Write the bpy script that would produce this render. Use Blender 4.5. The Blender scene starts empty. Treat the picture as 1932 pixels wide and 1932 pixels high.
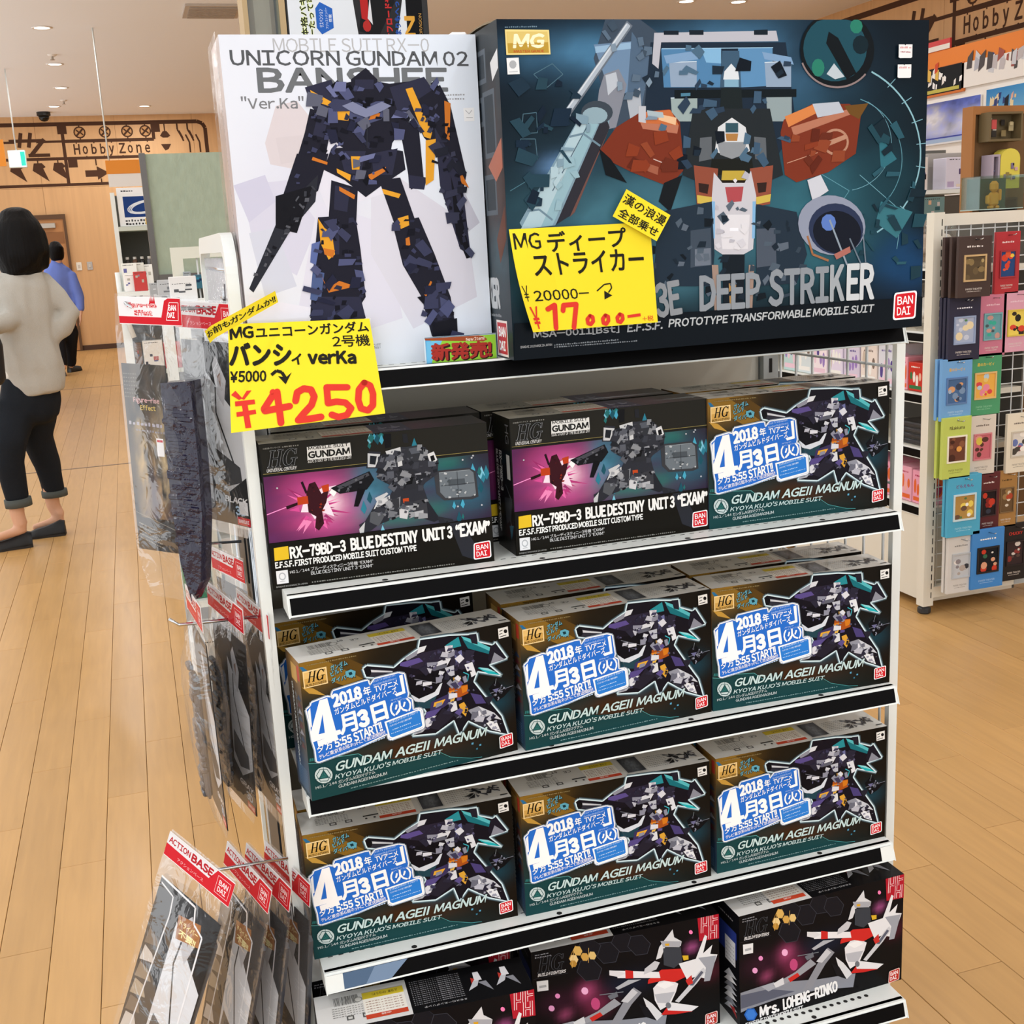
import bpy, math, random
from math import sin, cos, pi, radians
from mathutils import Vector, Matrix, noise
C = bpy.context
SC = C.scene
COL = SC.collection
rnd = random.Random(7)
# ------------------------------------------------------------------ camera, world, exposure
cam = bpy.data.cameras.new('camera')
cam.sensor_width = 36.0
cam.lens = 2212.74 / 1932 * 36.0
cam.clip_start = 0.02
cam.clip_end = 200
co = bpy.data.objects.new('camera', cam)
COL.objects.link(co)
R_, U_, F_ = ((0.950174, -0.307358, -0.051957), (0.118037, 0.200498, 0.972557), (0.288507, 0.930232, -0.226787))
co.matrix_world = Matrix(((R_[0], U_[0], -F_[0], 0), (R_[1], U_[1], -F_[1], 0), (R_[2], U_[2], -F_[2], 1.42), (0, 0, 0, 1)))
SC.camera = co
w = bpy.data.worlds.new('store_ambient')
SC.world = w
w.use_nodes = True
w.node_tree.nodes['Background'].inputs[0].default_value = (0.97, 0.985, 1.0, 1)
w.node_tree.nodes['Background'].inputs[1].default_value = 1.7
SC.view_settings.view_transform = 'Standard'
SC.view_settings.look = 'None'
SC.view_settings.exposure = -0.23
SC.view_settings.gamma = 1.0
SC.view_settings.use_curve_mapping = False
SC.cycles.use_denoising = True
LIGHT_W = 11.5          # watts of one ceiling downlight
H_C = 3.66              # ceiling height
# ------------------------------------------------------------------ colours and materials
def lin(h):
    o = []
    for i in (0, 2, 4):
        c = int(h[i:i + 2], 16) / 255
        o.append(c / 12.92 if c <= 0.04045 else ((c + 0.055) / 1.055) ** 2.4)
    return o
MATS = {}
def mat(name, col='808080', rough=0.5, metal=0.0, spec=0.4, bump=0.0, bscale=40.0, bstretch=(1, 1, 1), emit=0.0, vary=0.0, vscale=6.0):
    if name in MATS: return MATS[name]
    m = bpy.data.materials.new(name); m.use_nodes = True
    nt = m.node_tree; b = nt.nodes['Principled BSDF']
    c = lin(col) + [1]
    b.inputs['Base Color'].default_value = c
    b.inputs['Roughness'].default_value = rough
    b.inputs['Metallic'].default_value = metal
    b.inputs['Specular IOR Level'].default_value = spec
    if emit:
        b.inputs['Emission Color'].default_value = c
        b.inputs['Emission Strength'].default_value = emit
    if bump or vary:
        tc = nt.nodes.new('ShaderNodeTexCoord'); mp = nt.nodes.new('ShaderNodeMapping')
        mp.inputs['Scale'].default_value = bstretch
        nt.links.new(tc.outputs['Object'], mp.inputs[0])
        nz = nt.nodes.new('ShaderNodeTexNoise'); nz.inputs['Scale'].default_value = bscale if bump else vscale; nz.inputs['Detail'].default_value = 4
        nt.links.new(mp.outputs[0], nz.inputs['Vector'])
        if bump:
            bp = nt.nodes.new('ShaderNodeBump'); bp.inputs['Strength'].default_value = bump; bp.inputs['Distance'].default_value = 0.01
            nt.links.new(nz.outputs[0], bp.inputs['Height']); nt.links.new(bp.outputs[0], b.inputs['Normal'])
        if vary:
            mx = nt.nodes.new('ShaderNodeMix'); mx.data_type = 'RGBA'
            mx.inputs['A'].default_value = [v * (1 - vary) for v in c[:3]] + [1]; mx.inputs['B'].default_value = [min(1, v * (1 + vary)) for v in c[:3]] + [1]
            nt.links.new(nz.outputs[0], mx.inputs['Factor']); nt.links.new(mx.outputs['Result'], b.inputs['Base Color'])
    MATS[name] = m
    return m
def print_mat(name, rough, spec=0.45):
    m = bpy.data.materials.new(name); m.use_nodes = True
    nt = m.node_tree; b = nt.nodes['Principled BSDF']
    a = nt.nodes.new('ShaderNodeAttribute'); a.attribute_name = 'ink'
    nt.links.new(a.outputs['Color'], b.inputs['Base Color'])
    b.inputs['Roughness'].default_value = rough; b.inputs['Specular IOR Level'].default_value = spec
    return m
INK = print_mat('printed_gloss_card', 0.28, 0.07)
INKM = print_mat('printed_matt_paper', 0.75, 0.2)
def film_mat(name, base=0.10, rough=0.12, tint='ffffff', bump=0.35, bscale=22):
    m = bpy.data.materials.new(name); m.use_nodes = True
    nt = m.node_tree; nt.nodes.remove(nt.nodes['Principled BSDF']); out = nt.nodes['Material Output']
    tr = nt.nodes.new('ShaderNodeBsdfTransparent'); tr.inputs[0].default_value = lin(tint) + [1]
    gl = nt.nodes.new('ShaderNodeBsdfGlossy'); gl.inputs['Roughness'].default_value = rough
    df = nt.nodes.new('ShaderNodeBsdfDiffuse'); df.inputs[0].default_value = (0.8, 0.8, 0.82, 1)
    m0 = nt.nodes.new('ShaderNodeMixShader'); m0.inputs[0].default_value = 0.15
    nt.links.new(gl.outputs[0], m0.inputs[1]); nt.links.new(df.outputs[0], m0.inputs[2])
    lw = nt.nodes.new('ShaderNodeLayerWeight'); lw.inputs[0].default_value = 0.25
    mt = nt.nodes.new('ShaderNodeMath'); mt.operation = 'MULTIPLY_ADD'; mt.inputs[1].default_value = 0.22; mt.inputs[2].default_value = base
    nt.links.new(lw.outputs['Fresnel'], mt.inputs[0])
    mx = nt.nodes.new('ShaderNodeMixShader')
    nt.links.new(mt.outputs[0], mx.inputs[0]); nt.links.new(tr.outputs[0], mx.inputs[1]); nt.links.new(m0.outputs[0], mx.inputs[2])
    if bump:
        tc = nt.nodes.new('ShaderNodeTexCoord'); nz = nt.nodes.new('ShaderNodeTexNoise'); nz.inputs['Scale'].default_value = bscale; nz.inputs['Detail'].default_value = 3; nz.inputs['Distortion'].default_value = 1.2
        bp = nt.nodes.new('ShaderNodeBump'); bp.inputs['Strength'].default_value = bump; bp.inputs['Distance'].default_value = 0.02
        nt.links.new(tc.outputs['Object'], nz.inputs['Vector']); nt.links.new(nz.outputs[0], bp.inputs['Height'])
        for n in (gl, df, lw): nt.links.new(bp.outputs[0], n.inputs['Normal'])
    nt.links.new(mx.outputs[0], out.inputs[0])
    return m
FILM = film_mat('clear_bag_film', 0.03, bump=.22)
ACRYL = film_mat('clear_acrylic', 0.05, 0.05, 'eaf4f2', 0)
WHITE = mat('white_enamel', 'e6ebe8', 0.35, spec=0.4)
GREYM = mat('grey_enamel', 'a9b0b2', 0.4)
CHROME = mat('chrome_wire', 'c8ccd0', 0.16, 1.0)
BLACKS = mat('black_label_strip', '060607', 0.4, spec=0.06)
DARKM = mat('dark_steel', '3a3c3e', 0.45, 0.3)
KRAFT = mat('kraft_card', '8a7a62', 0.8)
# ------------------------------------------------------------------ objects
def obj(name, me, parent=None, **kw):
    o = bpy.data.objects.new(name, me); COL.objects.link(o)
    if parent: o.parent = parent
    for k, v in kw.items(): o[k] = v
    return o
def thing(name, label, cat, loc=(0, 0, 0), rz=0.0, group=None, rot=None):
    o = bpy.data.objects.new(name, None); COL.objects.link(o); o.empty_display_size = 0.05
    o.location = loc; o.rotation_euler = rot or (0, 0, rz)
    o['label'] = label; o['category'] = cat
    if group: o['group'] = group
    return o
def dup(o, loc=None, rz=None, label=None, parent=None):
    c = o.copy(); COL.objects.link(c)
    if parent: c.parent = parent
    if loc is not None: c.location = loc
    if rz is not None: c.rotation_euler = (0, 0, rz)
    if label: c['label'] = label
    for ch in list(o.children): dup(ch, parent=c)
    return c
class MB:
    def __init__(s): s.v = []; s.f = []; s.m = []; s.k = 0
    def add(s, vs, fs):
        n = len(s.v); s.v += [tuple(p) for p in vs]
        for f in fs: s.f.append([n + i for i in f]); s.m.append(s.k)
        return s
    def quad(s, *p): return s.add(p, [list(range(len(p)))])
    def box(s, x0, y0, z0, x1, y1, z1):
        return s.add([(x0, y0, z0), (x1, y0, z0), (x1, y1, z0), (x0, y1, z0), (x0, y0, z1), (x1, y0, z1), (x1, y1, z1), (x0, y1, z1)],
                     [(0, 3, 2, 1), (4, 5, 6, 7), (0, 1, 5, 4), (1, 2, 6, 5), (2, 3, 7, 6), (3, 0, 4, 7)])
    def cbox(s, x0, y0, z0, x1, y1, z1, c):      # box with chamfered edges
        P = []; F = []
        lo = (x0, y0, z0); hi = (x1, y1, z1)
        idx = {}
        for sx in (0, 1):
            for sy in (0, 1):
                for sz in (0, 1):
                    b = [(lo, hi)[q][i] for i, q in enumerate((sx, sy, sz))]
                    for a in range(3):
                        p = list(b)
                        for i, q in enumerate((sx, sy, sz)):
                            if i != a: p[i] += c if q == 0 else -c
                        idx[(sx, sy, sz, a)] = len(P); P.append(p)
        for a in range(3):
            u, v = [(1, 2), (2, 0), (0, 1)][a]
            for q in (0, 1):
                k = []
                for bu, bv in ((0, 0), (1, 0), (1, 1), (0, 1)):
                    t = [0, 0, 0]; t[a] = q; t[u] = bu; t[v] = bv; k.append(idx[(*t, a)])
                F.append(k if q else k[::-1])
        for a in range(3):
            u, v = [(1, 2), (2, 0), (0, 1)][a]
            for bu in (0, 1):
                for bv in (0, 1):
                    t0 = [0, 0, 0]; t0[u] = bu; t0[v] = bv; t1 = list(t0); t1[a] = 1
                    F.append([idx[(*t0, u)], idx[(*t1, u)], idx[(*t1, v)], idx[(*t0, v)]])
        for sx in (0, 1):
            for sy in (0, 1):
                for sz in (0, 1): F.append([idx[(sx, sy, sz, a)] for a in range(3)])
        return s.add(P, F)
    def prism(s, poly, axis, a0, a1):            # poly in the two other axes (cyclic order)
        def mk(p, a):
            if axis == 'x': return (a, p[0], p[1])
            if axis == 'y': return (p[0], a, p[1])
            return (p[0], p[1], a)
        n = len(poly)
        return s.add([mk(p, a0) for p in poly] + [mk(p, a1) for p in poly],
                     [list(range(n))[::-1], list(range(n, 2 * n))] + [(i, (i + 1) % n, n + (i + 1) % n, n + i) for i in range(n)])
    def tube(s, pts, r, n=6, cap=True):
        pts = [Vector(p) for p in pts]; rs = r if isinstance(r, (list, tuple)) else [r] * len(pts)
        V = []; up = None
        for i, p in enumerate(pts):
            t = (pts[min(i + 1, len(pts) - 1)] - pts[max(i - 1, 0)]).normalized()
            if up is None: up = Vector((0, 0, 1)) if abs(t.z) < .9 else Vector((0, 1, 0))
            a = t.cross(up).normalized(); b = a.cross(t).normalized(); up = b
            for k in range(n):
                q = 2 * pi * k / n; V.append(p + (a * cos(q) + b * sin(q)) * rs[i])
        F = []
        for i in range(len(pts) - 1):
            for k in range(n): F.append((i * n + k, i * n + (k + 1) % n, (i + 1) * n + (k + 1) % n, (i + 1) * n + k))
        if cap: F.append(list(range(n))[::-1]); F.append([(len(pts) - 1) * n + k for k in range(n)])
        return s.add(V, F)
    def lathe(s, prof, n=16, c=(0, 0, 0), cap=True):
        V = []
        for r, z in prof:
            for k in range(n): a = 2 * pi * k / n; V.append((c[0] + r * cos(a), c[1] + r * sin(a), c[2] + z))
        F = []
        for i in range(len(prof) - 1):
            for k in range(n): F.append((i * n + k, i * n + (k + 1) % n, (i + 1) * n + (k + 1) % n, (i + 1) * n + k))
        if cap: F.append(list(range(n))[::-1]); F.append([(len(prof) - 1) * n + k for k in range(n)])
        return s.add(V, F)
    def disc(s, c, r, n=10, axis='z'):
        P = []
        for k in range(n):
            a = 2 * pi * k / n
            P.append((c[0] + r * cos(a), c[1] + r * sin(a), c[2]) if axis == 'z' else (c[0] + r * cos(a), c[1], c[2] + r * sin(a)))
        return s.add(P, [list(range(n))])
    def mesh(s, name, mats, smooth=False):
        me = bpy.data.meshes.new(name); me.from_pydata(s.v, [], s.f)
        for m in (mats if isinstance(mats, (list, tuple)) else [mats]): me.materials.append(m)
        me.polygons.foreach_set('material_index', s.m)
        if smooth: me.polygons.foreach_set('use_smooth', [True] * len(s.f))
        me.update(); return me
    def build(s, name, mats, parent=None, smooth=False, **kw): return obj(name, s.mesh(name, mats, smooth), parent, **kw)
# ------------------------------------------------------------------ flat print: polygons, lines, lettering with ink colours
TXT = {}
def raw_glyphs(t, bold):
    cu = bpy.data.curves.new('lettering', 'FONT'); cu.body = t; cu.resolution_u = 2; cu.offset = bold; cu.fill_mode = 'FRONT'
    o = bpy.data.objects.new('lettering', cu); COL.objects.link(o); C.view_layer.update()
    me = bpy.data.meshes.new_from_object(o.evaluated_get(C.evaluated_depsgraph_get()))
    V = [(v.co.x, v.co.y) for v in me.vertices]; F = [list(p.vertices) for p in me.polygons]
    bpy.data.objects.remove(o); bpy.data.curves.remove(cu); bpy.data.meshes.remove(me)
    return V, F
GLY = {}
def text_mesh(t, bold):
    """Latin set from the grotesque full-width glyphs, packed by their own widths; Japanese in its normal setting"""
    if (t, bold) in TXT: return TXT[(t, bold)]
    if all(ord(ch) > 0x2fff or ch in ' ⚠' for ch in t): V, F = raw_glyphs(t, bold)
    else:
        V = []; F = []; x = 0; prev = ' '
        for ch in t:
            if ch == ' ': x += .2; prev = ' '; continue
            cc = chr(ord(ch) + 0xFEE0) if 33 <= ord(ch) <= 126 else {'¥': '￥'}.get(ch, ch)
            if (cc, bold) not in GLY: GLY[(cc, bold)] = raw_glyphs(cc, bold)
            v, f = GLY[(cc, bold)]
            if not v: continue
            lo = min(p[0] for p in v); n = len(V); gap = .075 if ord(ch) < 127 else .07
            if prev in 'ATVYLFPKX' and ch in 'ATVYWJOCG' and (prev in 'A' or ch in 'AJ' or prev in 'LKXT'): gap -= .085 if 'A' in (prev, ch) and prev != 'O' else .05
            elif 'A' in (prev, ch): gap -= .045
            x += gap if V else 0; prev = ch
            V += [(p[0] - lo + x, p[1]) for p in v]; F += [[n + i for i in q] for q in f]
            x += max(p[0] for p in v) - lo
    xs = [p[0] for p in V] or [0, 1]; ys = [p[1] for p in V] or [0, 1]
    TXT[(t, bold)] = (V, F, min(xs), max(xs), min(ys), max(ys))
    return TXT[(t, bold)]
class Print:
    def __init__(s, place, step=8e-6): s.v = []; s.f = []; s.c = []; s.place = place; s.k = 1; s.step = step
    def face_set(s, V, F, cols):
        n = len(s.v); d = s.k * s.step; s.k += 1
        s.v += [s.place(x, y, d) for x, y in V]
        for f, c in zip(F, cols): s.f.append([n + i for i in f]); s.c.append(c)
    def grid(s, q, spec):   # q: 4 corners TL TR BR BL flat list; spec: [nx, ny, corner colours, blobs, noise]
        nx, ny, cc, blobs, na = spec
        cc = [Vector(lin(c)) for c in cc]; bl = [(b[0], b[1], b[2], b[3], Vector(lin(b[4])), b[5]) for b in blobs]
        V = []; K = []
        for j in range(ny + 1):
            v = j / ny
            for i in range(nx + 1):
                u = i / nx
                x = (q[0] * (1 - u) + q[2] * u) * v + (q[6] * (1 - u) + q[4] * u) * (1 - v)
                y = (q[1] * (1 - u) + q[3] * u) * v + (q[7] * (1 - u) + q[5] * u) * (1 - v)
                V.append((x, y))
                c = (cc[0] * (1 - u) + cc[1] * u) * v + (cc[3] * (1 - u) + cc[2] * u) * (1 - v)
                nz = noise.fractal((u * 7, v * 7, nx * .37), 1.0, 2.0, 4) if na else 0
                for bu, bv, ru, rv, bc, st in bl:
                    e = ((u - bu) / ru) ** 2 + ((v - bv) / rv) ** 2 + nz * na * 3
                    k = st * math.exp(-max(e, 0)); c = c * (1 - k) + bc * k
                c = c * (1 + na * nz)
                K.append(c)
        F = [(j * (nx + 1) + i, j * (nx + 1) + i + 1, (j + 1) * (nx + 1) + i + 1, (j + 1) * (nx + 1) + i) for j in range(ny) for i in range(nx)]
        s.face_set(V, F, [[K[i] for i in f] for f in F])
    def poly(s, c, p):
        P = []
        for i in range(0, len(p), 2):
            if not P or abs(P[-1][0] - p[i]) + abs(P[-1][1] - p[i + 1]) > 1e-6: P.append((p[i], p[i + 1]))
        if len(P) > 2: s.face_set(P, [list(range(len(P)))], [lin(c)])
    def line(s, c, wd, p):
        P = [Vector((p[i], p[i + 1])) for i in range(0, len(p), 2)]
        V = []; F = []
        for a, b in zip(P, P[1:]):
            d = b - a
            if d.length < 1e-6: continue
            n = Vector((-d.y, d.x)).normalized() * wd / 2; k = len(V)
            V += [a + n, b + n, b - n, a - n]; F.append((k, k + 1, k + 2, k + 3))
        if F: s.face_set(V, F, [lin(c)] * len(F))
    def brush(s, c, wd, p):      # marker stroke with round joints
        s.line(c, wd, p)
        for i in range(0, len(p), 2): s.ell(c, p[i], p[i + 1], wd / 2, wd / 2, 10); s.k -= 1
        s.k += 1
    def rect(s, c, x0, y0, x1, y1): s.poly(c, [x0, y0, x1, y0, x1, y1, x0, y1])
    def ell(s, c, x, y, rx, ry, n=14):
        p = []
        for k in range(n): p += [x + rx * cos(2 * pi * k / n), y + ry * sin(2 * pi * k / n)]
        s.poly(c, p)
    def text(s, t, c, x, y, w_, h_, rot=0, bold=0, sh=0):
        cjk = any(ord(ch) > 0x2fff for ch in t)
        V, F, a, b, lo, hi = text_mesh(t, 0 if cjk else min(max(bold, 0), .012))
        g = max(0, bold - (0 if cjk else .012)) * h_ * (.95 if cjk else 1.15); g = min(g, w_ * .2)
        sx = (w_ - 2 * g) / max(b - a, 1e-6); sy = (h_ - 2 * g) / max(hi - lo, 1e-6)
        r = radians(rot); cr, sr = cos(r), sin(r)
        offs = [(0, 0)] if g <= 0 else [(g * cos(q * pi / 3 + .5), g * sin(q * pi / 3 + .5)) for q in range(6)] + ([(0, 0)] if g > .06 * h_ else [])
        for ox, oy in offs:
            o = []
            for px, py in V:
                yy = g + (py - lo) * sy + oy; xx = g + (px - a) * sx + ox + sh * (yy - h_ * .3)
                o.append((x + xx * cr - yy * sr, y + xx * sr + yy * cr))
            s.face_set(o, F, [lin(c)] * len(F)); s.k -= .85
        s.k += .85
    def plates(s, poly, n, cols, lo, hi, seed):   # small random plates inside a polygon
        g = random.Random(seed); P = [(poly[i], poly[i + 1]) for i in range(0, len(poly), 2)]
        xs = [p[0] for p in P]; ys = [p[1] for p in P]; k = 0; tries = 0
        while k < n and tries < n * 20:
            tries += 1; x, y = g.uniform(min(xs), max(xs)), g.uniform(min(ys), max(ys)); ins = False
            for (x1, y1), (x2, y2) in zip(P, P[1:] + P[:1]):
                if (y1 > y) != (y2 > y) and x < (x2 - x1) * (y - y1) / (y2 - y1) + x1: ins = not ins
            if not ins: continue
            q, h_ = g.uniform(lo, hi), g.uniform(lo, hi) * .7; a = g.choice((0, 0, .25, -.3, .9, -.9)); ca, sa = cos(a), sin(a); k += 1
            pts = [(-q / 2, -h_ / 2), (q / 2 * g.uniform(.5, 1), -h_ / 2), (q / 2, h_ / 2 * g.uniform(.2, 1)), (-q / 2 * g.uniform(.3, 1), h_ / 2)]
            s.face_set([(x + u * ca - v * sa, y + u * sa + v * ca) for u, v in pts], [(0, 1, 2, 3)], [lin(g.choice(cols))]); s.k -= .7
        s.k += 1
    def micro(s, c, x, y, x2, y2, h_, n):
        g = random.Random(n * 13 + int(x)); L = math.hypot(x2 - x, y2 - y); ex, ey = (x2 - x) / L, (y2 - y) / L; t = 0; V = []; F = []
        step = L / n
        for k in range(n):
            ln = step * g.uniform(.45, .85); hh = h_ * g.uniform(.6, 1)
            k0 = len(V); bx, by = x + ex * t, y + ey * t
            V += [(bx, by), (bx + ex * ln, by + ey * ln), (bx + ex * ln - ey * hh, by + ey * ln + ex * hh), (bx - ey * hh, by + ex * hh)]
            F.append((k0, k0 + 1, k0 + 2, k0 + 3)); t += step
        s.face_set(V, F, [lin(c)] * n)
    def run(s, items):
        for it in items:
            k = it[0]
            if k == 'P': s.poly(it[1], it[2])
            elif k == 'B': s.brush(it[1], it[2], it[3])
            elif k == 'L': s.line(it[1], it[2], it[3])
            elif k == 'T': s.text(it[1], it[2], *it[3:7], it[7], it[8], it[9])
            elif k == 'M': s.micro(*it[1:])
            elif k == 'R': s.plates(*it[1:])
            elif k == 'G': s.grid(it[1], eval(it[2]))
        return s
    def mesh(s, name, m):
        me = bpy.data.meshes.new(name); me.from_pydata(s.v, [], s.f); me.materials.append(m)
        ca = me.color_attributes.new('ink', 'FLOAT_COLOR', 'CORNER'); buf = []
        for f, c in zip(s.f, s.c):
            if isinstance(c[0], (int, float)): buf += [c[0], c[1], c[2], 1.0] * len(f)
            else:
                for q in c: buf += [q[0], q[1], q[2], 1.0]
        ca.data.foreach_set('color', buf); me.update(); return me
    def build(s, name, m, parent=None, **kw): return obj(name, s.mesh(name, m), parent, **kw)
def front(x, y, d): return (x / 1000, -d, y / 1000)                 # print on a face looking to -Y, origin bottom left
def facing(o, u, v, n):                                            # print on any plane: origin, right, up, outward
    o, u, v, n = Vector(o), Vector(u), Vector(v), Vector(n)
    return lambda x, y, d: o + u * (x / 1000) + v * (y / 1000) + n * d
# ------------------------------------------------------------------ floor: planks along Y
def wood_mat(name, base, var, rough, coat):
    m = bpy.data.materials.new(name); m.use_nodes = True
    nt = m.node_tree; b = nt.nodes['Principled BSDF']; L = nt.links
    oi = nt.nodes.new('ShaderNodeObjectInfo'); ge = nt.nodes.new('ShaderNodeNewGeometry')
    ad = nt.nodes.new('ShaderNodeMath'); ad.operation = 'ADD'; fr = nt.nodes.new('ShaderNodeMath'); fr.operation = 'FRACT'
    L.new(oi.outputs['Random'], ad.inputs[0]); L.new(ge.outputs['Random Per Island'], ad.inputs[1]); L.new(ad.outputs[0], fr.inputs[0])
    mp = nt.nodes.new('ShaderNodeMapping'); mp.inputs['Scale'].default_value = (30, 2.2, 30)
    L.new(ge.outputs['Position'], mp.inputs[0])
    nz = nt.nodes.new('ShaderNodeTexNoise'); nz.inputs['Scale'].default_value = 1.6; nz.inputs['Detail'].default_value = 5; nz.inputs['Distortion'].default_value = .4
    L.new(mp.outputs[0], nz.inputs['Vector'])
    c = lin(base)
    rp = nt.nodes.new('ShaderNodeMix'); rp.data_type = 'RGBA'
    rp.inputs['A'].default_value = [v * (1 - var) for v in c] + [1]; rp.inputs['B'].default_value = [v * (1 + var) for v in c] + [1]
    L.new(fr.outputs[0], rp.inputs['Factor'])
    mx = nt.nodes.new('ShaderNodeMix'); mx.data_type = 'RGBA'; mx.blend_type = 'MULTIPLY'
    mr = nt.nodes.new('ShaderNodeMapRange'); mr.inputs['To Min'].default_value = 0.82; mr.inputs['To Max'].default_value = 1.1
    L.new(nz.outputs[0], mr.inputs[0]); mx.inputs['Factor'].default_value = 1
    L.new(rp.outputs['Result'], mx.inputs['A']); L.new(mr.outputs[0], mx.inputs['B']); L.new(mx.outputs['Result'], b.inputs['Base Color'])
    b.inputs['Roughness'].default_value = rough; b.inputs['Specular IOR Level'].default_value = 0.35
    if coat: b.inputs['Coat Weight'].default_value = coat; b.inputs['Coat Roughness'].default_value = .18
    return m
PLANK = wood_mat('oak_floor_plank', 'c59a60', .06, .42, .2)
fl = MB().box(-3.0, -1.6, -.06, 8, 21, -.004).build('floor', mat('subfloor_dark', '5a3f26', .9), kind='structure')  # dark brown subfloor, visible in the gaps between planks
PW, PL = .105, .96
def plank_rows():
    near = []; far = MB()
    for i in range(-28, 76):
        x = i * PW - .006
        o = ((i * 37) % 11) / 11 * PL
        k = -3
        while k * PL + o < 20.7:
            y = k * PL + o; k += 1
            if y < -1.5 or y > 20.6: continue
            in_view = 1.3 < y + PL and y < 6.2 and abs(x - .3) < 1.9 + y * .12
            (near if in_view and (x < .55 or x > .9) else [None]).append((x, y)) if False else None
            near.append((x, y)) if in_view else far.box(x + .0006, y + .0006, -.004, x + PW - .0006, y + PL - .0006, 0)
    return near, far
near, far = plank_rows()
near.sort(key=lambda p: (p[0] - .05) ** 2 * 2 + (p[1] - 3) ** 2)
pm = MB().cbox(.0006, .0006, -.004, PW - .0006, PL - .0006, 0, .0008).mesh('plank', PLANK)
for i, (x, y) in enumerate(near):
    if i < 290: obj('plank', pm, fl).location = (x, y, 0)
    else: far.box(x + .0006, y + .0006, -.004, x + PW - .0006, y + PL - .0006, 0)
far.build('plank_field', PLANK, fl, kind='stuff')
for y in (8.71, 14.36): MB().box(-3.0, y - .012, 0, 7.8, y + .012, .0015).build('floor_joint_strip', mat('bronze_strip', '6e5a4a', .5), fl)
# ------------------------------------------------------------------ ceiling and walls
ceil = MB().box(-9, -5, H_C, 9.5, 22, H_C + .1).build('ceiling', mat('ceiling_paint', 'fafcff', .9), kind='structure')
def wall_wood(name, base):
    m = mat(name, base, .55); nt = m.node_tree; b = nt.nodes['Principled BSDF']
    g = nt.nodes.new('ShaderNodeNewGeometry'); mp = nt.nodes.new('ShaderNodeMapping'); mp.inputs['Scale'].default_value = (9, 9, .5)
    nz = nt.nodes.new('ShaderNodeTexNoise'); nz.inputs['Scale'].default_value = 2.2; nz.inputs['Detail'].default_value = 5
    mx = nt.nodes.new('ShaderNodeMix'); mx.data_type = 'RGBA'; c = lin(base)
    mx.inputs['A'].default_value = [v * .86 for v in c] + [1]; mx.inputs['B'].default_value = [v * 1.12 for v in c] + [1]
    nt.links.new(g.outputs['Position'], mp.inputs[0]); nt.links.new(mp.outputs[0], nz.inputs['Vector']); nt.links.new(nz.outputs[0], mx.inputs['Factor']); nt.links.new(mx.outputs['Result'], b.inputs['Base Color'])
    return m
WALL = wall_wood('veneer_wall', 'd2a472')
YB, XR = 20.6, 7.8
wb = MB().box(-9, YB, 0, XR, YB + .2, H_C).build('wall_back', mat('wall_core', 'b98d5e', .7), kind='structure')
wr = MB().box(XR, -5, 0, XR + .2, YB + .2, H_C).build('wall_right', mat('wall_core', 'b98d5e', .7), kind='structure')
pv = MB().box(.002, -.012, .08, 1.198, 0, 2.58).mesh('wall_panel', WALL); pv2 = MB().box(.002, -.012, 2.584, 1.198, 0, H_C).mesh('wall_panel', WALL)
for i in range(-7, 7):
    for me in (pv, pv2):
        if i == -1 - 1 + 1 - 0 and False: continue
        o = obj('wall_panel', me, wb); o.location = (i * 1.2 + .1, YB, 0)
pr = MB().box(-.012, .002, .08, 0, 1.198, 2.58).mesh('wall_panel', WALL); pr2 = MB().box(-.012, .002, 2.584, 0, 1.198, H_C).mesh('wall_panel', WALL)
for i in range(4, 18):
    for me in (pr, pr2): o = obj('wall_panel', me, wr); o.location = (XR, i * 1.2 - .6, 0)
MB().box(-9, YB - .03, 0, XR, YB - .012, .08).build('baseboard_back', mat('brown_base', '4a3020', .6), kind='structure')
MB().box(XR - .03, -5, 0, XR - .012, YB - .03, .08).build('baseboard_right', mat('brown_base', '4a3020', .6), kind='structure')
# door in the back wall
d = obj('door_1', MB().box(-1.72, YB - .05, .01, -.86, YB - .02, 2.1).mesh('door_1', mat('door_veneer', 'b07a48', .5)), kind='structure')
fm = MB(); fm.box(-1.79, YB - .07, 0, -1.72, YB - .013, 2.17).box(-.86, YB - .07, 0, -.82, YB - .013, 2.17).box(-1.72, YB - .07, 2.1, -.86, YB - .013, 2.17)
fm.build('door_frame', mat('door_frame_brown', '5a3d22', .5), d)
MB().cbox(-1.32, YB - .11, 1.96, -.98, YB - .05, 2.04, .008).build('door_closer', mat('closer_metal', 'b8b0a4', .4, .6), d)
MB().box(-1.7, YB - .056, 1.72, -.88, YB - .05, 1.9).build('door_sign_panel', mat('door_upper', '8a5a30', .5), d)
for nm, x, c, lb in (('light_switch', -.71, 'e8e0d0', 'pale cream switch plate on the wood wall, left of two'), ('key_switch', -.545, 'b4b0aa', 'grey metal switch plate on the wood wall, right of two')):
    t = thing(nm, lb, 'switch', (x, YB - .012, 1.345))
    MB().cbox(-.042, -.012, -.065, .042, 0, .065, .004).build('cover_plate', mat(nm, c, .4), t)
    MB().cbox(-.016, -.018, -.025, .016, -.012, .025, .002).build('rocker', mat(nm + '_rocker', 'c8beb0', .4), t)
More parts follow.
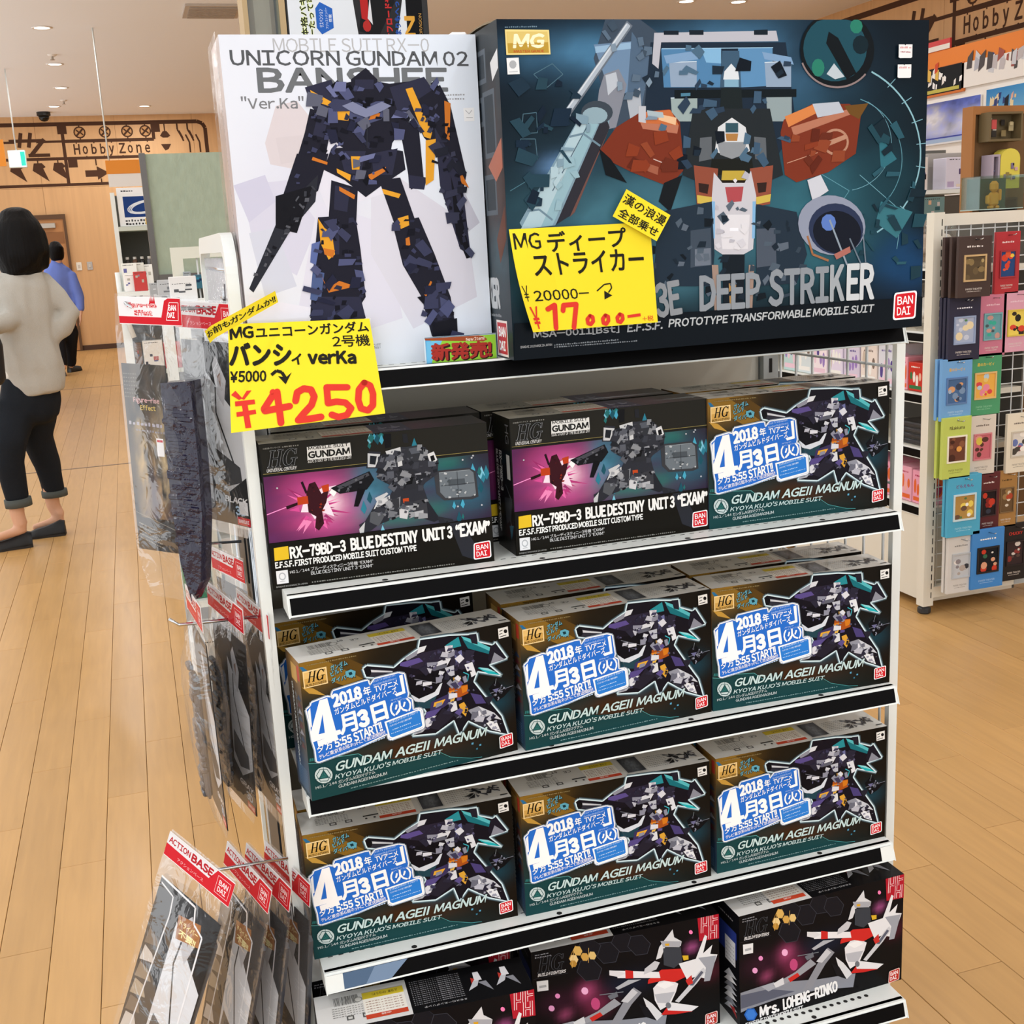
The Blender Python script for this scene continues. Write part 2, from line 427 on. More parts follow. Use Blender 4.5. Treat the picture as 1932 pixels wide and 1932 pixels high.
# mural of model-sprue frames painted on both walls
INKB = '4b3020'
def mural(P):
    X = lambda v: v * 1000
    def ln(w_, *p): P.line(INKB, w_, [X(q) for q in p])
    ln(60, -4.0, 3.37 + .17, 1.38, 3.37 + .17); ln(60, 1.38, 3.54, 1.46, 3.51, 1.5, 3.44, 1.5, 2.62); ln(45, -4, 2.62, 1.5, 2.62)
    ln(50, -.70, 3.54, -.70, 2.62); ln(50, -.70, 3.28, .68, 3.28); ln(50, .68, 3.54, .68, 3.28); ln(45, -1.6, 3.02, 1.0, 3.02); ln(35, -1.1, 3.28, -.7, 3.28); ln(35, -4, 3.28, -1.4, 3.28)
    for x, y in ((-.70, 3.46), (.72, 3.46), (-.6, 2.95)): P.rect(INKB, X(x) - 70, X(y) - 70, X(x) + 70, X(y) + 70)
    for x in (-.42, .0, .34, .64 - .26 + .0): pass
    for x in (-.44, -.06, .28, .56):
        P.ell(INKB, X(x), 3410, 92, 92, 16); P.ell('c49462', X(x), 3410, 70, 70, 16); ln(28, x - .05, 3.36, x + .05, 3.46); ln(22, x - .05, 3.45, x - .01, 3.41); ln(22, x + .01, 3.41, x + .05, 3.37); ln(20, x, 3.50, x, 3.54); ln(20, x, 3.32, x, 3.28)
    for i, (t, w_) in enumerate((('H', 95), ('o', 80), ('b', 80), ('b', 80), ('y', 80), ('Z', 100), ('o', 80), ('n', 80), ('e', 80))):
        x = -560 + i * 133 + (20 if i > 4 else 0)
        P.text(t, INKB, x, 3075 if t != 'y' else 3040, w_, 130 if t in 'one' else 160, 0, .03); ln(18, x / 1000 + .05, 3.05, x / 1000 + .05, 3.02) if i % 2 else ln(18, x / 1000 + .05, 3.24, x / 1000 + .05, 3.28)
    # the HZ emblem
    ln(55, -1.36, 3.20, -1.31, 3.42); ln(55, -1.22, 3.20, -1.17, 3.42); ln(50, -1.5, 3.30, -.98, 3.30); ln(60, -.98, 3.32, -1.2, 3.08); ln(50, -1.24, 3.08, -.92, 3.08)
    for x in (-1.12, -.82, -1.45):   # winged shapes hanging from the runner
        P.poly(INKB, [X(x) - 60, 2960, X(x) + 60, 2960, X(x) + 110, 2900, X(x) + 70, 2880, X(x) + 140, 2680, X(x) - 90, 2850]); ln(18, x, 3.02, x, 2.95)
    P.poly(INKB, [-430, 2830, -250, 2830, -250, 2740, -250, 2890, -70, 2785, -250, 2680, -250, 2730, -430, 2730]); ln(20, -.25, 3.02, -.25, 2.9); ln(20, -.2, 2.7, -.2, 2.62)
    for x in (.86, .9):
        P.poly(INKB, [X(x) - 80, 3330, X(x) - 30, 3400, X(x) + 30, 3400, X(x) + 80, 3330, X(x) + 40, 3300, X(x) - 40, 3300])
        P.poly(INKB, [X(x) - 80, 3200, X(x) + 80, 3200, X(x) + 30, 3120, X(x) - 20, 3100, X(x) - 40, 3130]); break
    ln(20, .86, 3.54, .86, 3.4)
    for x in (1.06, 1.22): ln(26, x, 3.54, x, 3.42, x + .06, 3.3, x + .08, 3.24); ln(34, x + .02, 3.4, x + .07, 3.28); ln(26, x + .12, 3.34, x + .17, 3.22, x + .17, 3.06)
pm_ = Print(lambda x, y, d: (x / 1000, YB - .0125 - d, y / 1000), 2e-5); mural(pm_); pm_.build('wall_mural', INKM, wb)
for s_ in (0,):
    pm_ = Print(lambda x, y, d: (XR - .0125 - d, 9.35 - x / 1000, y / 1000), 2e-5); mural(pm_); pm_.build('wall_mural', INKM, wr)
# ------------------------------------------------------------------ ceiling fittings
LENS = mat('downlight_lens', 'fff4e2', .5, emit=7.0)
RING = mat('downlight_ring', 'efe8e0', .5)
ring_me = MB().lathe([(.072, -.001), (.098, -.001), (.098, -.006), (.088, -.01), (.072, -.006)], 20, cap=False).mesh('trim_ring', RING, True)
lens_me = MB().disc((0, 0, -.004), .073, 20).mesh('lens', LENS)
seen = {(-.5, 13.0): 'nearest to the camera', (-.5, 15.3): 'second nearest to the camera', (-.53, 17.3): 'third from the camera, beside a sprinkler', (-.72, 19.3): 'farthest, above the dark dome camera', (.56, 19.45): 'alone on the right near the mural wall', tuple((5.6974, 11.5070, 3.6600)[:2]): 'left of two above the navy box', tuple((6.2861, 11.5115, 3.6600)[:2]): 'right of two above the navy box'}
def downlight(x, y, lb, grp, k=1):
    t = thing('downlight', lb, 'light', (x, y, H_C), 0, grp)
    obj('trim_ring', ring_me, t); obj('lens', lens_me, t)
    ld = bpy.data.lights.new('downlight_lamp', 'AREA'); ld.shape = 'DISK'; ld.size = .14; ld.energy = LIGHT_W * k; ld.color = (.97, .985, 1.0); ld.spread = pi
    lo = bpy.data.objects.new('downlight_lamp', ld); COL.objects.link(lo); lo.parent = t; lo.location = (0, 0, -.012)
for (x, y), lb in seen.items(): downlight(x, y, 'round ceiling downlight, ' + lb, None, 3.5 if 'mural wall' in lb else 1)
rows = (-5.0, -2.6, -.5, 1.7, 3.9, 6.1)
for x in rows:
    for k in range(-2, 9):
        y = k * 2.2 + .6
        if x == -.5 and y > 11: continue
        if x == 6.1 and y < 0: continue
        q = Vector((x, y, H_C - 1.42)); f_ = q.dot(Vector(F_))
        if f_ > 0 and abs(q.dot(Vector(R_)) / f_) < .47 and abs(q.dot(Vector(U_)) / f_) < .46: continue
        downlight(x, y, 'ceiling downlight outside the picture, row %d from left, number %d from front' % (rows.index(x) + 1, k + 3), 'downlights over the shop floor')
for x, y, lb in ((-.495, 14.63, 'small white sprinkler head between the two nearest downlights'), (-.555, 18.6, 'small white sprinkler head by the far downlights')):
    t = thing('sprinkler', lb, 'sprinkler', (x, y, H_C))
    MB().lathe([(.05, 0), (.05, -.006), (.03, -.02)], 12).build('escutcheon', RING, t); MB().lathe([(.012, -.02), (.012, -.05), (.026, -.052), (.026, -.056)], 8).build('deflector', mat('sprinkler_metal', 'b0a89c', .4, .6), t)
t = thing('dome_camera', 'black dome security camera on the ceiling by the mural', 'camera', (-.91, 20.0, H_C))
MB().lathe([(.1, 0), (.1, -.05), (.085, -.06)], 16).build('housing', mat('cctv_black', '1a1816', .4), t); MB().lathe([(.08, -.06), (.072, -.1), (.045, -.13), (.01, -.14)], 16).build('dome', mat('cctv_dome', '0c0c0c', .1), t, True)
t = thing('ceiling_vent', 'square ceiling vent panel at the top of the picture', 'vent', (1.06, 12.1, H_C))
vb = MB(); vb.box(-.26, -.3, -.02, .26, .3, -.001).build('vent_frame', mat('vent_frame', 'c4b8ac', .7), t)
for k in range(8): MB().box(-.22, -.24 + k * .065, -.03, .22, -.2 + k * .065, -.021).build('vent_slat', mat('vent_slat', 'b0a498', .7), t)
ART = {}
ABG = {}
ART['kit_teal'] = [('P','8a6826',[0.9,191.0,33.4,190.3,83.2,153.6,57.2,149.3,2.2,181.3]),('P','5a421a',[33.4,190.3,59.0,190.0,94.9,165.7,83.2,153.6]),('P','c09540',[1.3,159.0,15.6,154.8,31.3,141.6,9.9,148.8]),('P','2d6f9a',[0.3,186.8,4.6,186.4,11.2,179.4,4.3,179.9]),('P','1a4244',[0,53.5,12.1,51.0,19.0,54.9,67.8,50.9,81.4,39.9,116.3,31.1,181.5,24.0,196.5,14.0,229.1,4.1,240.6,0,228.6,0,132.8,0,0,0.0]),('L','5fb0ae',0.7,[0,53.5,12.1,51.0,19.0,54.9,67.8,50.9,81.4,39.9,95.0,36.4]),('L','4c9c9c',0.7,[172.0,25.3,183.8,24.3,197.5,14.5,229.1,4.9,244.7,3.0]),('P','2f7a78',[2.5,59.8,4.3,59.8,3.4,55.8,1.6,55.8]),('P','2f7a78',[5.0,59.7,6.8,59.7,6.0,55.7,4.2,55.7]),('P','2f7a78',[7.6,59.5,9.4,59.5,8.5,55.5,6.7,55.5]),('P','2f7a78',[10.1,59.4,11.9,59.4,11.0,55.4,9.2,55.4]),('P','2f7a78',[12.6,59.3,14.4,59.3,13.5,55.3,11.7,55.3]),('L','39474e',6.5,[83.8,167.5,89.5,170.9,126.4,160.3,140.0,168.7,162.2,179.2,165.6,191.9,207.7,189.6,234.7,185.3,248.3,184.9,249.8,172.0,271.0,163.1,275.1,167.0,291.9,139.7,264.0,135.4,281.9,116.0,246.0,129.4,239.6,116.1,252.5,95.8,278.5,56.8,287.1,26.1,258.0,38.8,227.5,60.6,213.2,43.5,206.4,66.3,178.9,53.4,144.8,58.0,167.0,87.7,158.2,105.3,145.6,121.7,116.5,146.2,87.0,154.7,83.8,167.5]),('L','6f8690',4.2,[83.8,167.5,89.5,170.9,126.4,160.3,140.0,168.7,162.2,179.2,165.6,191.9,207.7,189.6,234.7,185.3,248.3,184.9,249.8,172.0,271.0,163.1,275.1,167.0,291.9,139.7,264.0,135.4,281.9,116.0,246.0,129.4,239.6,116.1,252.5,95.8,278.5,56.8,287.1,26.1,258.0,38.8,227.5,60.6,213.2,43.5,206.4,66.3,178.9,53.4,144.8,58.0,167.0,87.7,158.2,105.3,145.6,121.7,116.5,146.2,87.0,154.7,83.8,167.5]),('P','17141d',[83.8,167.5,89.5,170.9,126.4,160.3,140.0,168.7,162.2,179.2,165.6,191.9,207.7,189.6,234.7,185.3,248.3,184.9,249.8,172.0,271.0,163.1,275.1,167.0,291.9,139.7,264.0,135.4,281.9,116.0,246.0,129.4,239.6,116.1,252.5,95.8,278.5,56.8,287.1,26.1,258.0,38.8,227.5,60.6,213.2,43.5,206.4,66.3,178.9,53.4,144.8,58.0,167.0,87.7,158.2,105.3,145.6,121.7,116.5,146.2,87.0,154.7]),('L','d4ebf2',1.9,[83.8,167.5,89.5,170.9,126.4,160.3,140.0,168.7,162.2,179.2,165.6,191.9,207.7,189.6,234.7,185.3,248.3,184.9,249.8,172.0,271.0,163.1,275.1,167.0,291.9,139.7,264.0,135.4,281.9,116.0,246.0,129.4,239.6,116.1,252.5,95.8,278.5,56.8,287.1,26.1,258.0,38.8,227.5,60.6,213.2,43.5,206.4,66.3,178.9,53.4,144.8,58.0,167.0,87.7,158.2,105.3,145.6,121.7,116.5,146.2,87.0,154.7,83.8,167.5]),('P','23434f',[156.2,103.8,171.7,110.0,187.1,112.6,174.8,91.6,161.5,94.0]),('P','d4dbe4',[147.2,116.1,174.0,120.3,193.4,124.1,187.0,109.1,165.7,102.2,152.5,106.3]),('P','2a2536',[135.0,161.6,161.0,172.3,207.0,173.6,204.3,154.4,173.3,147.1,139.5,158.1]),('P','5b4d8c',[136.0,164.9,162.6,166.7,168.1,160.4,145.2,157.2,134.9,160.7]),('P','8d8f9c',[141.9,170.1,162.2,178.3,160.0,170.7,145.5,166.0]),('P','d9dce2',[163.2,180.8,174.7,181.6,170.6,174.3,160.0,172.4]),('P','30303a',[87.5,166.9,120.7,157.8,128.1,154.8,126.9,147.9,94.4,154.3,87.5,158.1]),('P','c9ccd2',[91.1,164.5,124.4,155.7,123.9,154.1,91.3,161.0]),('P','101014',[95.0,160.7,94.9,162.6,94.3,164.3,93.4,165.8,92.2,166.9,90.9,167.4,89.5,167.3,88.2,166.7,87.2,165.5,86.5,164.0,86.2,162.2,86.3,160.3,86.9,158.6,87.8,157.1,89.0,156.1,90.4,155.5,91.7,155.6,93.0,156.2,94.1,157.4,94.7,158.9]),('P','111016',[138.9,144.1,192.2,142.1,197.6,132.3,181.4,113.6,158.3,108.8,147.3,117.8]),('L','7a7c88',0.9,[153.8,138.0,185.8,125.4]),('L','7a7c88',0.7,[157.3,130.3,177.9,120.5]),('P','d0d3da',[190.3,142.4,197.9,139.4,193.8,134.7,188.6,137.4]),('P','d8dbe2',[173.5,152.4,202.5,158.3,208.2,156.4,202.1,147.6,179.0,147.9]),('P','5d5f6c',[173.3,148.0,202.2,151.2,201.0,145.1,182.7,143.7]),('P','2a8d98',[201.3,176.3,221.0,184.8,224.3,170.8,206.9,170.1]),('P','57b9c0',[224.9,185.0,244.0,175.7,270.8,157.7,267.6,151.0,235.9,167.1]),('P','1b6f7a',[226.7,180.3,268.7,153.6,266.6,150.3,233.9,165.6]),('P','20b0b8',[246.3,134.8,261.8,130.3,280.0,117.3,261.5,123.1]),('P','8ed4da',[247.3,135.5,261.8,131.0,273.3,122.9,253.9,130.7]),('P','22202c',[236.6,184.9,247.3,184.1,248.6,168.6,240.0,171.8]),('P','1d1a26',[267.0,162.0,275.0,164.3,289.9,140.1,266.0,136.8,262.4,144.7]),('P','8a8c99',[272.5,152.0,287.8,138.6,266.0,136.8]),('P','2b2838',[210.7,169.4,239.4,157.5,242.6,140.8,222.9,136.9,205.9,147.0]),('P','b9bdc8',[198.1,144.7,211.7,146.0,211.9,128.0,203.4,133.1]),('P','dfe2e8',[227.1,143.4,238.9,145.0,243.9,126.1,234.0,122.4]),('P','6c70a0',[213.3,161.8,224.1,165.4,225.5,150.8,215.5,145.3]),('P','1a1a20',[197.5,130.5,234.5,133.2,237.7,116.4,227.5,107.4,200.7,115.6]),('P','a8802c',[209.0,128.5,220.6,128.3,219.2,117.8,210.6,119.3]),('L','40b8c8',1.2,[224.7,133.0,232.3,128.1,230.0,119.5]),('P','a8521c',[202.7,115.3,229.8,114.2,230.2,101.5,213.5,97.3,201.3,104.8]),('P','e08a2a',[201.5,110.1,210.2,110.4,211.7,99.4,202.2,104.6]),('P','d07a20',[220.0,113.2,229.7,113.3,229.4,105.2,221.5,103.0]),('P','3a335c',[175.1,100.5,200.4,106.7,205.7,95.1,191.9,88.6,172.7,88.4]),('P','e2a838',[179.8,98.8,196.2,100.3,190.1,92.5,177.7,92.9]),('P','564a86',[167.0,87.7,190.0,88.9,174.1,75.7,164.7,79.2]),('P','d9dbe0',[199.9,94.3,211.4,94.0,212.8,81.2,203.1,79.4]),('P','d8a23a',[215.1,88.0,222.9,90.2,228.3,78.5,224.0,68.5,217.5,76.8]),('P','e6b850',[203.9,99.0,210.7,99.6,207.6,93.8,202.8,94.7]),('P','4a4076',[233.1,101.0,248.5,94.7,255.8,80.8,240.2,83.5]),('P','17161e',[210.6,74.5,223.9,66.7,217.2,46.3,209.1,62.2]),('P','25222e',[191.9,88.6,208.7,74.8,182.9,58.0,169.8,64.0]),('P','b5b8c2',[158.8,74.9,181.9,79.6,160.1,60.5,146.7,59.4]),('P','ececf0',[164.6,77.4,180.0,80.0,170.1,71.1,156.7,70.0]),('P','8f929e',[228.2,76.7,243.9,79.3,258.9,60.3,239.2,60.3]),('P','c9ccd4',[243.9,79.3,266.9,64.3,277.3,51.5,255.0,61.0]),('P','e6e8ec',[250.9,58.1,270.2,49.2,275.5,33.7,258.1,42.4]),('P','30303a',[231.5,61.7,250.8,56.4,262.0,39.8,242.7,50.6]),('P','0f1014',[260.6,101.6,272.9,112.1,284.1,97.5,298.0,96.9,283.6,84.9,271.5,79.8,264.1,91.9]),('L','8a90a0',0.6,[262.2,94.1,298.1,97.8]),('P','6a6a90',[266.4,98.8,276.3,98.9,272.0,92.4]),('L','9aa4ac',0.5,[272.9,113.9,270.5,103.5]),('P','252430',[252.2,90.4,268.0,89.4,259.5,76.5]),('P','5aa0c0',[230.1,27.7,233.0,28.1,232.9,25.0,229.9,25.1]),('P','5aa0c0',[241.6,22.9,244.5,23.0,244.4,20.5,241.5,20.5]),('P','3a7890',[236.5,18.4,239.1,18.5,238.9,16.0,236.4,16.1]),('R',[135.0,161.6,207.0,173.6,243.3,156.9,234.2,127.8,195.3,123.7,149.2,117.5,140.7,140.2],40,('2e2b40','4a4560','0e0d14','5d5a78'),2,7,11),('R',[197.5,130.5,234.4,131.4,233.6,113.5,255.8,80.8,212.2,67.0,172.7,88.4,200.4,106.7],26,('2b2936','55536a','0e0e12','7c7e8c'),2,6,12),('R',[228.2,76.7,259.3,71.1,277.0,46.1,277.5,33.3,250.5,49.2],20,('9a9cac','6c6e7a','e8e8ec'),2,6,13),('R',[146.8,61.1,164.7,79.2,185.7,79.0,169.8,64.0],18,('3a3a48','8a8c98'),2,6,14),('R',[262.2,94.1,272.8,110.3,288.1,96.8,275.5,80.9],16,('1a1a22','4a4c58','8a8ea0'),1.5,5,15),('R',[135.0,161.6,161.0,172.3,207.0,173.6,243.3,156.9,234.4,131.4,195.4,125.5,149.3,121.0,140.7,140.2],22,('8a8c9c','b8bac6','5a4f88','3c3a55','d8dae2','2a2838'),5,16,16),('R',[197.4,126.9,232.3,128.1,233.6,113.5,252.0,85.0,212.4,70.5,172.6,86.7,200.3,105.0],16,('8a8c9c','5a4f88','3c3a55','d8dae2','2a2838','c8882c'),5,14,17),('R',[228.1,74.9,263.1,66.8,277.7,38.7,254.4,48.5],12,('b8bac6','d8dae2','6a6c7a','2a2838'),5,15,18),('R',[154.8,70.3,170.4,78.2,185.7,79.0,169.8,64.0],10,('8a8c9c','d8dae2','3c3a55'),4,12,19),('P','f0d49a',[3.6,180.0,35.4,180.9,35.7,157.9,3.7,157.0]),('P','cfa354',[5.0,178.2,34.0,179.0,34.3,159.4,5.1,158.3]),('P','e3bd74',[5.0,178.2,34.0,179.0,34.0,170.7,5.0,169.6]),('P','141008',[9.7,163.8,11.6,163.9,14.9,178.5,13.0,178.4]),('P','141008',[8.7,163.8,12.6,164.0,12.8,164.7,8.9,164.5]),('P','141008',[11.8,177.6,15.7,177.8,15.9,178.5,12.0,178.3]),('P','141008',[15.8,164.1,17.7,164.1,21.0,178.7,19.0,178.6]),('P','141008',[14.7,164.0,18.7,164.2,18.8,164.9,14.9,164.8]),('P','141008',[17.9,177.9,21.8,178.0,22.0,178.7,18.0,178.6]),('P','141008',[13.1,170.6,17.3,170.8,17.5,171.9,13.4,171.8]),('P','141008',[31.7,176.7,30.9,178.2,29.5,177.2,29.9,175.9]),('P','141008',[30.9,178.2,29.6,179.1,28.9,177.9,29.5,177.2]),('P','141008',[29.6,179.1,28.1,179.3,28.1,178.1,28.9,177.9]),('P','141008',[28.1,179.3,26.5,178.8,27.1,177.7,28.1,178.1]),('P','141008',[26.5,178.8,24.8,177.6,26.1,176.7,27.1,177.7]),('P','141008',[24.8,177.6,23.4,175.9,25.2,175.3,26.1,176.7]),('P','141008',[23.4,175.9,22.2,173.8,24.4,173.5,25.2,175.3]),('P','141008',[22.2,173.8,21.5,171.5,23.8,171.6,24.4,173.5]),('P','141008',[21.5,171.5,21.2,169.2,23.5,169.7,23.8,171.6]),('P','141008',[21.2,169.2,21.4,167.2,23.5,167.9,23.5,169.7]),('P','141008',[21.4,167.2,22.1,165.6,23.8,166.6,23.5,167.9]),('P','141008',[22.1,165.6,23.2,164.5,24.4,165.6,23.8,166.6]),('P','141008',[23.2,164.5,24.7,164.1,25.2,165.3,24.4,165.6]),('P','141008',[24.7,164.1,26.3,164.4,26.1,165.5,25.2,165.3]),('P','141008',[26.3,164.4,28.0,165.4,27.1,166.4,26.1,165.5]),('P','141008',[28.0,165.4,29.5,167.0,28.1,167.7,27.1,166.4]),('P','141008',[27.8,164.8,29.6,164.9,30.9,170.7,29.1,170.6]),('P','141008',[27.6,170.2,32.1,170.3,32.3,171.2,27.8,171.0]),('P','141008',[30.8,174.5,31.6,174.5,32.6,178.7,31.8,178.7]),('T','BUILD DIVERS','141008',6.0,158.5,27.6,3.4,2.0,0.013,0.2),('T','ガンダム','10262c',41.1,173.3,23.8,8.0,7.3,0.06,0.0),('T','ガンダム','6fb4c4',41.1,173.9,23.1,7.3,8.7,0.02,0.0),('T','ビルド','10262c',40.7,165.2,18.5,8.0,12.2,0.06,0.0),('T','ビルド','6fb4c4',40.7,165.7,17.9,7.3,14.1,0.02,0.0),('T','ダイバーズ','10262c',40.3,156.1,33.7,8.0,2.1,0.06,0.0),('T','ダイバーズ','6fb4c4',40.3,156.6,33.0,7.3,3.0,0.02,0.0),('P','5fa8bc',[59.9,168.9,67.3,170.3,73.6,166.6,72.4,160.7,65.0,159.3,59.7,163.7]),('P','16343c',[63.5,166.6,68.1,167.0,69.2,163.3,65.1,162.3]),('L','8a98a8',4.2,[3.3,128.4,9.2,132.5,11.2,136.8,32.2,140.6,37.6,138.8,40.7,146.6,83.1,151.0,89.6,150.8,91.2,143.5,98.0,151.1,131.7,152.4,140.1,149.2,143.6,120.2,142.5,115.1,148.0,111.5,148.7,96.3,157.8,95.9,161.1,93.2,162.7,68.9,160.3,66.1,114.7,60.4,110.7,62.9,109.9,69.7,68.2,59.9,14.0,52.4,10.4,54.3,9.9,70.9,7.2,85.2,5.6,111.5,3.3,128.4]),('P','2a6fd0',[3.3,128.4,9.2,132.5,11.2,136.8,32.2,140.6,37.6,138.8,40.7,146.6,83.1,151.0,89.6,150.8,91.2,143.5,98.0,151.1,131.7,152.4,140.1,149.2,143.6,120.2,142.5,115.1,148.0,111.5,148.7,96.3,157.8,95.9,161.1,93.2,162.7,68.9,160.3,66.1,114.7,60.4,110.7,62.9,109.9,69.7,68.2,59.9,14.0,52.4,10.4,54.3,9.9,70.9,7.2,85.2,5.6,111.5]),('L','f4f8fc',1.7,[3.3,128.4,9.2,132.5,11.2,136.8,32.2,140.6,37.6,138.8,40.7,146.6,83.1,151.0,89.6,150.8,91.2,143.5,98.0,151.1,131.7,152.4,140.1,149.2,143.6,120.2,142.5,115.1,148.0,111.5,148.7,96.3,157.8,95.9,161.1,93.2,162.7,68.9,160.3,66.1,114.7,60.4,110.7,62.9,109.9,69.7,68.2,59.9,14.0,52.4,10.4,54.3,9.9,70.9,7.2,85.2,5.6,111.5,3.3,128.4]),('P','f4f8fc',[5.3,125.4,9.1,129.9,9.1,103.9,7.2,102.6]),('P','ffffff',[132.5,147.8,137.3,148.8,139.5,121.8,126.6,119.7,124.0,123.7,135.3,125.2]),('P','ffffff',[106.9,87.9,155.8,95.0,159.9,93.4,162.0,69.0,159.4,67.3,115.7,61.2,111.5,64.1]),('P','2f80d8',[109.8,86.0,154.8,93.1,158.0,91.4,159.8,70.5,157.6,69.1,116.4,63.2,113.1,65.6]),('T','ガンダムビルドダイバーズ プロローグ','d8ecff',113.8,83.1,42.0,3.5,9.1,0.01,0.0),('T','バンダイホビーサイト他にて無料公開中!!','d8ecff',114.0,78.5,32.2,2.8,8.6,0.01,0.0),('M','b8d8f8',117.2,73.3,144.7,77.5,1.4,10),('M','b8d8f8',115.1,68.4,157.8,73.7,1.1,16),('P','ffffff',[32.6,138.3,40.1,91.0,46.0,91.1,47.2,85.2,41.3,84.1,42.1,77.4,25.0,76.7,23.8,83.6,7.1,82.1,6.1,94.1,22.1,137.2]),('P','2a6fd0',[24.5,117.6,25.2,91.5,16.9,91.1]),('P','ffffff',[14.0,82.3,25.3,83.6,26.4,76.1,14.9,75.1]),('T','2018','ffffff',39.3,122.5,41.2,19.4,6.2,0.06,0.0),('T','年','ffffff',82.2,129.2,10.7,12.9,7.0,0.022,0.0),('T','2018 TV animation','bcd8f8',95.5,145.9,31.5,3.1,5.3,0.0,0.0),('T','Gundam Build Divers','bcd8f8',95.7,140.9,33.0,3.1,5.5,0.0,0.0),('T','TVアニメ','ffffff',97.2,131.5,33.0,8.7,5.4,0.02,0.0),('T','ガンダムビルドダイバーズ','ffffff',41.0,112.4,88.1,9.3,8.0,0.014,0.0),('T','月','ffffff',46.2,82.4,25.0,28.6,5.5,0.035,0.0),('T','3','ffffff',72.1,85.5,16.4,26.1,8.1,0.07,0.0),('T','日','ffffff',92.0,88.0,22.4,27.6,7.8,0.045,0.0),('T','(火)','ffffff',117.0,92.3,30.5,19.6,6.4,0.03,0.0),('T','Airing on','bcd8f8',117.9,114.2,15.2,2.8,6.6,0.0,0.0),('T','April 3rd (Tue)','bcd8f8',118.3,110.6,23.2,2.8,6.5,0.0,0.0),('T','夕方','ffffff',13.6,65.3,21.2,11.4,7.2,0.02,0.0),('T','5:55','ffffff',37.3,67.1,24.1,12.1,6.8,0.04,0.0),('T','START!!','ffffff',64.0,69.1,41.1,13.6,9.7,0.035,0.0),('T','テレビ東京系6局ネットにて放送開始!!','ffffff',14.7,56.4,93.6,6.2,8.5,0.006,0.0),('M','bcd8f8',23.0,52.8,107.4,65.3,1.6,22),('T','GUNDAM','123638',35.9,32.7,77.7,13.8,-0.0,0.04,0.3),('T','GUNDAM','c6dedd',34.5,34.0,77.7,13.5,-0.3,0.03,0.3),('T','AGEⅡ','c6dedd',118.3,33.6,48.7,13.7,-0.2,0.03,0.3),('T','MAGNUM','c6dedd',175.2,33.4,77.0,13.8,-0.2,0.03,0.3),('T', "KYOYA KUJO'S MOBILE SUIT",'c0d8d8',33.3,23.6,151.6,7.6,-0.3,0.02,0.3),('P','c4d4d4',[30.1,30.9,29.6,34.9,27.6,38.7,24.6,41.9,20.8,44.0,16.6,44.8,12.7,44.2,9.4,42.2,7.2,39.2,6.4,35.5,6.9,31.5,8.8,27.7,11.9,24.5,15.7,22.4,19.8,21.6,23.8,22.2,27.0,24.1,29.2,27.1]),('P','1d4a4c',[28.3,31.2,23.6,40.9,13.6,42.8,8.2,35.1,12.8,25.5,22.9,23.5]),('P','c4d4d4',[27.2,31.4,23.1,40.1,14.1,41.8,9.2,34.9,13.4,26.3,22.4,24.5]),('P','1d4a4c',[18.6,41.1,25.6,27.9,10.6,28.8]),('P','2c6a66',[18.4,38.0,23.3,29.4,13.0,30.0]),('L','1d4a4c',0.6,[18.2,33.2,18.7,44.6]),('L','1d4a4c',0.6,[18.2,33.2,7.7,29.5]),('L','1d4a4c',0.6,[18.2,33.2,28.3,25.5]),('T','HG 1/144','d6e2e2',6.1,15.8,28.8,4.6,1.9,0.0,0.0),('T','ガンダムAGEⅡマグナム','d6e2e2',37.0,16.1,51.4,5.2,2.3,0.0,0.0),('T','GUNDAM AGEⅡ MAGNUM','d6e2e2',36.7,10.1,67.8,4.5,1.8,0.0,0.0),('M','7fa0a0',53.0,5.1,209.8,7.3,1.4,40),('M','8a7a50',9.7,186.9,77.2,187.0,1.7,24),('P','ffffff',[292.5,28.0,291.9,29.2,290.4,29.6,273.8,27.9,272.3,27.2,271.7,25.8,271.7,10.9,272.3,9.6,273.8,9.2,290.8,11.0,292.2,11.7,292.8,13.1]),('P','d0202a',[291.3,27.1,290.8,28.1,289.6,28.4,274.6,26.9,273.4,26.3,273.0,25.2,273.0,11.8,273.5,10.8,274.7,10.4,289.9,12.0,291.1,12.6,291.6,13.7]),('T','BAN','ffffff',275.3,19.5,14.3,5.6,5.9,0.016,0.0),('T','DAI','ffffff',275.3,12.4,12.5,5.6,5.9,0.016,0.0),('P','e8e8e4',[279.1,185.4,294.2,186.2,294.8,171.6,279.7,170.8]),('L','181818',1.1,[280.9,181.4,286.1,182.4]),('L','181818',1.1,[280.7,176.9,285.5,178.0]),('L','181818',1.1,[281.3,173.2,291.3,174.3]),('P','181818',[293.1,179.5,292.4,181.6,290.5,182.8,288.5,182.3,287.6,180.4,288.3,178.2,290.2,177.0,292.2,177.6])]
ABG['kit_teal'] = [48,30,['261d10','15120e','1a130c','1d3e40'],[(.08,.95,.14,.14,'9a742e',.9),(.3,.8,.12,.2,'1c160e',.8),(.55,.45,.2,.2,'11100e',.8),(.48,.2,.25,.1,'4a2a10',.8),(.6,.45,.07,.12,'2f9ac0',.9),(.9,.42,.08,.1,'1a5a70',.5),(.75,.6,.25,.3,'181614',.5)],.1]
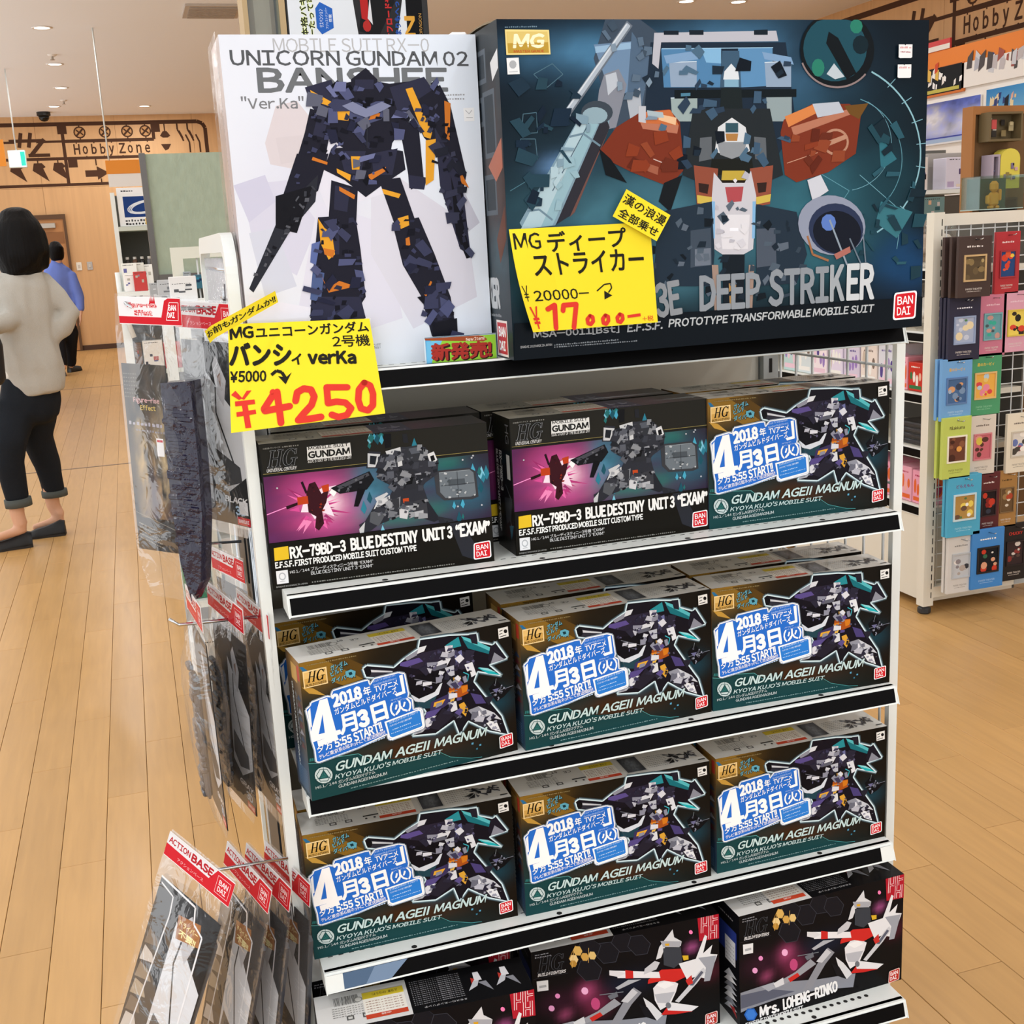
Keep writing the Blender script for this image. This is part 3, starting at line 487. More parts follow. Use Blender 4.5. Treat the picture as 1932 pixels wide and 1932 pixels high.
ART['kit_purple'] = [('P','25241f',[0.5,191.4,299.3,191.1,299.8,154.2,1.9,153.6]),('L','a89a5a',0.5,[1.9,153.2,299.8,154.2]),('G',[1.6,149.6,300,150.3,299.7,62.2,0.8,62.5], "[44,16,['4e2650','2c2632','34203a','552a58'],[(.25,.5,.16,.42,'e0559c',1.),(.22,.75,.1,.2,'c84a90',.8),(.3,.3,.1,.2,'c85098',.8),(.27,.5,.06,.16,'fff0f8',1.),(.45,.6,.07,.35,'4a9ab8',.85),(.6,.75,.22,.35,'3a6a80',.7),(.62,.2,.2,.2,'3a8078',.7),(.9,.45,.1,.3,'2f6a82',.8),(.8,.95,.08,.12,'2f7a72',.7)],.3]"),('P','9a2f6a',[46.1,113.9,29.0,133.1,51.8,118.1]),('P','b83a7c',[79.7,100.0,110.9,89.6,78.5,95.5]),('P','9a2f6a',[76.7,92.6,87.7,81.6,73.3,89.8]),('P','e86aae',[63.8,84.6,61.0,70.1,59.7,85.1]),('P','b83a7c',[75.8,87.0,80.6,76.2,70.1,84.6]),('P','b83a7c',[80.2,88.0,85.1,79.2,74.1,84.0]),('P','b83a7c',[71.9,111.9,97.0,125.5,74.9,109.0]),('P','e86aae',[75.2,84.5,77.4,72.4,66.9,82.3]),('P','d8509a',[58.5,89.2,51.9,79.9,55.6,90.4]),('P','f08cc0',[54.1,86.0,38.5,73.6,48.7,89.4]),('P','b83a7c',[77.8,97.1,93.4,87.8,75.5,93.3]),('P','d8509a',[43.4,99.2,29.9,103.0,42.8,105.9]),('P','e86aae',[77.1,106.9,97.6,107.4,78.4,102.9]),('P','b83a7c',[50.8,90.8,41.4,86.8,48.5,92.9]),('P','e86aae',[45.3,116.6,37.3,125.7,49.0,119.2]),('P','d8509a',[55.4,90.5,39.5,79.5,51.1,93.7]),('P','e86aae',[44.3,112.2,29.5,123.1,47.0,115.5]),('P','b83a7c',[74.1,106.3,93.1,107.3,75.2,103.0]),('P','f08cc0',[51.9,85.9,36.4,74.6,47.6,88.8]),('P','f08cc0',[57.7,84.9,44.8,70.0,51.3,87.7]),('P','9a2f6a',[76.0,103.4,89.0,99.8,75.9,98.7]),('P','f08cc0',[72.8,107.1,98.6,112.8,74.1,104.7]),('P','ffe4f4',[49.4,111.4,57.4,116.1,73.7,127.4,93.5,129.0,77.3,119.5,82.3,103.8,87.4,88.1,72.0,95.6,61.7,87.3,56.4,97.4,44.7,98.7]),('P','3a141c',[58.5,134.8,66.4,136.7,73.3,119.9,83.5,126.3,78.6,108.0,72.1,97.4,73.2,80.3,65.8,71.7,61.1,76.0,63.9,90.8,54.5,97.6,53.9,122.1]),('P','c0431c',[41.6,118.8,55.3,119.2,55.5,108.8,41.8,108.5]),('P','c0431c',[73.9,130.2,83.8,132.0,83.3,122.6,75.4,121.6]),('P','2a1016',[25.8,108.4,41.6,112.3,41.4,108.5,27.5,104.5]),('L','ff9ad8',1.2,[1.4,100.4,26.7,107.4]),('P','241018',[47.9,137.8,50.9,139.0,55.5,123.8,52.9,122.2]),('P','ffffff',[83.2,120.7,89.5,127.6,93.0,119.6,88.8,114.4]),('P','2f7f96',[296.0,134.6,300,122.1,296.3,114.0,290.9,121.4]),('P','7cc4dc',[289.4,133.9,293.6,121.4,289.6,113.2,284.3,120.7]),('P','276e70',[260.0,71.9,261.7,66.8,260.1,63.4,257.9,66.5]),('P','276e70',[140.8,182.7,142.9,176.2,140.8,171.9,138.1,175.8]),('P','276e70',[270.2,53.5,273.0,45.4,270.4,40.1,266.9,45.0]),('P','4aa8c8',[148.0,192,150.3,187.9,147.9,183.1,144.9,187.4]),('P','276e70',[132.6,83.3,136.4,71.1,132.5,63.2,127.6,70.5]),('P','7cc4dc',[141.9,192,144.5,184.0,141.8,178.5,138.4,183.4]),('P','7cc4dc',[149.7,69.1,153.1,58.4,149.7,51.4,145.3,57.9]),('P','1d5566',[135.8,116.1,139.0,106.2,135.8,99.6,131.7,105.6]),('P','1d5566',[287.3,114.0,290.7,103.7,287.4,97.0,283.1,103.2]),('P','1d5566',[259.8,93.7,262.7,84.8,259.9,79.0,256.2,84.3]),('P','1d5566',[151.8,192,155.2,183.5,151.7,176.5,147.3,182.9]),('P','276e70',[144.0,192,147.8,186.9,144.0,179.2,139.2,186.2]),('P','276e70',[157.1,192,160.6,189.5,157.0,182.2,152.4,188.8]),('P','4aa8c8',[157.3,190.2,160.0,181.8,157.2,176.3,153.8,181.3]),('P','2f7f96',[291.2,124.3,294.0,116.0,291.3,110.6,287.8,115.6]),('P','276e70',[221.8,80.4,224.8,71.3,221.9,65.3,218.1,70.8]),('P','2f7f96',[200.5,180.9,203.5,171.6,200.5,165.4,196.6,171.0]),('P','4aa8c8',[277.6,138.7,280.8,129.0,277.7,122.7,273.6,128.4]),('P','4aa8c8',[260.8,92.2,263.5,84.0,260.9,78.6,257.4,83.6]),('P','4aa8c8',[248.7,90.2,251.0,83.3,248.8,78.8,245.9,82.9]),('P','276e70',[286.4,134.0,289.2,125.9,286.6,120.6,283.1,125.4]),('P','1d5566',[254.8,75.6,258.2,65.2,254.9,58.5,250.6,64.7]),('P','2f7f96',[127.1,104.9,130.6,93.7,127.0,86.3,122.4,93.1]),('P','2f7f96',[150.7,85.0,153.7,75.6,150.7,69.6,146.9,75.2]),('P','3b3d42',[223.5,133.8,272.0,133.4,281.1,127.6,283.1,92.5,274.6,89.9,235.3,92.5,225.4,102.8]),('P','6e7880',[230.6,131.1,272.9,130.8,278.0,126.0,279.9,96.7,272.7,93.6,237.4,95.7,230.6,104.2]),('P','4d555c',[242.5,120.2,265.3,119.6,266.0,110.9,242.6,111.5]),('L','30343a',0.8,[255.3,130.4,255.6,94.6]),('L','30343a',0.8,[231.9,112.7,278.5,112.0]),('L','9aa4aa',0.6,[230.6,130.7,272.9,130.4]),('P','17181c',[85.5,126.1,137.9,143.0,143.4,131.1,132.8,119.0,96.9,117.3]),('P','4a4c54',[93.4,127.1,135.8,141.4,137.6,137.4,97.2,122.9]),('P','101014',[120.9,122.2,130.8,119.2,119.7,97.6,113.8,98.3]),('P','2e3038',[139.2,169.3,155.0,166.7,150.0,145.5,134.1,147.2]),('P','c8ccd0',[137.5,166.7,153.9,164.0,152.3,159.4,146.1,147.4,136.2,148.5]),('P','20242a',[140.5,163.5,149.2,161.7,146.3,150.6,138.8,152.4]),('P','141518',[160.1,189.7,170.1,189.7,169.3,171.8,161.2,170.8]),('P','24262c',[185.1,187.2,191.2,187.6,192.6,175.1,185.6,175.8]),('P','32343c',[150.7,160.6,183.3,170.4,213.6,167.3,231.3,148.3,228.5,129.4,211.7,119.8,205.3,112.8,170.9,116.6,147.4,132.5]),('P','cfd3d6',[161.1,167.0,181.3,170.6,182.3,145.9,176.2,144.6,175.9,161.7,162.8,161.2]),('P','8e929a',[162.5,155.5,172.6,155.4,174.1,144.8,160.1,146.3]),('P','33363c',[188.4,169.9,205.6,170.9,213.2,157.8,206.8,149.0,191.7,152.5]),('P','565c66',[192.3,167.6,203.5,168.3,207.2,160.3,195.0,159.7]),('P','2e3038',[171.0,120.4,207.4,116.4,213.6,92.6,183.9,90.2,155.8,97.3]),('P','24262d',[192.3,97.0,212.7,94.6,228.1,67.7,219.7,64.8,195.5,75.4]),('P','2a2c34',[143.9,100.6,164.1,102.1,158.8,73.9,134.3,67.3,122.4,70.6]),('P','d9dcdf',[216.3,157.5,225.6,160.3,229.6,148.5,220.8,141.8,218.6,148.7]),('P','0f1012',[220.2,154.2,225.0,155.6,226.8,148.8,221.4,146.5]),('P','2c2e34',[169.9,139.6,194.2,140.8,208.1,131.6,203.2,113.0,178.8,111.9]),('P','9a9ea6',[196.9,132.8,206.1,133.8,207.8,124.0,199.4,119.2]),('P','111214',[181.5,128.8,195.8,129.2,193.3,119.9,183.1,119.1]),('P','c8ccd0',[142.2,106.5,158.6,112.3,160.5,110.1,145.8,98.4]),('P','d2d5d8',[143.9,100.6,162.4,108.0,162.0,100.4,139.5,91.5]),('P','85898f',[155.8,97.3,176.4,104.5,173.2,78.0,160.9,74.7]),('P','34363c',[160.1,102.5,174.3,102.8,173.3,79.9,161.1,79.4]),('P','c04a20',[179.3,101.3,187.4,101.4,187.6,90.8,179.9,90.7]),('P','cfd2d6',[173.7,89.5,188.0,91.7,183.2,73.0,173.1,76.1]),('P','3a3c42',[190.2,95.3,210.8,98.7,211.9,75.4,193.3,71.8]),('P','b4b8be',[191.7,81.6,206.1,82.9,205.7,74.2,193.4,74.7]),('P','2c2e36',[118.5,73.0,139.0,82.0,150.8,74.9,134.1,63.4,121.9,61.1]),('P','55595f',[135.3,88.2,159.6,91.1,144.4,68.0,132.7,75.1]),('P','c6cacd',[118.2,67.3,126.7,75.8,123.9,60.8,118.9,59.5]),('P','2a2c33',[224.1,72.0,244.6,65.8,272.3,23.3,271.7,5.6,255.1,13.6,229.5,52.0]),('P','2e3238',[232.3,69.2,244.4,61.9,256.2,40.9,237.9,52.9]),('P','b8bcc4',[265.5,144.7,264.9,145.9,263.4,146.1,262.7,145.0,263.3,143.7,264.8,143.6]),('P','b8bcc4',[278.1,146.2,277.4,147.5,275.9,147.6,275.2,146.5,275.8,145.3,277.3,145.2]),('P','b8bcc4',[280.2,148.9,279.5,150.1,278.1,150.3,277.3,149.2,278.0,148.0,279.5,147.8]),('P','b8bcc4',[255.0,82.1,254.3,83.3,252.8,83.5,252.1,82.4,252.7,81.1,254.2,81.0]),('P','b8bcc4',[19.0,133.5,18.4,134.7,17.0,134.9,16.3,133.8,16.9,132.6,18.2,132.5]),('P','b8bcc4',[288.3,80.2,287.6,81.4,286.2,81.6,285.4,80.5,286.1,79.2,287.5,79.1]),('R',[150.7,160.6,183.3,170.4,213.6,167.3,231.3,148.3,228.5,129.4,211.7,119.8,205.3,112.8,170.9,116.6,147.4,132.5],26,('5a5e68','24262c','70747c','3c3f48','8a8e94'),5,16,9),('R',[140.3,108.6,190.5,101.0,212.7,94.6,211.9,75.4,175.1,74.0,143.0,81.6],16,('5a5e68','9a9ea4','34363e','74787f'),5,14,10),('R',[150.7,160.6,183.3,170.4,213.6,167.3,231.3,148.3,228.5,129.4,211.7,119.8,205.3,112.8,170.9,116.6,147.4,132.5],46,('5a5d66','1a1b20','3e4048','70747c','24262c'),2,7,3),('R',[160.5,110.1,190.5,101.0,212.7,94.6,211.9,75.4,175.1,74.0,154.9,76.3,133.6,94.1],26,('50535c','15161a','787c84'),2,6,4),('R',[232.3,69.2,244.4,61.9,264.3,36.0,267.6,10.0,243.6,38.6],14,('4c4f57','202228'),2,6,5),('R',[226.4,129.7,273.9,128.4,279.0,94.9,235.4,95.9],18,('8a9298','4a5258','c0c6ca'),1.5,5,6),('R',[89.4,125.7,135.8,141.4,141.4,131.3,100.8,116.9],16,('4a4c55','15161a','6a6d75'),1.5,5,7),('R',[58.5,134.8,73.9,131.2,78.6,108.0,71.3,82.4,63.1,75.8,54.8,103.2],12,('8a2a1c','5a1a20','c05a30','2a1016'),1.5,5,8),('P','16140f',[0.8,62.1,299.7,61.8,300,0.0,0.0,0]),('P','2a2c33',[240.2,60.4,256.9,60.4,276.5,22.7,271.7,5.6,255.1,13.6]),('P','8f9296',[9.2,160.8,13.4,160.8,18.9,183.2,14.7,183.2]),('P','8f9296',[7.6,160.8,15.1,160.8,15.5,162.6,8.0,162.6]),('P','8f9296',[12.7,181.4,20.1,181.5,20.6,183.2,13.1,183.2]),('P','8f9296',[19.0,160.8,23.2,160.9,28.7,183.3,24.5,183.3]),('P','8f9296',[17.3,160.8,24.8,160.9,25.3,162.7,17.8,162.6]),('P','8f9296',[22.4,181.5,29.9,181.5,30.3,183.3,22.9,183.3]),('P','8f9296',[14.7,170.8,22.6,170.9,23.2,173.3,15.3,173.2]),('P','8f9296',[45.9,179.7,44.4,182.1,41.5,180.0,42.0,178.1]),('P','8f9296',[44.4,182.1,42.3,183.5,40.6,181.1,41.5,180.0]),('P','8f9296',[42.3,183.5,39.6,183.8,39.4,181.4,40.6,181.1]),('P','8f9296',[39.6,183.8,36.8,183.1,38.1,180.8,39.4,181.4]),('P','8f9296',[36.8,183.1,34.0,181.4,36.6,179.5,38.1,180.8]),('P','8f9296',[34.0,181.4,31.5,178.8,35.3,177.5,36.6,179.5]),('P','8f9296',[31.5,178.8,29.5,175.6,34.1,174.9,35.3,177.5]),('P','8f9296',[29.5,175.6,28.3,172.1,33.2,172.2,34.1,174.9]),('P','8f9296',[28.3,172.1,27.8,168.6,32.7,169.4,33.2,172.2]),('P','8f9296',[27.8,168.6,28.2,165.4,32.7,166.9,32.7,169.4]),('P','8f9296',[28.2,165.4,29.5,162.9,33.1,164.8,32.7,166.9]),('P','8f9296',[29.5,162.9,31.4,161.2,33.8,163.5,33.1,164.8]),('P','8f9296',[31.4,161.2,33.9,160.5,34.9,163.0,33.8,163.5]),('P','8f9296',[33.9,160.5,36.7,160.9,36.3,163.3,34.9,163.0]),('P','8f9296',[36.7,160.9,39.6,162.4,37.7,164.4,36.3,163.3]),('P','8f9296',[39.6,162.4,42.2,164.7,39.1,166.3,37.7,164.4]),('P','8f9296',[38.3,161.4,42.4,161.4,44.7,170.8,40.6,170.8]),('P','8f9296',[38.1,169.4,46.6,169.5,47.1,171.5,38.6,171.5]),('P','8f9296',[43.3,175.8,45.7,175.8,47.5,182.8,45.0,182.8]),('P','1c1c1a',[9.9,161.1,12.9,161.2,18.3,182.9,15.2,182.8]),('P','1c1c1a',[8.2,161.1,14.6,161.2,14.8,162.3,8.5,162.2]),('P','1c1c1a',[13.3,181.7,19.6,181.8,19.9,182.9,13.6,182.8]),('P','1c1c1a',[19.6,161.2,22.7,161.2,28.1,183.0,25.0,182.9]),('P','1c1c1a',[18.0,161.2,24.3,161.2,24.6,162.3,18.3,162.3]),('P','1c1c1a',[23.1,181.8,29.4,181.9,29.7,183.0,23.3,182.9]),('P','1c1c1a',[15.4,171.2,22.1,171.2,22.5,172.9,15.8,172.9]),('P','1c1c1a',[45.4,179.5,44.0,181.8,41.9,180.3,42.5,178.4]),('P','1c1c1a',[44.0,181.8,42.0,183.1,40.9,181.4,41.9,180.3]),('P','1c1c1a',[42.0,183.1,39.6,183.5,39.5,181.8,40.9,181.4]),('P','1c1c1a',[39.6,183.5,36.9,182.8,38.0,181.2,39.5,181.8]),('P','1c1c1a',[36.9,182.8,34.3,181.1,36.3,179.8,38.0,181.2]),('P','1c1c1a',[34.3,181.1,31.9,178.6,34.8,177.6,36.3,179.8]),('P','1c1c1a',[31.9,178.6,30.1,175.5,33.6,175.0,34.8,177.6]),('P','1c1c1a',[30.1,175.5,28.8,172.1,32.6,172.1,33.6,175.0]),('P','1c1c1a',[28.8,172.1,28.4,168.7,32.2,169.3,32.6,172.1]),('P','1c1c1a',[28.4,168.7,28.7,165.6,32.2,166.7,32.2,169.3]),('P','1c1c1a',[28.7,165.6,29.9,163.2,32.6,164.6,32.2,166.7]),('P','1c1c1a',[29.9,163.2,31.7,161.5,33.5,163.2,32.6,164.6]),('P','1c1c1a',[31.7,161.5,34.1,160.9,34.8,162.6,33.5,163.2]),('P','1c1c1a',[34.1,160.9,36.7,161.2,36.3,162.9,34.8,162.6]),('P','1c1c1a',[36.7,161.2,39.3,162.7,37.9,164.1,36.3,162.9]),('P','1c1c1a',[39.3,162.7,41.8,164.9,39.5,166.0,37.9,164.1]),('P','1c1c1a',[39.0,161.7,41.9,161.8,44.0,170.5,41.1,170.5]),('P','1c1c1a',[38.8,169.8,46.1,169.9,46.4,171.2,39.1,171.1]),('P','1c1c1a',[44.0,176.1,45.2,176.2,46.8,182.5,45.5,182.5]),('T','UNIVERSAL CENTURY','d8dada',6.6,155.3,37.9,4.4,0.6,0.02,0.2),('P','e4e6e4',[59.8,183.1,115.7,183.3,116.2,166.4,59.2,166.1]),('T','MOBILE SUIT','1c1c1a',61.3,178.9,51.8,4.1,0.3,0.03,0.0),('T','GUNDAM','1c1c1a',60.3,167.8,54.2,9.3,0.3,0.05,0.0),('T','SIDE STORY OF THE BLUE DESTINY','e4e6e4',59.2,162.3,57.0,4.5,-0.0,0.01,0.0),('P','e8c22c',[5.7,55.9,24.0,56.6,24.0,39.2,5.2,38.7]),('T','RX-79BD-3','f4f6f4',25.3,38.6,73.5,16.6,0.6,0.045,0.0),('T','BLUE DESTINY','f4f6f4',104.8,39.2,91.2,17.9,0.1,0.045,0.0),('T','UNIT 3','f4f6f4',201.8,39.2,41.8,18.2,0.2,0.045,0.0),('T','“EXAM”','f4f6f4',247.8,39.6,48.7,19.1,0.4,0.045,0.0),('T','E.F.S.F. FIRST PRODUCED MOBILE SUIT CUSTOM TYPE','f0f2f0',5.2,28.3,187.7,8.7,0.0,0.04,0.0),('T','HG 1/144','e8e8e8',23.2,18.9,25.4,4.6,1.2,0.0,0.0),('T','ブルーディスティニー3号機 “EXAM”','e8e8e8',50.5,19.4,82.3,5.3,0.2,0.0,0.0),('T','BLUE DESTINY UNIT 3 “EXAM”','e8e8e8',50.2,14.1,82.3,4.6,-0.1,0.0,0.0),('P','e8eaec',[5.4,25.0,20.6,25.0,20.4,7.2,5.3,7.3]),('P','b4b8bc',[17.6,16.4,17.1,19.1,15.5,21.3,13.2,22.3,10.9,21.9,9.0,20.2,8.3,17.6,8.7,14.9,10.3,12.7,12.6,11.7,15.0,12.1,16.8,13.8]),('P','e8eaec',[16.0,16.6,15.7,18.5,14.6,19.9,13.1,20.6,11.5,20.3,10.3,19.1,9.8,17.4,10.1,15.6,11.2,14.1,12.7,13.4,14.3,13.7,15.5,14.9]),('L','9a9ea2',0.6,[9.4,10.2,16.2,10.3]),('P','ffffff',[295.7,27.8,295.0,29.5,293.3,30.1,274.2,29.0,272.5,28.2,271.7,26.5,270.7,8.0,271.4,6.4,273.1,5.7,293.4,6.0,295.2,6.8,295.9,8.5]),('P','d0202a',[294.3,26.8,293.7,28.1,292.3,28.6,275.1,27.6,273.7,27.0,273.1,25.7,272.3,9.0,272.8,7.7,274.2,7.2,292.4,7.5,293.8,8.0,294.4,9.4]),('T','BAN','ffffff',275.4,18.4,16.7,7.0,2.2,0.016,0.0),('T','DAI','ffffff',275.1,9.5,14.8,7.0,1.2,0.016,0.0),('T','BANDAI 2018 MADE IN JAPAN','b0b0ac',4.0,2.5,40.4,2.1,0.0,0.0,0.0),('M','8c8c86',50.2,3.3,244.7,3.1,1.7,60),('T','©創通・サンライズ','a0a09a',4.4,185.1,22.1,2.2,0.8,0.0,0.0),('M','8c8c86',28.8,185.5,50.6,185.9,1.7,8)]
ABG['kit_purple'] = [60,38,['1a1a18','22221e','16140f','141310'],[],.02]
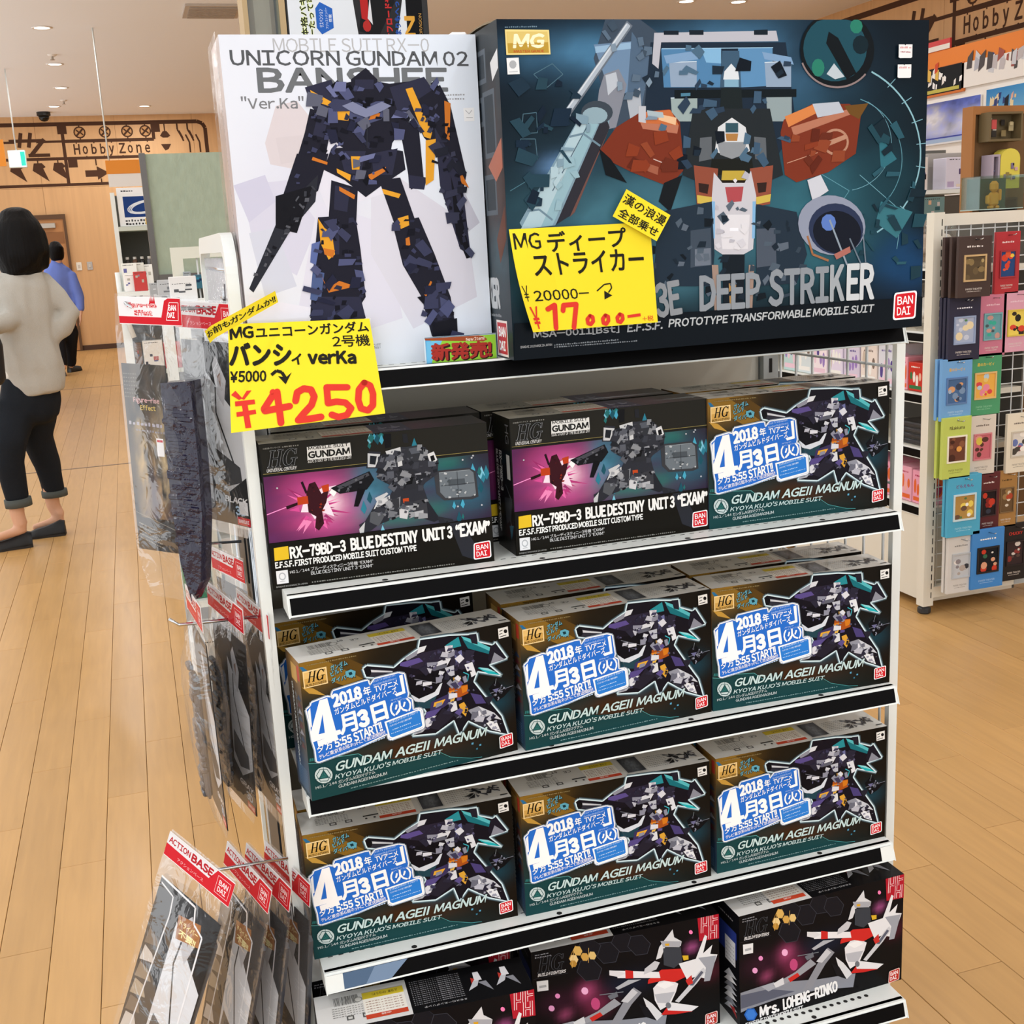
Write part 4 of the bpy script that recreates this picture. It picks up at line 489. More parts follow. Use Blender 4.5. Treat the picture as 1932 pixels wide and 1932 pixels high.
ART['kit_black'] = [('P','3a3c46',[163.8,176.5,150.3,192,130.6,192,124.4,179.9,138.0,161.2,157.7,159.5]),('P','1a1a20',[162.8,176.6,150.0,192,131.3,192,125.4,179.9,138.3,162.0,157.0,160.4]),('P','3a3c46',[187.9,165.1,175.0,182.9,156.3,184.6,150.5,168.3,163.4,150.3,182.1,148.8]),('P','1a1a20',[186.9,165.2,174.7,182.1,157.0,183.7,151.4,168.2,163.7,151.2,181.5,149.7]),('P','3a3c46',[137.7,163.6,124.1,182.4,104.2,184.1,97.9,166.9,111.6,148.0,131.5,146.4]),('P','1a1a20',[136.7,163.7,123.8,181.5,104.9,183.2,98.9,166.9,111.9,148.9,130.8,147.4]),('P','3a3c46',[109.2,140.6,95.5,159.6,75.3,161.2,68.9,143.9,82.7,124.8,102.8,123.3]),('P','1a1a20',[108.2,140.7,95.2,158.7,76.0,160.3,69.9,143.8,83.0,125.7,102.1,124.2]),('P','3a3c46',[109.0,180.1,96.2,192,77.4,192,71.4,183.4,84.3,165.6,103.1,164.0]),('P','1a1a20',[108.0,180.2,95.9,192,78.0,192,72.3,183.3,84.6,166.4,102.4,164.9]),('P','f0b0d8',[86.0,107.2,85.0,111.3,82.2,114.4,78.7,115.4,75.9,113.8,74.8,110.4,75.9,106.4,78.7,103.3,82.1,102.3,84.9,103.8]),('P','e890c8',[41.5,109.1,40.8,111.9,38.8,114.0,36.4,114.7,34.4,113.7,33.6,111.4,34.4,108.6,36.3,106.5,38.8,105.9,40.7,106.9]),('P','e8a0d0',[32.1,90.3,31.2,93.6,28.8,96.1,25.9,97.0,23.4,95.8,22.5,93.0,23.4,89.7,25.8,87.2,28.8,86.3,31.2,87.5]),('P','ff80b8',[256.8,169.5,255.8,172.3,253.5,174.1,251.3,173.7,250.4,171.4,251.3,168.5,253.6,166.8,255.9,167.2]),('P','c04a7c',[103.8,81.0,102.9,86.6,100.2,91.2,96.5,93.7,92.9,93.3,90.2,90.1,89.2,85.1,90.2,79.5,92.9,74.9,96.5,72.4,100.2,72.8,102.9,76.0]),('L','b0863a',0.9,[57.9,168.1,68.8,188.0,81.6,161.2]),('P','d8b060',[79.3,176.6,75.7,185.3,68.4,187.4,64.7,180.9,68.3,172.2,75.6,170.0]),('P','e8cc90',[72.4,163.9,69.0,172.2,62.1,174.2,58.6,167.9,62.0,159.6,68.9,157.6]),('P','d0a452',[89.1,164.3,85.9,171.7,79.5,173.6,76.3,168.0,79.5,160.6,85.9,158.7]),('P','e0c07a',[100.9,164.0,97.7,171.4,91.3,173.3,88.1,167.7,91.3,160.3,97.7,158.4]),('P','b88a3c',[70.0,157.2,67.2,163.5,61.6,165.2,58.8,160.5,61.6,154.2,67.2,152.6]),('L','d8b060',0.8,[65.5,178.5,62.2,152.1]),('L','d8b060',0.8,[89.2,179.9,88.0,155.2]),('P','5c5e66',[10.0,155.0,14.4,154.9,19.4,180.9,14.9,181.0]),('P','5c5e66',[8.2,155.0,16.2,154.9,16.6,156.8,8.6,157.0]),('P','5c5e66',[12.8,179.1,20.8,178.9,21.1,180.9,13.2,181.1]),('P','5c5e66',[20.6,154.8,25.1,154.7,29.9,180.7,25.5,180.8]),('P','5c5e66',[18.9,154.8,26.8,154.7,27.2,156.7,19.2,156.8]),('P','5c5e66',[23.4,178.9,31.3,178.7,31.7,180.7,23.8,180.8]),('P','5c5e66',[15.5,166.6,23.9,166.4,24.4,169.2,16.1,169.3]),('P','5c5e66',[48.5,176.0,46.9,178.7,44.0,176.5,44.6,174.3]),('P','5c5e66',[46.9,178.7,44.5,180.4,43.0,177.8,44.0,176.5]),('P','5c5e66',[44.5,180.4,41.8,181.0,41.7,178.2,43.0,177.8]),('P','5c5e66',[41.8,181.0,38.8,180.2,40.2,177.6,41.7,178.2]),('P','5c5e66',[38.8,180.2,35.9,178.3,38.7,176.1,40.2,177.6]),('P','5c5e66',[35.9,178.3,33.3,175.4,37.3,173.7,38.7,176.1]),('P','5c5e66',[33.3,175.4,31.3,171.7,36.1,170.8,37.3,173.7]),('P','5c5e66',[31.3,171.7,30.1,167.7,35.3,167.6,36.1,170.8]),('P','5c5e66',[30.1,167.7,29.8,163.6,34.9,164.3,35.3,167.6]),('P','5c5e66',[29.8,163.6,30.4,159.9,35.0,161.4,34.9,164.3]),('P','5c5e66',[30.4,159.9,31.9,156.9,35.5,159.0,35.0,161.4]),('P','5c5e66',[31.9,156.9,34.0,154.9,36.4,157.4,35.5,159.0]),('P','5c5e66',[34.0,154.9,36.7,154.0,37.7,156.7,36.4,157.4]),('P','5c5e66',[36.7,154.0,39.7,154.4,39.1,157.1,37.7,156.7]),('P','5c5e66',[39.7,154.4,42.7,156.0,40.6,158.4,39.1,157.1]),('P','5c5e66',[42.7,156.0,45.3,158.7,42.0,160.5,40.6,158.4]),('P','5c5e66',[41.5,154.9,45.7,154.9,47.7,165.7,43.5,165.8]),('P','5c5e66',[40.9,164.3,49.8,164.2,50.2,166.4,41.3,166.6]),('P','5c5e66',[46.1,171.6,48.6,171.5,50.1,179.5,47.6,179.6]),('P','121214',[10.6,155.3,14.0,155.2,18.8,180.6,15.4,180.7]),('P','121214',[8.8,155.3,15.7,155.2,16.0,156.5,9.1,156.6]),('P','121214',[13.4,179.4,20.3,179.3,20.5,180.6,13.6,180.7]),('P','121214',[21.2,155.1,24.6,155.1,29.3,180.4,26.0,180.4]),('P','121214',[19.5,155.2,26.3,155.0,26.6,156.3,19.7,156.4]),('P','121214',[24.0,179.2,30.9,179.1,31.1,180.3,24.2,180.5]),('P','121214',[16.2,166.9,23.4,166.8,23.8,168.8,16.6,169.0]),('P','121214',[48.1,175.8,46.5,178.5,44.3,176.8,45.1,174.6]),('P','121214',[46.5,178.5,44.3,180.1,43.2,178.2,44.3,176.8]),('P','121214',[44.3,180.1,41.7,180.6,41.7,178.6,43.2,178.2]),('P','121214',[41.7,180.6,38.9,179.9,40.1,178.0,41.7,178.6]),('P','121214',[38.9,179.9,36.1,178.0,38.4,176.4,40.1,178.0]),('P','121214',[36.1,178.0,33.7,175.2,36.9,173.9,38.4,176.4]),('P','121214',[33.7,175.2,31.8,171.6,35.6,170.9,36.9,173.9]),('P','121214',[31.8,171.6,30.7,167.7,34.8,167.6,35.6,170.9]),('P','121214',[30.7,167.7,30.4,163.7,34.4,164.2,34.8,167.6]),('P','121214',[30.4,163.7,30.9,160.1,34.5,161.2,34.4,164.2]),('P','121214',[30.9,160.1,32.2,157.2,35.1,158.7,34.5,161.2]),('P','121214',[32.2,157.2,34.3,155.2,36.2,157.1,35.1,158.7]),('P','121214',[34.3,155.2,36.8,154.4,37.6,156.4,36.2,157.1]),('P','121214',[36.8,154.4,39.6,154.8,39.2,156.7,37.6,156.4]),('P','121214',[39.6,154.8,42.4,156.3,40.8,158.1,39.2,156.7]),('P','121214',[42.4,156.3,45.0,158.9,42.4,160.3,40.8,158.1]),('P','121214',[42.1,155.3,45.2,155.2,47.1,165.3,44.0,165.4]),('P','121214',[41.5,164.7,49.3,164.5,49.6,166.0,41.8,166.2]),('P','121214',[46.7,171.9,48.1,171.9,49.4,179.2,48.1,179.2]),('T','BUILD FIGHTERS','e0e0e2',8.6,149.3,43.2,5.5,-2.9,0.03,0.2),('M','8a8a90',5.7,185.0,27.6,184.6,2.1,5),('M','8a8a90',5.6,180.8,31.9,180.3,2.1,7),('L','3a3c46',0.4,[2.0,147.1,55.7,145.5]),('P','e4e6e8',[6.3,142.6,24.0,140.8,23.8,123.8,6.8,125.3]),('P','a8acb0',[9.6,134.2,20.6,133.9,21.0,129.9,10.0,130.2]),('P','b02030',[264.7,192,299.8,192,300,150.0,267.3,152.2]),('L','f4d8dc',4.2,[272.6,192,271.7,165.0]),('L','f4d8dc',4.2,[282.0,192,280.9,174.9]),('L','f4d8dc',4.2,[271.9,178.6,281.9,178.0]),('L','f4d8dc',4.2,[288.5,192,288.3,174.6]),('L','f4d8dc',4.2,[288.1,184.7,298.0,184.3]),('L','f4d8dc',4.2,[284.9,174.7,284.3,152.8]),('L','f4d8dc',4.2,[294.8,174.7,294.2,151.8]),('L','f4d8dc',4.2,[284.5,163.8,294.4,163.4]),('L','b02030',2.2,[272.6,192,271.7,165.0]),('L','b02030',2.2,[282.0,192,280.9,174.9]),('L','b02030',2.2,[271.9,178.6,281.9,178.0]),('L','b02030',2.2,[288.5,192,288.3,174.6]),('L','b02030',2.2,[288.1,184.7,298.0,184.3]),('L','b02030',2.2,[284.9,174.7,284.3,152.8]),('L','b02030',2.2,[294.8,174.7,294.2,151.8]),('L','b02030',2.2,[284.5,163.8,294.4,163.4]),('P','8a8e98',[1.1,59.9,55.2,62.4,141.5,45.1,210.7,36.5,206.8,12.4,141.5,26.0,68.2,30.9,10.8,26.8,1.4,24.9]),('P','5c6070',[1.7,55.4,50.8,52.9,98.6,35.5,37.5,32.7,1.9,31.3]),('P','a6aab4',[37.7,60.8,59.6,62.3,77.0,54.3,50.8,48.6]),('P','9a9ca4',[57.4,57.5,98.7,69.7,126.5,85.3,137.1,73.8,107.3,60.9,68.3,50.3]),('P','d8dade',[59.6,60.2,77.0,66.1,79.2,53.7,63.9,51.4]),('P','c9302a',[85.7,61.6,103.0,67.5,107.3,60.9,90.0,54.0]),('P','8e9098',[111.6,32.0,141.4,76.9,158.1,97.3,170.8,85.3,154.1,69.1,126.6,30.1]),('P','c8cad0',[137.1,78.0,156.0,95.8,164.5,87.1,147.7,73.0]),('P','d8dade',[172.9,76.4,187.6,61.8,204.5,38.2,194.2,30.6,179.4,53.6]),('P','18181c',[164.6,68.2,179.3,57.8,194.2,30.6,175.2,42.1]),('P','e4e4e8',[189.5,88.4,199.8,97.9,216.3,97.3,230.8,87.0,226.8,73.6,216.7,53.6,200.2,47.8,191.8,66.9]),('P','b8bac2',[191.7,77.3,224.8,74.2,214.7,56.3,196.0,61.5]),('P','f2f2f4',[193.6,93.4,214.2,95.8,224.6,86.6,208.2,83.1]),('P','cc2e2a',[203.7,117.4,238.6,111.4,242.9,95.8,224.6,90.8,206.0,98.2,181.1,98.0,182.1,105.0]),('P','e8e8ec',[130.6,132.4,199.7,114.5,201.8,103.5,166.4,111.6,132.8,119.2]),('P','c92c28',[145.4,130.2,158.0,125.5,158.1,113.0,145.4,115.6]),('P','dcdce0',[120.0,135.4,134.9,131.1,145.4,123.9,132.8,121.3,120.0,127.0]),('P','d6d8dc',[201.3,157.2,211.5,168.5,223.5,182.1,225.7,168.3,238.0,158.5,236.1,150.9,213.6,161.7,203.6,138.1,195.3,136.4]),('P','a8aab2',[203.3,166.8,238.0,158.5,234.1,149.5,207.5,155.3]),('P','3c4048',[207.5,153.3,236.1,148.9,238.5,123.7,224.3,115.6,207.8,124.5]),('P','d8a42a',[210.5,160.6,217.7,159.5,217.3,155.5,211.2,156.7]),('P','c6c8ce',[176.8,125.2,193.3,134.9,201.6,130.4,195.5,119.8,174.8,115.5]),('P','d8b030',[238.3,134.0,248.5,132.0,248.6,124.9,240.5,125.2]),('P','e4e6ea',[232.4,121.4,260.7,123.3,276.2,161.2,280.2,158.0,272.7,130.0,288.4,141.5,284.7,126.4,296.7,122.9,281.5,82.7,261.2,92.6,245.0,91.1]),('P','9ea2ac',[264.7,124.2,294.8,121.4,283.5,80.0,273.5,80.9,277.1,104.3]),('P','caccd2',[224.9,57.6,245.2,76.7,265.1,99.6,273.1,105.5,277.2,98.2,261.4,80.3,231.2,53.7]),('P','5c6070',[249.2,79.6,269.1,100.5,273.2,97.3,255.3,77.9]),('P','c93430',[243.0,89.6,253.0,97.0,255.3,82.0,247.2,80.2]),('P','c82a26',[201.4,39.1,210.6,49.1,253.9,32.8,225.2,34.6]),('P','e4e4e8',[210.6,53.3,216.7,57.8,264.0,39.3,251.9,33.4,212.7,44.3]),('P','70747c',[218.2,51.5,217.3,55.0,215.0,57.6,212.2,58.4,209.9,57.0,209.1,54.1,210.0,50.7,212.3,48.0,215.1,47.3,217.4,48.6]),('P','aeb2ba',[128.6,103.6,149.7,112.3,170.6,108.3,153.9,104.8,132.8,99.3]),('L','808690',1.2,[103.0,97.2,141.3,93.7]),('P','6c707a',[115.8,92.5,130.7,96.7,132.8,87.7,120.1,84.9]),('T','Mrs.','f0f0f0',34.6,6.2,35.7,20.0,1.2,0.05,0.0),('T','LOHENG-RINKO','f0f0f0',76.9,6.9,101.3,21.6,3.4,0.05,0.0),('T', "TAKESHI IORI'S MOBILE SUIT",'e4e4e4',9.4,-4.0,103.9,9.6,1.2,0.03,0.0),('P','2a62b8',[30.9,13.8,25.0,25.9,13.0,29.1,6.9,20.1,12.8,7.9,24.9,4.8]),('P','3f7cd0',[28.3,14.5,23.7,24.0,14.4,26.5,9.6,19.4,14.2,9.9,23.5,7.4]),('P','e8c8c0',[295.5,22.3,294.9,23.8,293.5,24.3,276.9,22.5,275.4,21.7,274.7,20.1,274.0,2.5,274.6,1.0,276.1,0.5,293.0,2.2,294.5,3.0,295.2,4.6]),('P','b83028',[294.2,21.3,293.8,22.5,292.6,22.9,277.7,21.3,276.5,20.6,275.9,19.3,275.3,3.5,275.8,2.3,277.0,1.9,292.2,3.4,293.4,4.1,293.9,5.4]),('T','BAN','ffffff',278.0,12.6,14.3,6.7,5.9,0.016,0.0),('T','DAI','ffffff',277.7,4.2,12.5,6.7,5.7,0.016,0.0)]
ABG['kit_black'] = [44,28,['0e0e10','131114','111112','131214'],[(.28,.55,.05,.08,'b04a78',.9),(.16,.4,.035,.05,'a04870',.8),(.33,.43,.07,.1,'7a2a4a',.8),(.12,.52,.1,.1,'3a1a2c',.7),(.85,.75,.03,.04,'c060a0',.6),(.95,.5,.06,.08,'5a2030',.6),(.5,.55,.15,.1,'1a2236',.7)],.05]
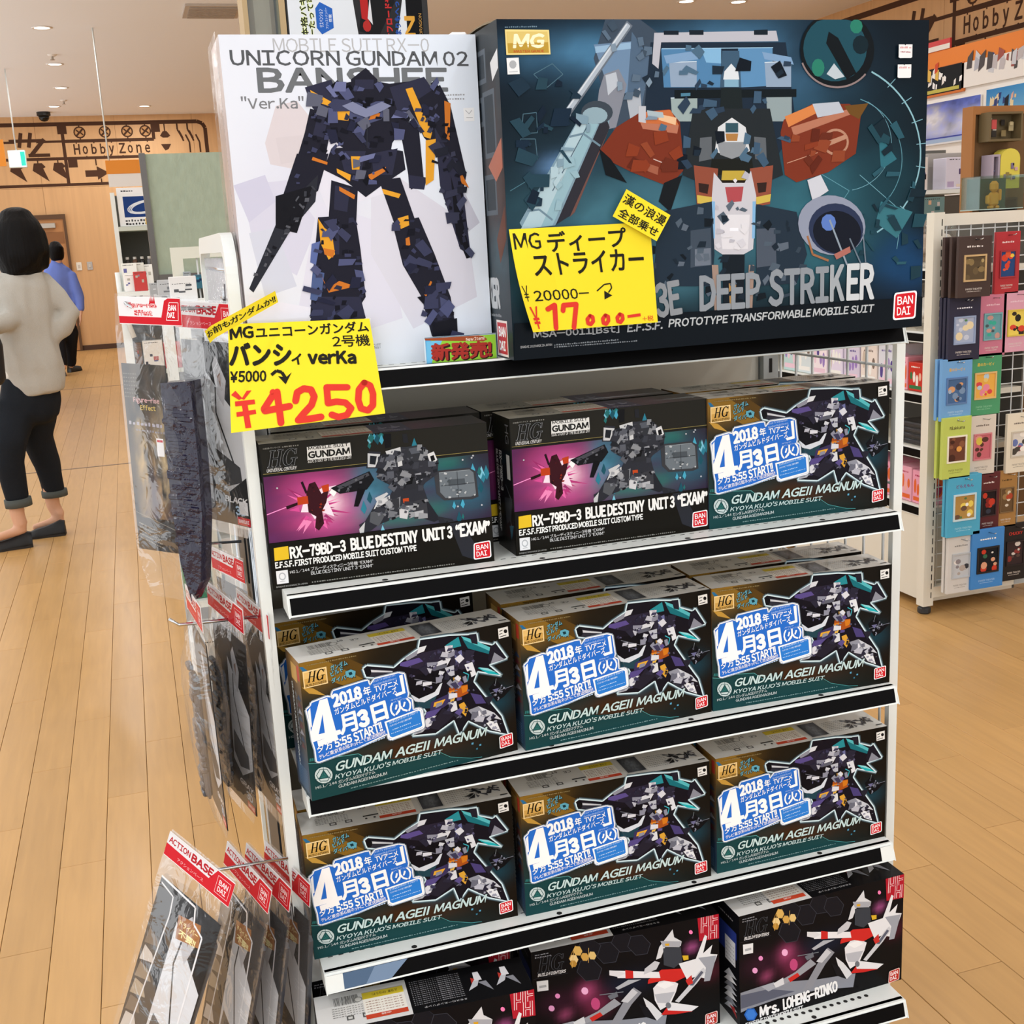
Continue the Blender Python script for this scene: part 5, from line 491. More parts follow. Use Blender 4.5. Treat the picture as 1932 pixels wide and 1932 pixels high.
ART['big_navy'] = [('L','86b4c0',2.2,[515.5,339.8,527.3,334.0,538.4,327.3,548.7,319.8,558.3,311.4,566.9,302.4,574.5,292.7,581.0,282.4,586.3,271.7,590.4,260.6,593.3,249.3,594.8,237.8,594.9,226.2,593.8,214.8,591.3,203.5,587.4,192.5,582.3,181.9,576.0,171.8,568.5,162.4,559.9,153.6,550.3,145.7,539.7,138.6,528.4,132.4]),('L','5a90a0',1.0,[499.0,305.6,507.6,302.5,515.9,298.7,523.7,294.3,531.1,289.3,537.9,283.8,544.1,277.8,549.6,271.2,554.4,264.3,558.4,257.1,561.5,249.6,563.8,241.9,565.2,234.1,565.7,226.2,565.3,218.3,564.0,210.5,561.8,202.9,558.7,195.6,554.8,188.6,550.0,181.9,544.5,175.7,538.3,170.0,531.4,164.9]),('L','6a9cac',0.8,[510.4,302.1,517.3,298.4,523.7,294.0,529.5,289.0,534.6,283.6,539.0,277.7,542.6,271.5,545.4,265.0,547.3,258.3,548.4,251.5,548.5,244.7,547.6,237.9,545.9,231.3,543.3,224.9,539.8,218.8,535.5,213.1,530.4,207.9,524.7,203.2,518.3,199.1,511.4,195.7,504.0,193.0,496.3,190.9,488.4,189.7]),('L','7aaab8',1.0,[540.9,145.7,553.1,133.3]),('L','7aaab8',1.0,[563.9,165.8,579.2,156.0]),('L','7aaab8',1.0,[580.0,190.2,597.5,183.8]),('L','7aaab8',1.0,[588.2,217.5,603,214.8]),('L','7aaab8',1.0,[587.9,245.9,603,247.0]),('L','7aaab8',1.0,[579.4,273.5,596.6,278.2]),('L','7aaab8',1.0,[563.2,298.6,578.2,306.6]),('L','7aaab8',1.0,[540.6,319.7,552.4,330.5]),('L','4c6c7c',0.9,[27.7,296.1,44.8,297.6,45.0,274.1,24.5,273.4,27.7,296.1]),('L','4c6c7c',0.9,[22.8,267.3,41.9,266.8,43.5,243.1,24.4,244.9,22.8,267.3]),('L','4c6c7c',0.9,[43.5,341.6,67.9,353.5,81.1,341.2,59.8,326.2,43.5,341.6]),('L','4a7484',0.8,[6.1,206.7,41.3,224.3,88.6,190.9]),('L','4a7484',0.8,[21.2,168.2,67.8,198.1]),('L','6ea4b4',0.8,[499.8,208.9,567.6,157.7,560.4,108.5]),('P','2f6a78',[527.6,262.7,557.4,227.7,532.7,214.7]),('P','37707c',[533.6,173.1,584.5,157.0,560.0,122.7,525.8,145.5]),('L','5f98a8',0.8,[403.1,232.3,483.8,188.9,451.7,148.8]),('P','3c4a5a',[138.9,404,184.6,404,244.7,364.7,187.6,258.0,148.2,264.1,121.9,359.2]),('P','6a86a4',[122.5,375.1,173.2,378.6,189.4,321.3,142.8,315.8]),('P','4e647c',[173.5,389.7,197.6,358.7,181.3,290.0,163.9,309.2]),('P','8fb0cc',[123.8,372.7,171.7,377.4,171.5,370.0,124.9,365.3]),('P','7f8490',[135.2,340.7,154.5,346.7,164.5,327.9,148.7,278.0,118.7,272.4,127.6,322.2]),('P','b4bcc6',[136.6,339.4,150.8,343.0,153.9,328.1,139.3,315.8]),('P','7a96a6',[107.1,300.8,142.3,300.1,137.9,275.1,62.8,163.1,20.8,160.5,16.4,168.4]),('P','a8c2cc',[107.1,300.2,122.5,300.5,45.2,162.0,17.4,160.7]),('P','8db0bc',[119.7,300.6,133.7,298.4,59.3,163.3,43.8,162.0]),('P','2c2c34',[133.7,295.9,140.1,278.2,85.1,175.0,63.5,163.7]),('P','6a4a44',[138.6,275.1,130.9,259.5,89.5,178.0,82.2,171.9]),('L','4a5e6e',1.2,[119.5,294.3,61.2,204.7]),('L','6a8494',2.5,[86.2,268.2,104.6,271.5,126.6,256.4]),('L','6a8494',2.5,[26.8,181.9,42.7,183.2,59.6,169.7]),('P','3a444e',[145.0,295.7,143.9,300.4,140.3,304.6,134.8,307.8,127.9,309.5,120.6,309.7,113.7,308.2,108.0,305.2,104.2,301.2,102.8,296.5,103.8,291.8,107.3,287.6,112.8,284.4,119.6,282.6,127.0,282.5,133.9,284.0,139.7,286.9,143.5,291.0]),('P','8aa4b0',[137.8,292.1,136.9,295.5,134.0,298.6,129.6,300.9,124.1,302.2,118.3,302.3,112.7,301.2,108.2,299.1,105.2,296.1,104.0,292.7,104.9,289.3,107.7,286.3,112.1,283.9,117.5,282.6,123.4,282.5,129.0,283.6,133.6,285.7,136.6,288.7]),('L','66707c',9.5,[171.0,399.5,83.2,294.4]),('L','a8b4c0',6,[169.5,398.3,84.7,296.9]),('P','8a98a6',[89.4,293.7,88.5,296.6,85.8,298.4,82.3,298.5,79.5,296.8,78.3,293.9,79.2,290.9,81.9,289.1,85.4,289.0,88.2,290.8]),('L','c8d2da',2,[166.7,398.3,83.4,299.4]),('P','a8b0ba',[164.0,312.3,182.3,324.6,185.6,264.4,170.0,274.4]),('P','1c2a3a',[198.1,377.3,387.2,376.8,402.9,272.3,356.0,213.8,241.9,217.6,184.5,277.2]),('P','b4b6c0',[203.4,388.4,373.4,390.8,376.4,378.1,212.4,377.3,208.0,346.2,199.6,352.5]),('P','16202a',[216.3,390.9,236.6,390.9,236.4,385.9,216.2,386.0]),('P','16202a',[251.1,391.5,270.8,391.5,270.8,385.9,251.0,385.9]),('P','16202a',[341.5,391.5,361.2,392.1,361.2,385.8,341.5,385.8]),('P','4e7ea8',[212.2,369.8,294.9,370.7,294.3,323.1,214.7,324.1]),('P','5a8ab4',[318.8,370.6,368.0,370.4,367.9,324.1,319.9,322.7]),('P','7fb0d4',[266.8,369.6,294.9,369.5,294.7,351.8,273.9,353.2]),('L','9cc4e0',1.0,[213.0,369.8,368.8,370.4]),('P','8ba0b8',[222.7,353.6,260.7,354.5,260.2,324.2,224.2,324.6]),('L','c6d6e2',1.0,[222.7,353.6,260.7,354.5]),('P','8ba0b8',[356.5,352.6,394.9,353.6,395.0,322.4,358.7,322.9]),('L','c6d6e2',1.0,[356.5,352.6,394.9,353.6]),('P','94a6a6',[223.9,311.4,260.7,312.1,260.2,282.6,225.5,283.3]),('L','c6d6e2',1.0,[223.9,311.4,260.7,312.1]),('P','8c9ca0',[358.7,310.5,395.8,311.3,395.9,279.7,360.9,280.5]),('L','c6d6e2',1.0,[358.7,310.5,395.8,311.3]),('P','7a9cc0',[215.6,361.7,259.4,367.1,262.9,357.0,219.0,352.3]),('P','7a9cc0',[352.8,365.4,394.9,358.7,398.8,349.6,356.5,356.4]),('P','10181c',[229.2,320.8,402.8,319.7,402.8,309.9,229.0,310.6]),('P','4a7c94',[237.9,316.9,251.2,317.3,251.1,313.5,237.9,313.1]),('P','3c5870',[296.4,366.9,320.3,366.8,322.9,322.7,292.8,323.1]),('P','d4dce2',[297.4,332.6,299.1,342.2,308.9,351.6,318.6,342.0,320.0,332.4]),('P','7fa8c0',[298.9,332.6,319.2,332.4,319.2,323.4,298.8,323.7]),('P','1a2224',[294.3,322.4,322.9,322.1,325.6,283.8,291.6,284.5]),('P','74301e',[181.4,295.0,221.4,298.1,235.8,282.5,240.5,224.2,219.3,204.0,168.5,223.3,133.1,240.4,124.9,250.2,148.7,278.0]),('P','78321f',[384.2,282.0,426.4,300.9,482.2,300.0,500.1,287.0,492.8,236.5,451.0,214.0,403.2,202.7,385.8,212.8,379.5,266.2]),('P','c06a3c',[181.4,295.0,222.9,297.4,234.2,278.7,181.1,282.4]),('P','b07058',[181.8,282.3,234.2,278.7,231.8,268.4,184.5,275.3]),('P','e0b890',[206.7,292.6,231.4,287.7,229.8,278.8,206.5,285.6]),('P','a4b4bc',[190.9,297.4,212.6,294.4,213.9,288.0,192.1,288.5]),('P','b8bcc4',[179.5,302.6,189.6,302.4,189.0,282.2,179.0,283.7]),('P','d08048',[385.7,285.9,426.4,299.6,438.3,291.5,391.2,272.6]),('P','b0745c',[395.1,272.5,482.2,294.0,486.4,287.2,399.0,261.8]),('P','b4bcc8',[426.4,300.9,466.1,302.9,474.3,289.5,434.4,283.6]),('P','6a4a20',[474.2,297.5,511.3,300.2,497.0,280.3,482.3,287.3]),('L','b4866e',3.2,[480.4,251.7,479.6,256.1,477.4,260.2,473.9,263.6,469.4,266.1,464.3,267.4,459.1,267.5,454.1,266.4,449.7,264.2,446.3,260.9,444.1,257.0,443.4,252.7,444.2,248.3,446.4,244.2,449.9,240.8,454.3,238.3,459.4,236.9,464.7,236.7,469.7,237.9,474.2,240.1,477.6,243.4,479.7,247.3,480.4,251.7]),('P','b4866e',[437.1,250.1,476.3,261.3,477.9,255.8,438.7,243.4]),('L','c09078',1.0,[388.9,227.4,434.8,239.5]),('P','9a5a44',[183.4,235.7,205.1,228.5,203.4,218.9,184.6,226.0]),('L','c8b0a8',1.2,[198.0,238.5,230.9,225.8]),('P','101418',[125.0,253.3,140.2,240.2,160.9,210.6,132.4,221.3]),('P','14181c',[238.1,217.7,220.0,172.5,204.1,186.3,212.0,208.8]),('P','22282c',[254.5,298.1,364.0,296.1,383.4,212.8,356.0,203.7,264.1,207.0,238.1,217.7]),('P','5c6268',[263.6,262.5,280.0,263.4,279.7,236.0,261.6,233.3]),('P','5c6268',[340.8,261.9,357.8,260.2,359.2,230.3,342.2,234.2]),('P','cfd4d8',[289.2,274.9,309.0,286.1,328.6,274.0,334.5,244.3,308.4,235.2,284.3,245.7]),('P','30505c',[299.8,279.8,318.0,279.4,317.9,267.7,299.7,268.1]),('P','a87a44',[299.7,266.8,317.9,266.4,316.3,257.3,301.1,257.7]),('P','8a9096',[287.5,256.7,330.0,255.6,325.3,239.9,308.4,235.2,291.8,240.9]),('P','1a1c18',[279.7,236.0,337.6,234.3,340.5,214.3,276.3,216.4]),('P','8a4a38',[254.0,229.0,288.6,223.9,283.3,175.1,257.7,180.8]),('P','8c4c3a',[334.4,222.5,368.5,225.4,363.7,176.5,340.3,174.1]),('P','30201c',[260.4,207.1,275.4,204.6,273.0,192.8,260.9,195.9]),('P','30201c',[344.4,204.1,359.1,204.3,357.5,192.3,346.6,191.3]),('P','c8b050',[257.9,192.1,280.5,188.5,279.6,177.9,258.4,182.1]),('P','c8b050',[343.5,186.1,365.3,189.3,363.8,179.9,343.4,176.7]),('P','b8a040',[294.6,221.1,326.7,220.1,328.1,208.0,292.9,207.9]),('P','20180e',[292.9,209.3,328.1,208.0,326.5,201.4,294.4,202.6]),('P','c2c2ca',[282.4,219.5,294.4,205.9,326.6,204.8,335.9,219.8,343.5,187.4,338.4,119.9,324.3,113.8,293.3,115.4,281.9,122.8,279.0,188.6]),('P','a84a50',[298.2,200.5,325.0,200.2,321.8,181.6,301.8,181.0]),('P','d8d8de',[289.3,166.2,334.0,164.3,330.6,120.3,293.4,122.2]),('P','e8ecf4',[304.5,148.7,316.8,148.1,316.8,144.1,304.4,144.7]),('P','7fb0d8',[278.9,183.3,283.5,183.1,282.8,136.3,279.0,136.4]),('P','7fb0d8',[338.0,180.9,342.7,180.7,340.9,133.4,336.9,133.6]),('P','22303e',[203.7,173.1,278.9,183.3,281.8,116.0,277.3,75.4,193.9,80.4]),('P','3e4a58',[248.0,148.0,276.9,150.0,277.7,102.7,247.1,101.0]),('P','22303e',[343.4,177.3,403.3,164.7,419.6,108.8,403.6,71.3,342.9,71.4]),('P','4a5462',[343.3,145.6,371.6,145.6,373.1,97.4,343.8,95.6]),('P','6a7482',[253.6,124.2,276.5,124.4,276.2,102.7,253.3,102.7]),('P','141c24',[293.3,115.4,325.9,113.7,323.7,37.8,293.9,39.8]),('P','b08850',[302.2,77.3,313.1,76.7,311.2,45.6,303.4,46.2]),('P','9a8478',[277.7,102.7,287.0,102.2,289.2,33.2,281.4,33.7]),('P','9a8478',[332.0,99.7,339.9,99.2,336.4,37.0,328.5,37.5]),('R',[198.1,377.3,387.2,376.8,402.9,272.3,356.0,213.8,241.9,217.6,184.5,277.2],40,('2a3c50','3c566e','1a2836','4a6880','0e1620'),6,24,31),('R',[196.3,173.5,278.9,183.3,343.4,174.0,411.3,157.5,419.7,94.8,403.6,53.7,193.6,66.9],60,('1a2632','34424f','4e5c6a','10181f','5a6674'),4,16,32),('R',[180.8,274.1,231.7,266.5,234.3,211.3,133.1,240.4],9,('84381f','642a1a','8a4228','5c2416'),8,26,33),('R',[395.1,259.2,482.5,277.2,483.1,236.7,403.1,208.8],9,('84381f','642a1a','8a4228','5c2416'),8,26,34),('R',[138.8,401.9,184.5,402.0,237.5,364.7,187.8,264.4,141.6,278.2],14,('3c4c5c','7a8ea0','566a7e'),6,18,35),('R',[106.9,294.6,135.0,294.0,66.4,166.1,21.0,163.1],10,('8fb0bc','7a96a6','a8c2cc'),6,20,36),('R',[282.4,216.2,335.9,214.4,340.0,119.8,281.9,122.8],12,('b4b4be','d8d8de','ccccd4'),5,16,37),('R',[22.7,329.7,115.9,347.0,90.0,222.7,17.8,168.3],26,('1c3040','16283a','24404e','122030'),4,30,38),('R',[498.8,270.2,596.0,281.7,595.6,70.7,485.2,91.2],26,('1c3844','204450','2a5462','142630'),4,30,39),('P','c6cad4',[419.0,204.9,439.0,211.0,451.3,190.1,427.2,177.4]),('P','8c94a8',[507.6,131.2,508.9,140.6,507.0,150.2,502.2,159.4,494.8,167.8,485.2,174.8,474.0,180.1,461.8,183.3,449.4,184.3,437.5,183.1,426.7,179.6,417.6,174.2,410.8,167.1,406.6,158.8,405.3,149.6,407.0,140.2,411.5,131.0,418.7,122.6,428.0,115.5,439.2,110.0,451.3,106.6,463.9,105.4,476.1,106.6,487.1,110.0,496.4,115.4,503.4,122.7]),('P','2a3450',[504.7,128.6,505.8,137.3,504.0,146.1,499.4,154.5,492.3,161.9,483.3,167.7,472.9,171.7,462.0,173.4,451.1,172.9,441.2,170.2,432.7,165.4,426.3,158.9,422.4,151.1,421.2,142.6,422.9,133.9,427.3,125.6,434.2,118.2,443.1,112.2,453.4,108.1,464.4,106.2,475.4,106.6,485.6,109.3,494.2,114.1,500.8,120.7]),('P','141824',[501.6,125.6,502.5,132.9,500.7,140.3,496.5,147.4,490.2,153.7,482.2,158.7,473.0,162.2,463.3,163.8,453.8,163.5,445.0,161.4,437.6,157.5,432.0,152.1,428.7,145.7,427.8,138.5,429.4,131.2,433.4,124.1,439.6,117.8,447.6,112.7,456.7,109.2,466.4,107.4,476.1,107.6,485.0,109.7,492.6,113.6,498.2,119.1]),('L','9a6a48',3,[419.4,133.0,427.7,108.3,452.2,98.6]),('P','5a7ac0',[463.1,148.3,460.8,154.9,455.1,159.2,448.1,159.5,442.4,155.7,440.3,149.3,442.5,142.7,448.3,138.4,455.3,138.1,461.0,141.9]),('L','8a98a6',2.6,[453.3,152.2,481.1,91.4]),('L','6a7886',2.0,[484.7,126.4,503.5,90.2]),('L','6a7886',2.0,[505.3,132.4,510.1,93.4]),('P','a86a60',[460.3,106.6,484.9,115.9,486.6,108.1,464.5,99.4]),('P','0e1418',[518.1,366.5,516.5,377.0,512.1,387.0,505.2,395.9,496.3,403.3,485.6,404,473.9,404,461.6,404,449.4,404,437.8,404,427.5,403.2,419.0,395.9,412.6,387.1,408.6,377.4,407.3,367.0,408.7,356.7,412.8,346.8,419.3,337.8,428.1,330.3,438.5,324.5,450.3,320.9,462.7,319.5,475.1,320.6,486.9,323.9,497.5,329.5,506.3,336.9,512.9,345.9,516.9,355.9]),('P','1f4a58',[506.8,368.5,505.2,378.3,500.9,387.4,494.2,395.4,485.5,401.8,475.3,404,464.2,404,452.8,404,441.8,404,431.9,401.8,423.5,395.4,417.2,387.5,413.2,378.5,411.9,369.0,413.3,359.4,417.4,350.3,423.8,342.2,432.4,335.7,442.5,331.0,453.7,328.5,465.1,328.4,476.3,330.6,486.5,335.1,495.1,341.5,501.6,349.6,505.5,358.8]),('P','0e1418',[449.3,389.5,463.5,381.7,491.2,338.3,476.9,330.6,445.5,375.3]),('P','b8c4cc',[457.6,350.5,473.7,333.9,459.4,330.8,446.6,337.5]),('P','2a7a66',[443.4,345.4,442.1,350.9,438.6,355.0,433.9,356.5,429.2,355.1,425.8,351.1,424.5,345.5,425.8,340.0,429.3,335.9,434.0,334.3,438.7,335.8,442.2,339.8]),('P','2a7a66',[499.9,396.0,497.9,401.3,493.1,404,487.2,404,482.5,401.3,480.8,396.0,482.7,390.6,487.5,387.3,493.4,387.3,498.1,390.6]),('P','12242c',[509.1,373.1,507.4,379.0,502.9,383.3,496.9,384.9,490.9,383.4,486.6,379.1,485.1,373.2,486.8,367.3,491.2,363.0,497.3,361.4,503.3,362.9,507.6,367.2]),('L','8a7a7a',2.4,[410.6,351.5,412.6,347.5,415.1,343.7,418.0,340.1,421.3,336.6,425.0,333.5,429.0,330.7,433.4,328.1,438.0,326.0,442.8,324.1,447.8,322.7,453.0,321.7,458.2,321.1,463.6,320.8,468.9,321.1,474.1,321.7,479.2,322.7,484.2,324.2,489.0,326.0,493.6,328.2,497.9,330.8,501.8,333.7,505.4,336.9]),('P','0a1118',[2.4,46.2,603,41.1,603.0,0,0,0.0]),('P','e8d48a',[9.3,392.2,64.9,391.6,65.6,363.9,9.7,363.6]),('P','b8963a',[11.1,389.8,62.8,389.8,63.7,365.7,11.8,365.4]),('P','d8c070',[11.1,389.8,62.8,389.8,62.9,377.7,11.8,376.7]),('T','MG','f4ecc8',18.8,370.7,39.1,16.7,0.6,0.05,0.15),('L','b8963a',0.6,[16.3,374.9,59.4,375.4]),('T','MASTER GRADE','b8402a',19.2,365.9,38.4,3.0,0.6,0.02,0.0),('M','6a8496',9.4,394.0,50.8,394.6,1.8,16),('P','e4e8ea',[9.5,360.0,24.9,360.5,25.3,341.8,9.9,341.4]),('P','a8acb0',[21.8,352.7,21.1,355.5,18.8,357.3,15.9,357.3,13.5,355.6,12.5,352.8,13.2,349.9,15.5,348.2,18.4,348.1,20.8,349.9]),('L','b0b4b8',0.8,[12.0,344.3,22.8,344.8]),('T','3E','8a9096',197.3,38.1,37.4,46.1,5.6,0.034,0.0),('T','DEEP','8a929a',258.4,43.6,90.7,46.5,-0.3,0.034,0.0),('T','STRI','8a929a',360.2,42.4,92.5,50.1,-0.2,0.034,0.0),('T','K','a0a8ae',454.4,43.4,23.2,49.6,-0.2,0.034,0.0),('T','ER','c8ced2',480.1,43.2,44.5,49.8,-0.9,0.034,0.0),('T','MSA-0011[Bst]','a4aab0',26.7,25.3,117.2,10.6,-0.5,0.03,0.0),('T','E.F.S.F.','a4aab0',155.1,24.0,50.3,10.9,0.6,0.03,0.15),('T','PROTOTYPE TRANSFORMABLE MOBILE SUIT','b4babe',213.7,26.0,310.4,11.0,-0.2,0.03,0.15),('T','BANDAI 2018 MADE IN JAPAN','b8bcc0',9.2,14.6,41.9,3.0,0.2,0.0,0.0),('M','7c848c',54.0,14.6,143.6,14.7,2.0,30),('M','7c848c',53.9,11.9,169.6,11.4,1.7,36),('P','ffffff',[593.5,46.6,592.5,49.3,589.9,50.3,560.4,49.2,557.7,48.1,556.6,45.4,555.2,15.2,556.2,12.5,558.8,11.5,588.5,11.8,591.1,12.9,592.3,15.7]),('P','d0202a',[591.2,45.0,590.4,47.1,588.4,48.0,561.8,47.0,559.7,46.1,558.7,43.9,557.5,16.7,558.3,14.6,560.3,13.8,587.1,14.1,589.2,15.0,590.2,17.2]),('T','BAN','ffffff',562.2,32.0,25.2,11.4,1.4,0.016,0.0),('T','DAI','ffffff',561.6,17.6,21.9,11.4,0.8,0.016,0.0)]
ABG['big_navy'] = [80,54,['0e1722','0c141c','080d12','101a22'],[(.5,.55,.3,.35,'24485a',.8),(.3,.35,.25,.2,'4a7e90',.8),(.72,.38,.14,.18,'387484',.75),(.9,.5,.08,.16,'1c404c',.6),(.2,.9,.15,.06,'5088b0',.7),(.5,.85,.2,.12,'4f82aa',.8),(.95,.2,.08,.1,'1c4a78',.7),(.12,.58,.04,.03,'7aa8e0',.7),(.3,.04,.4,.08,'141c24',.9),(.8,.04,.3,.1,'10181f',.9)],.35]
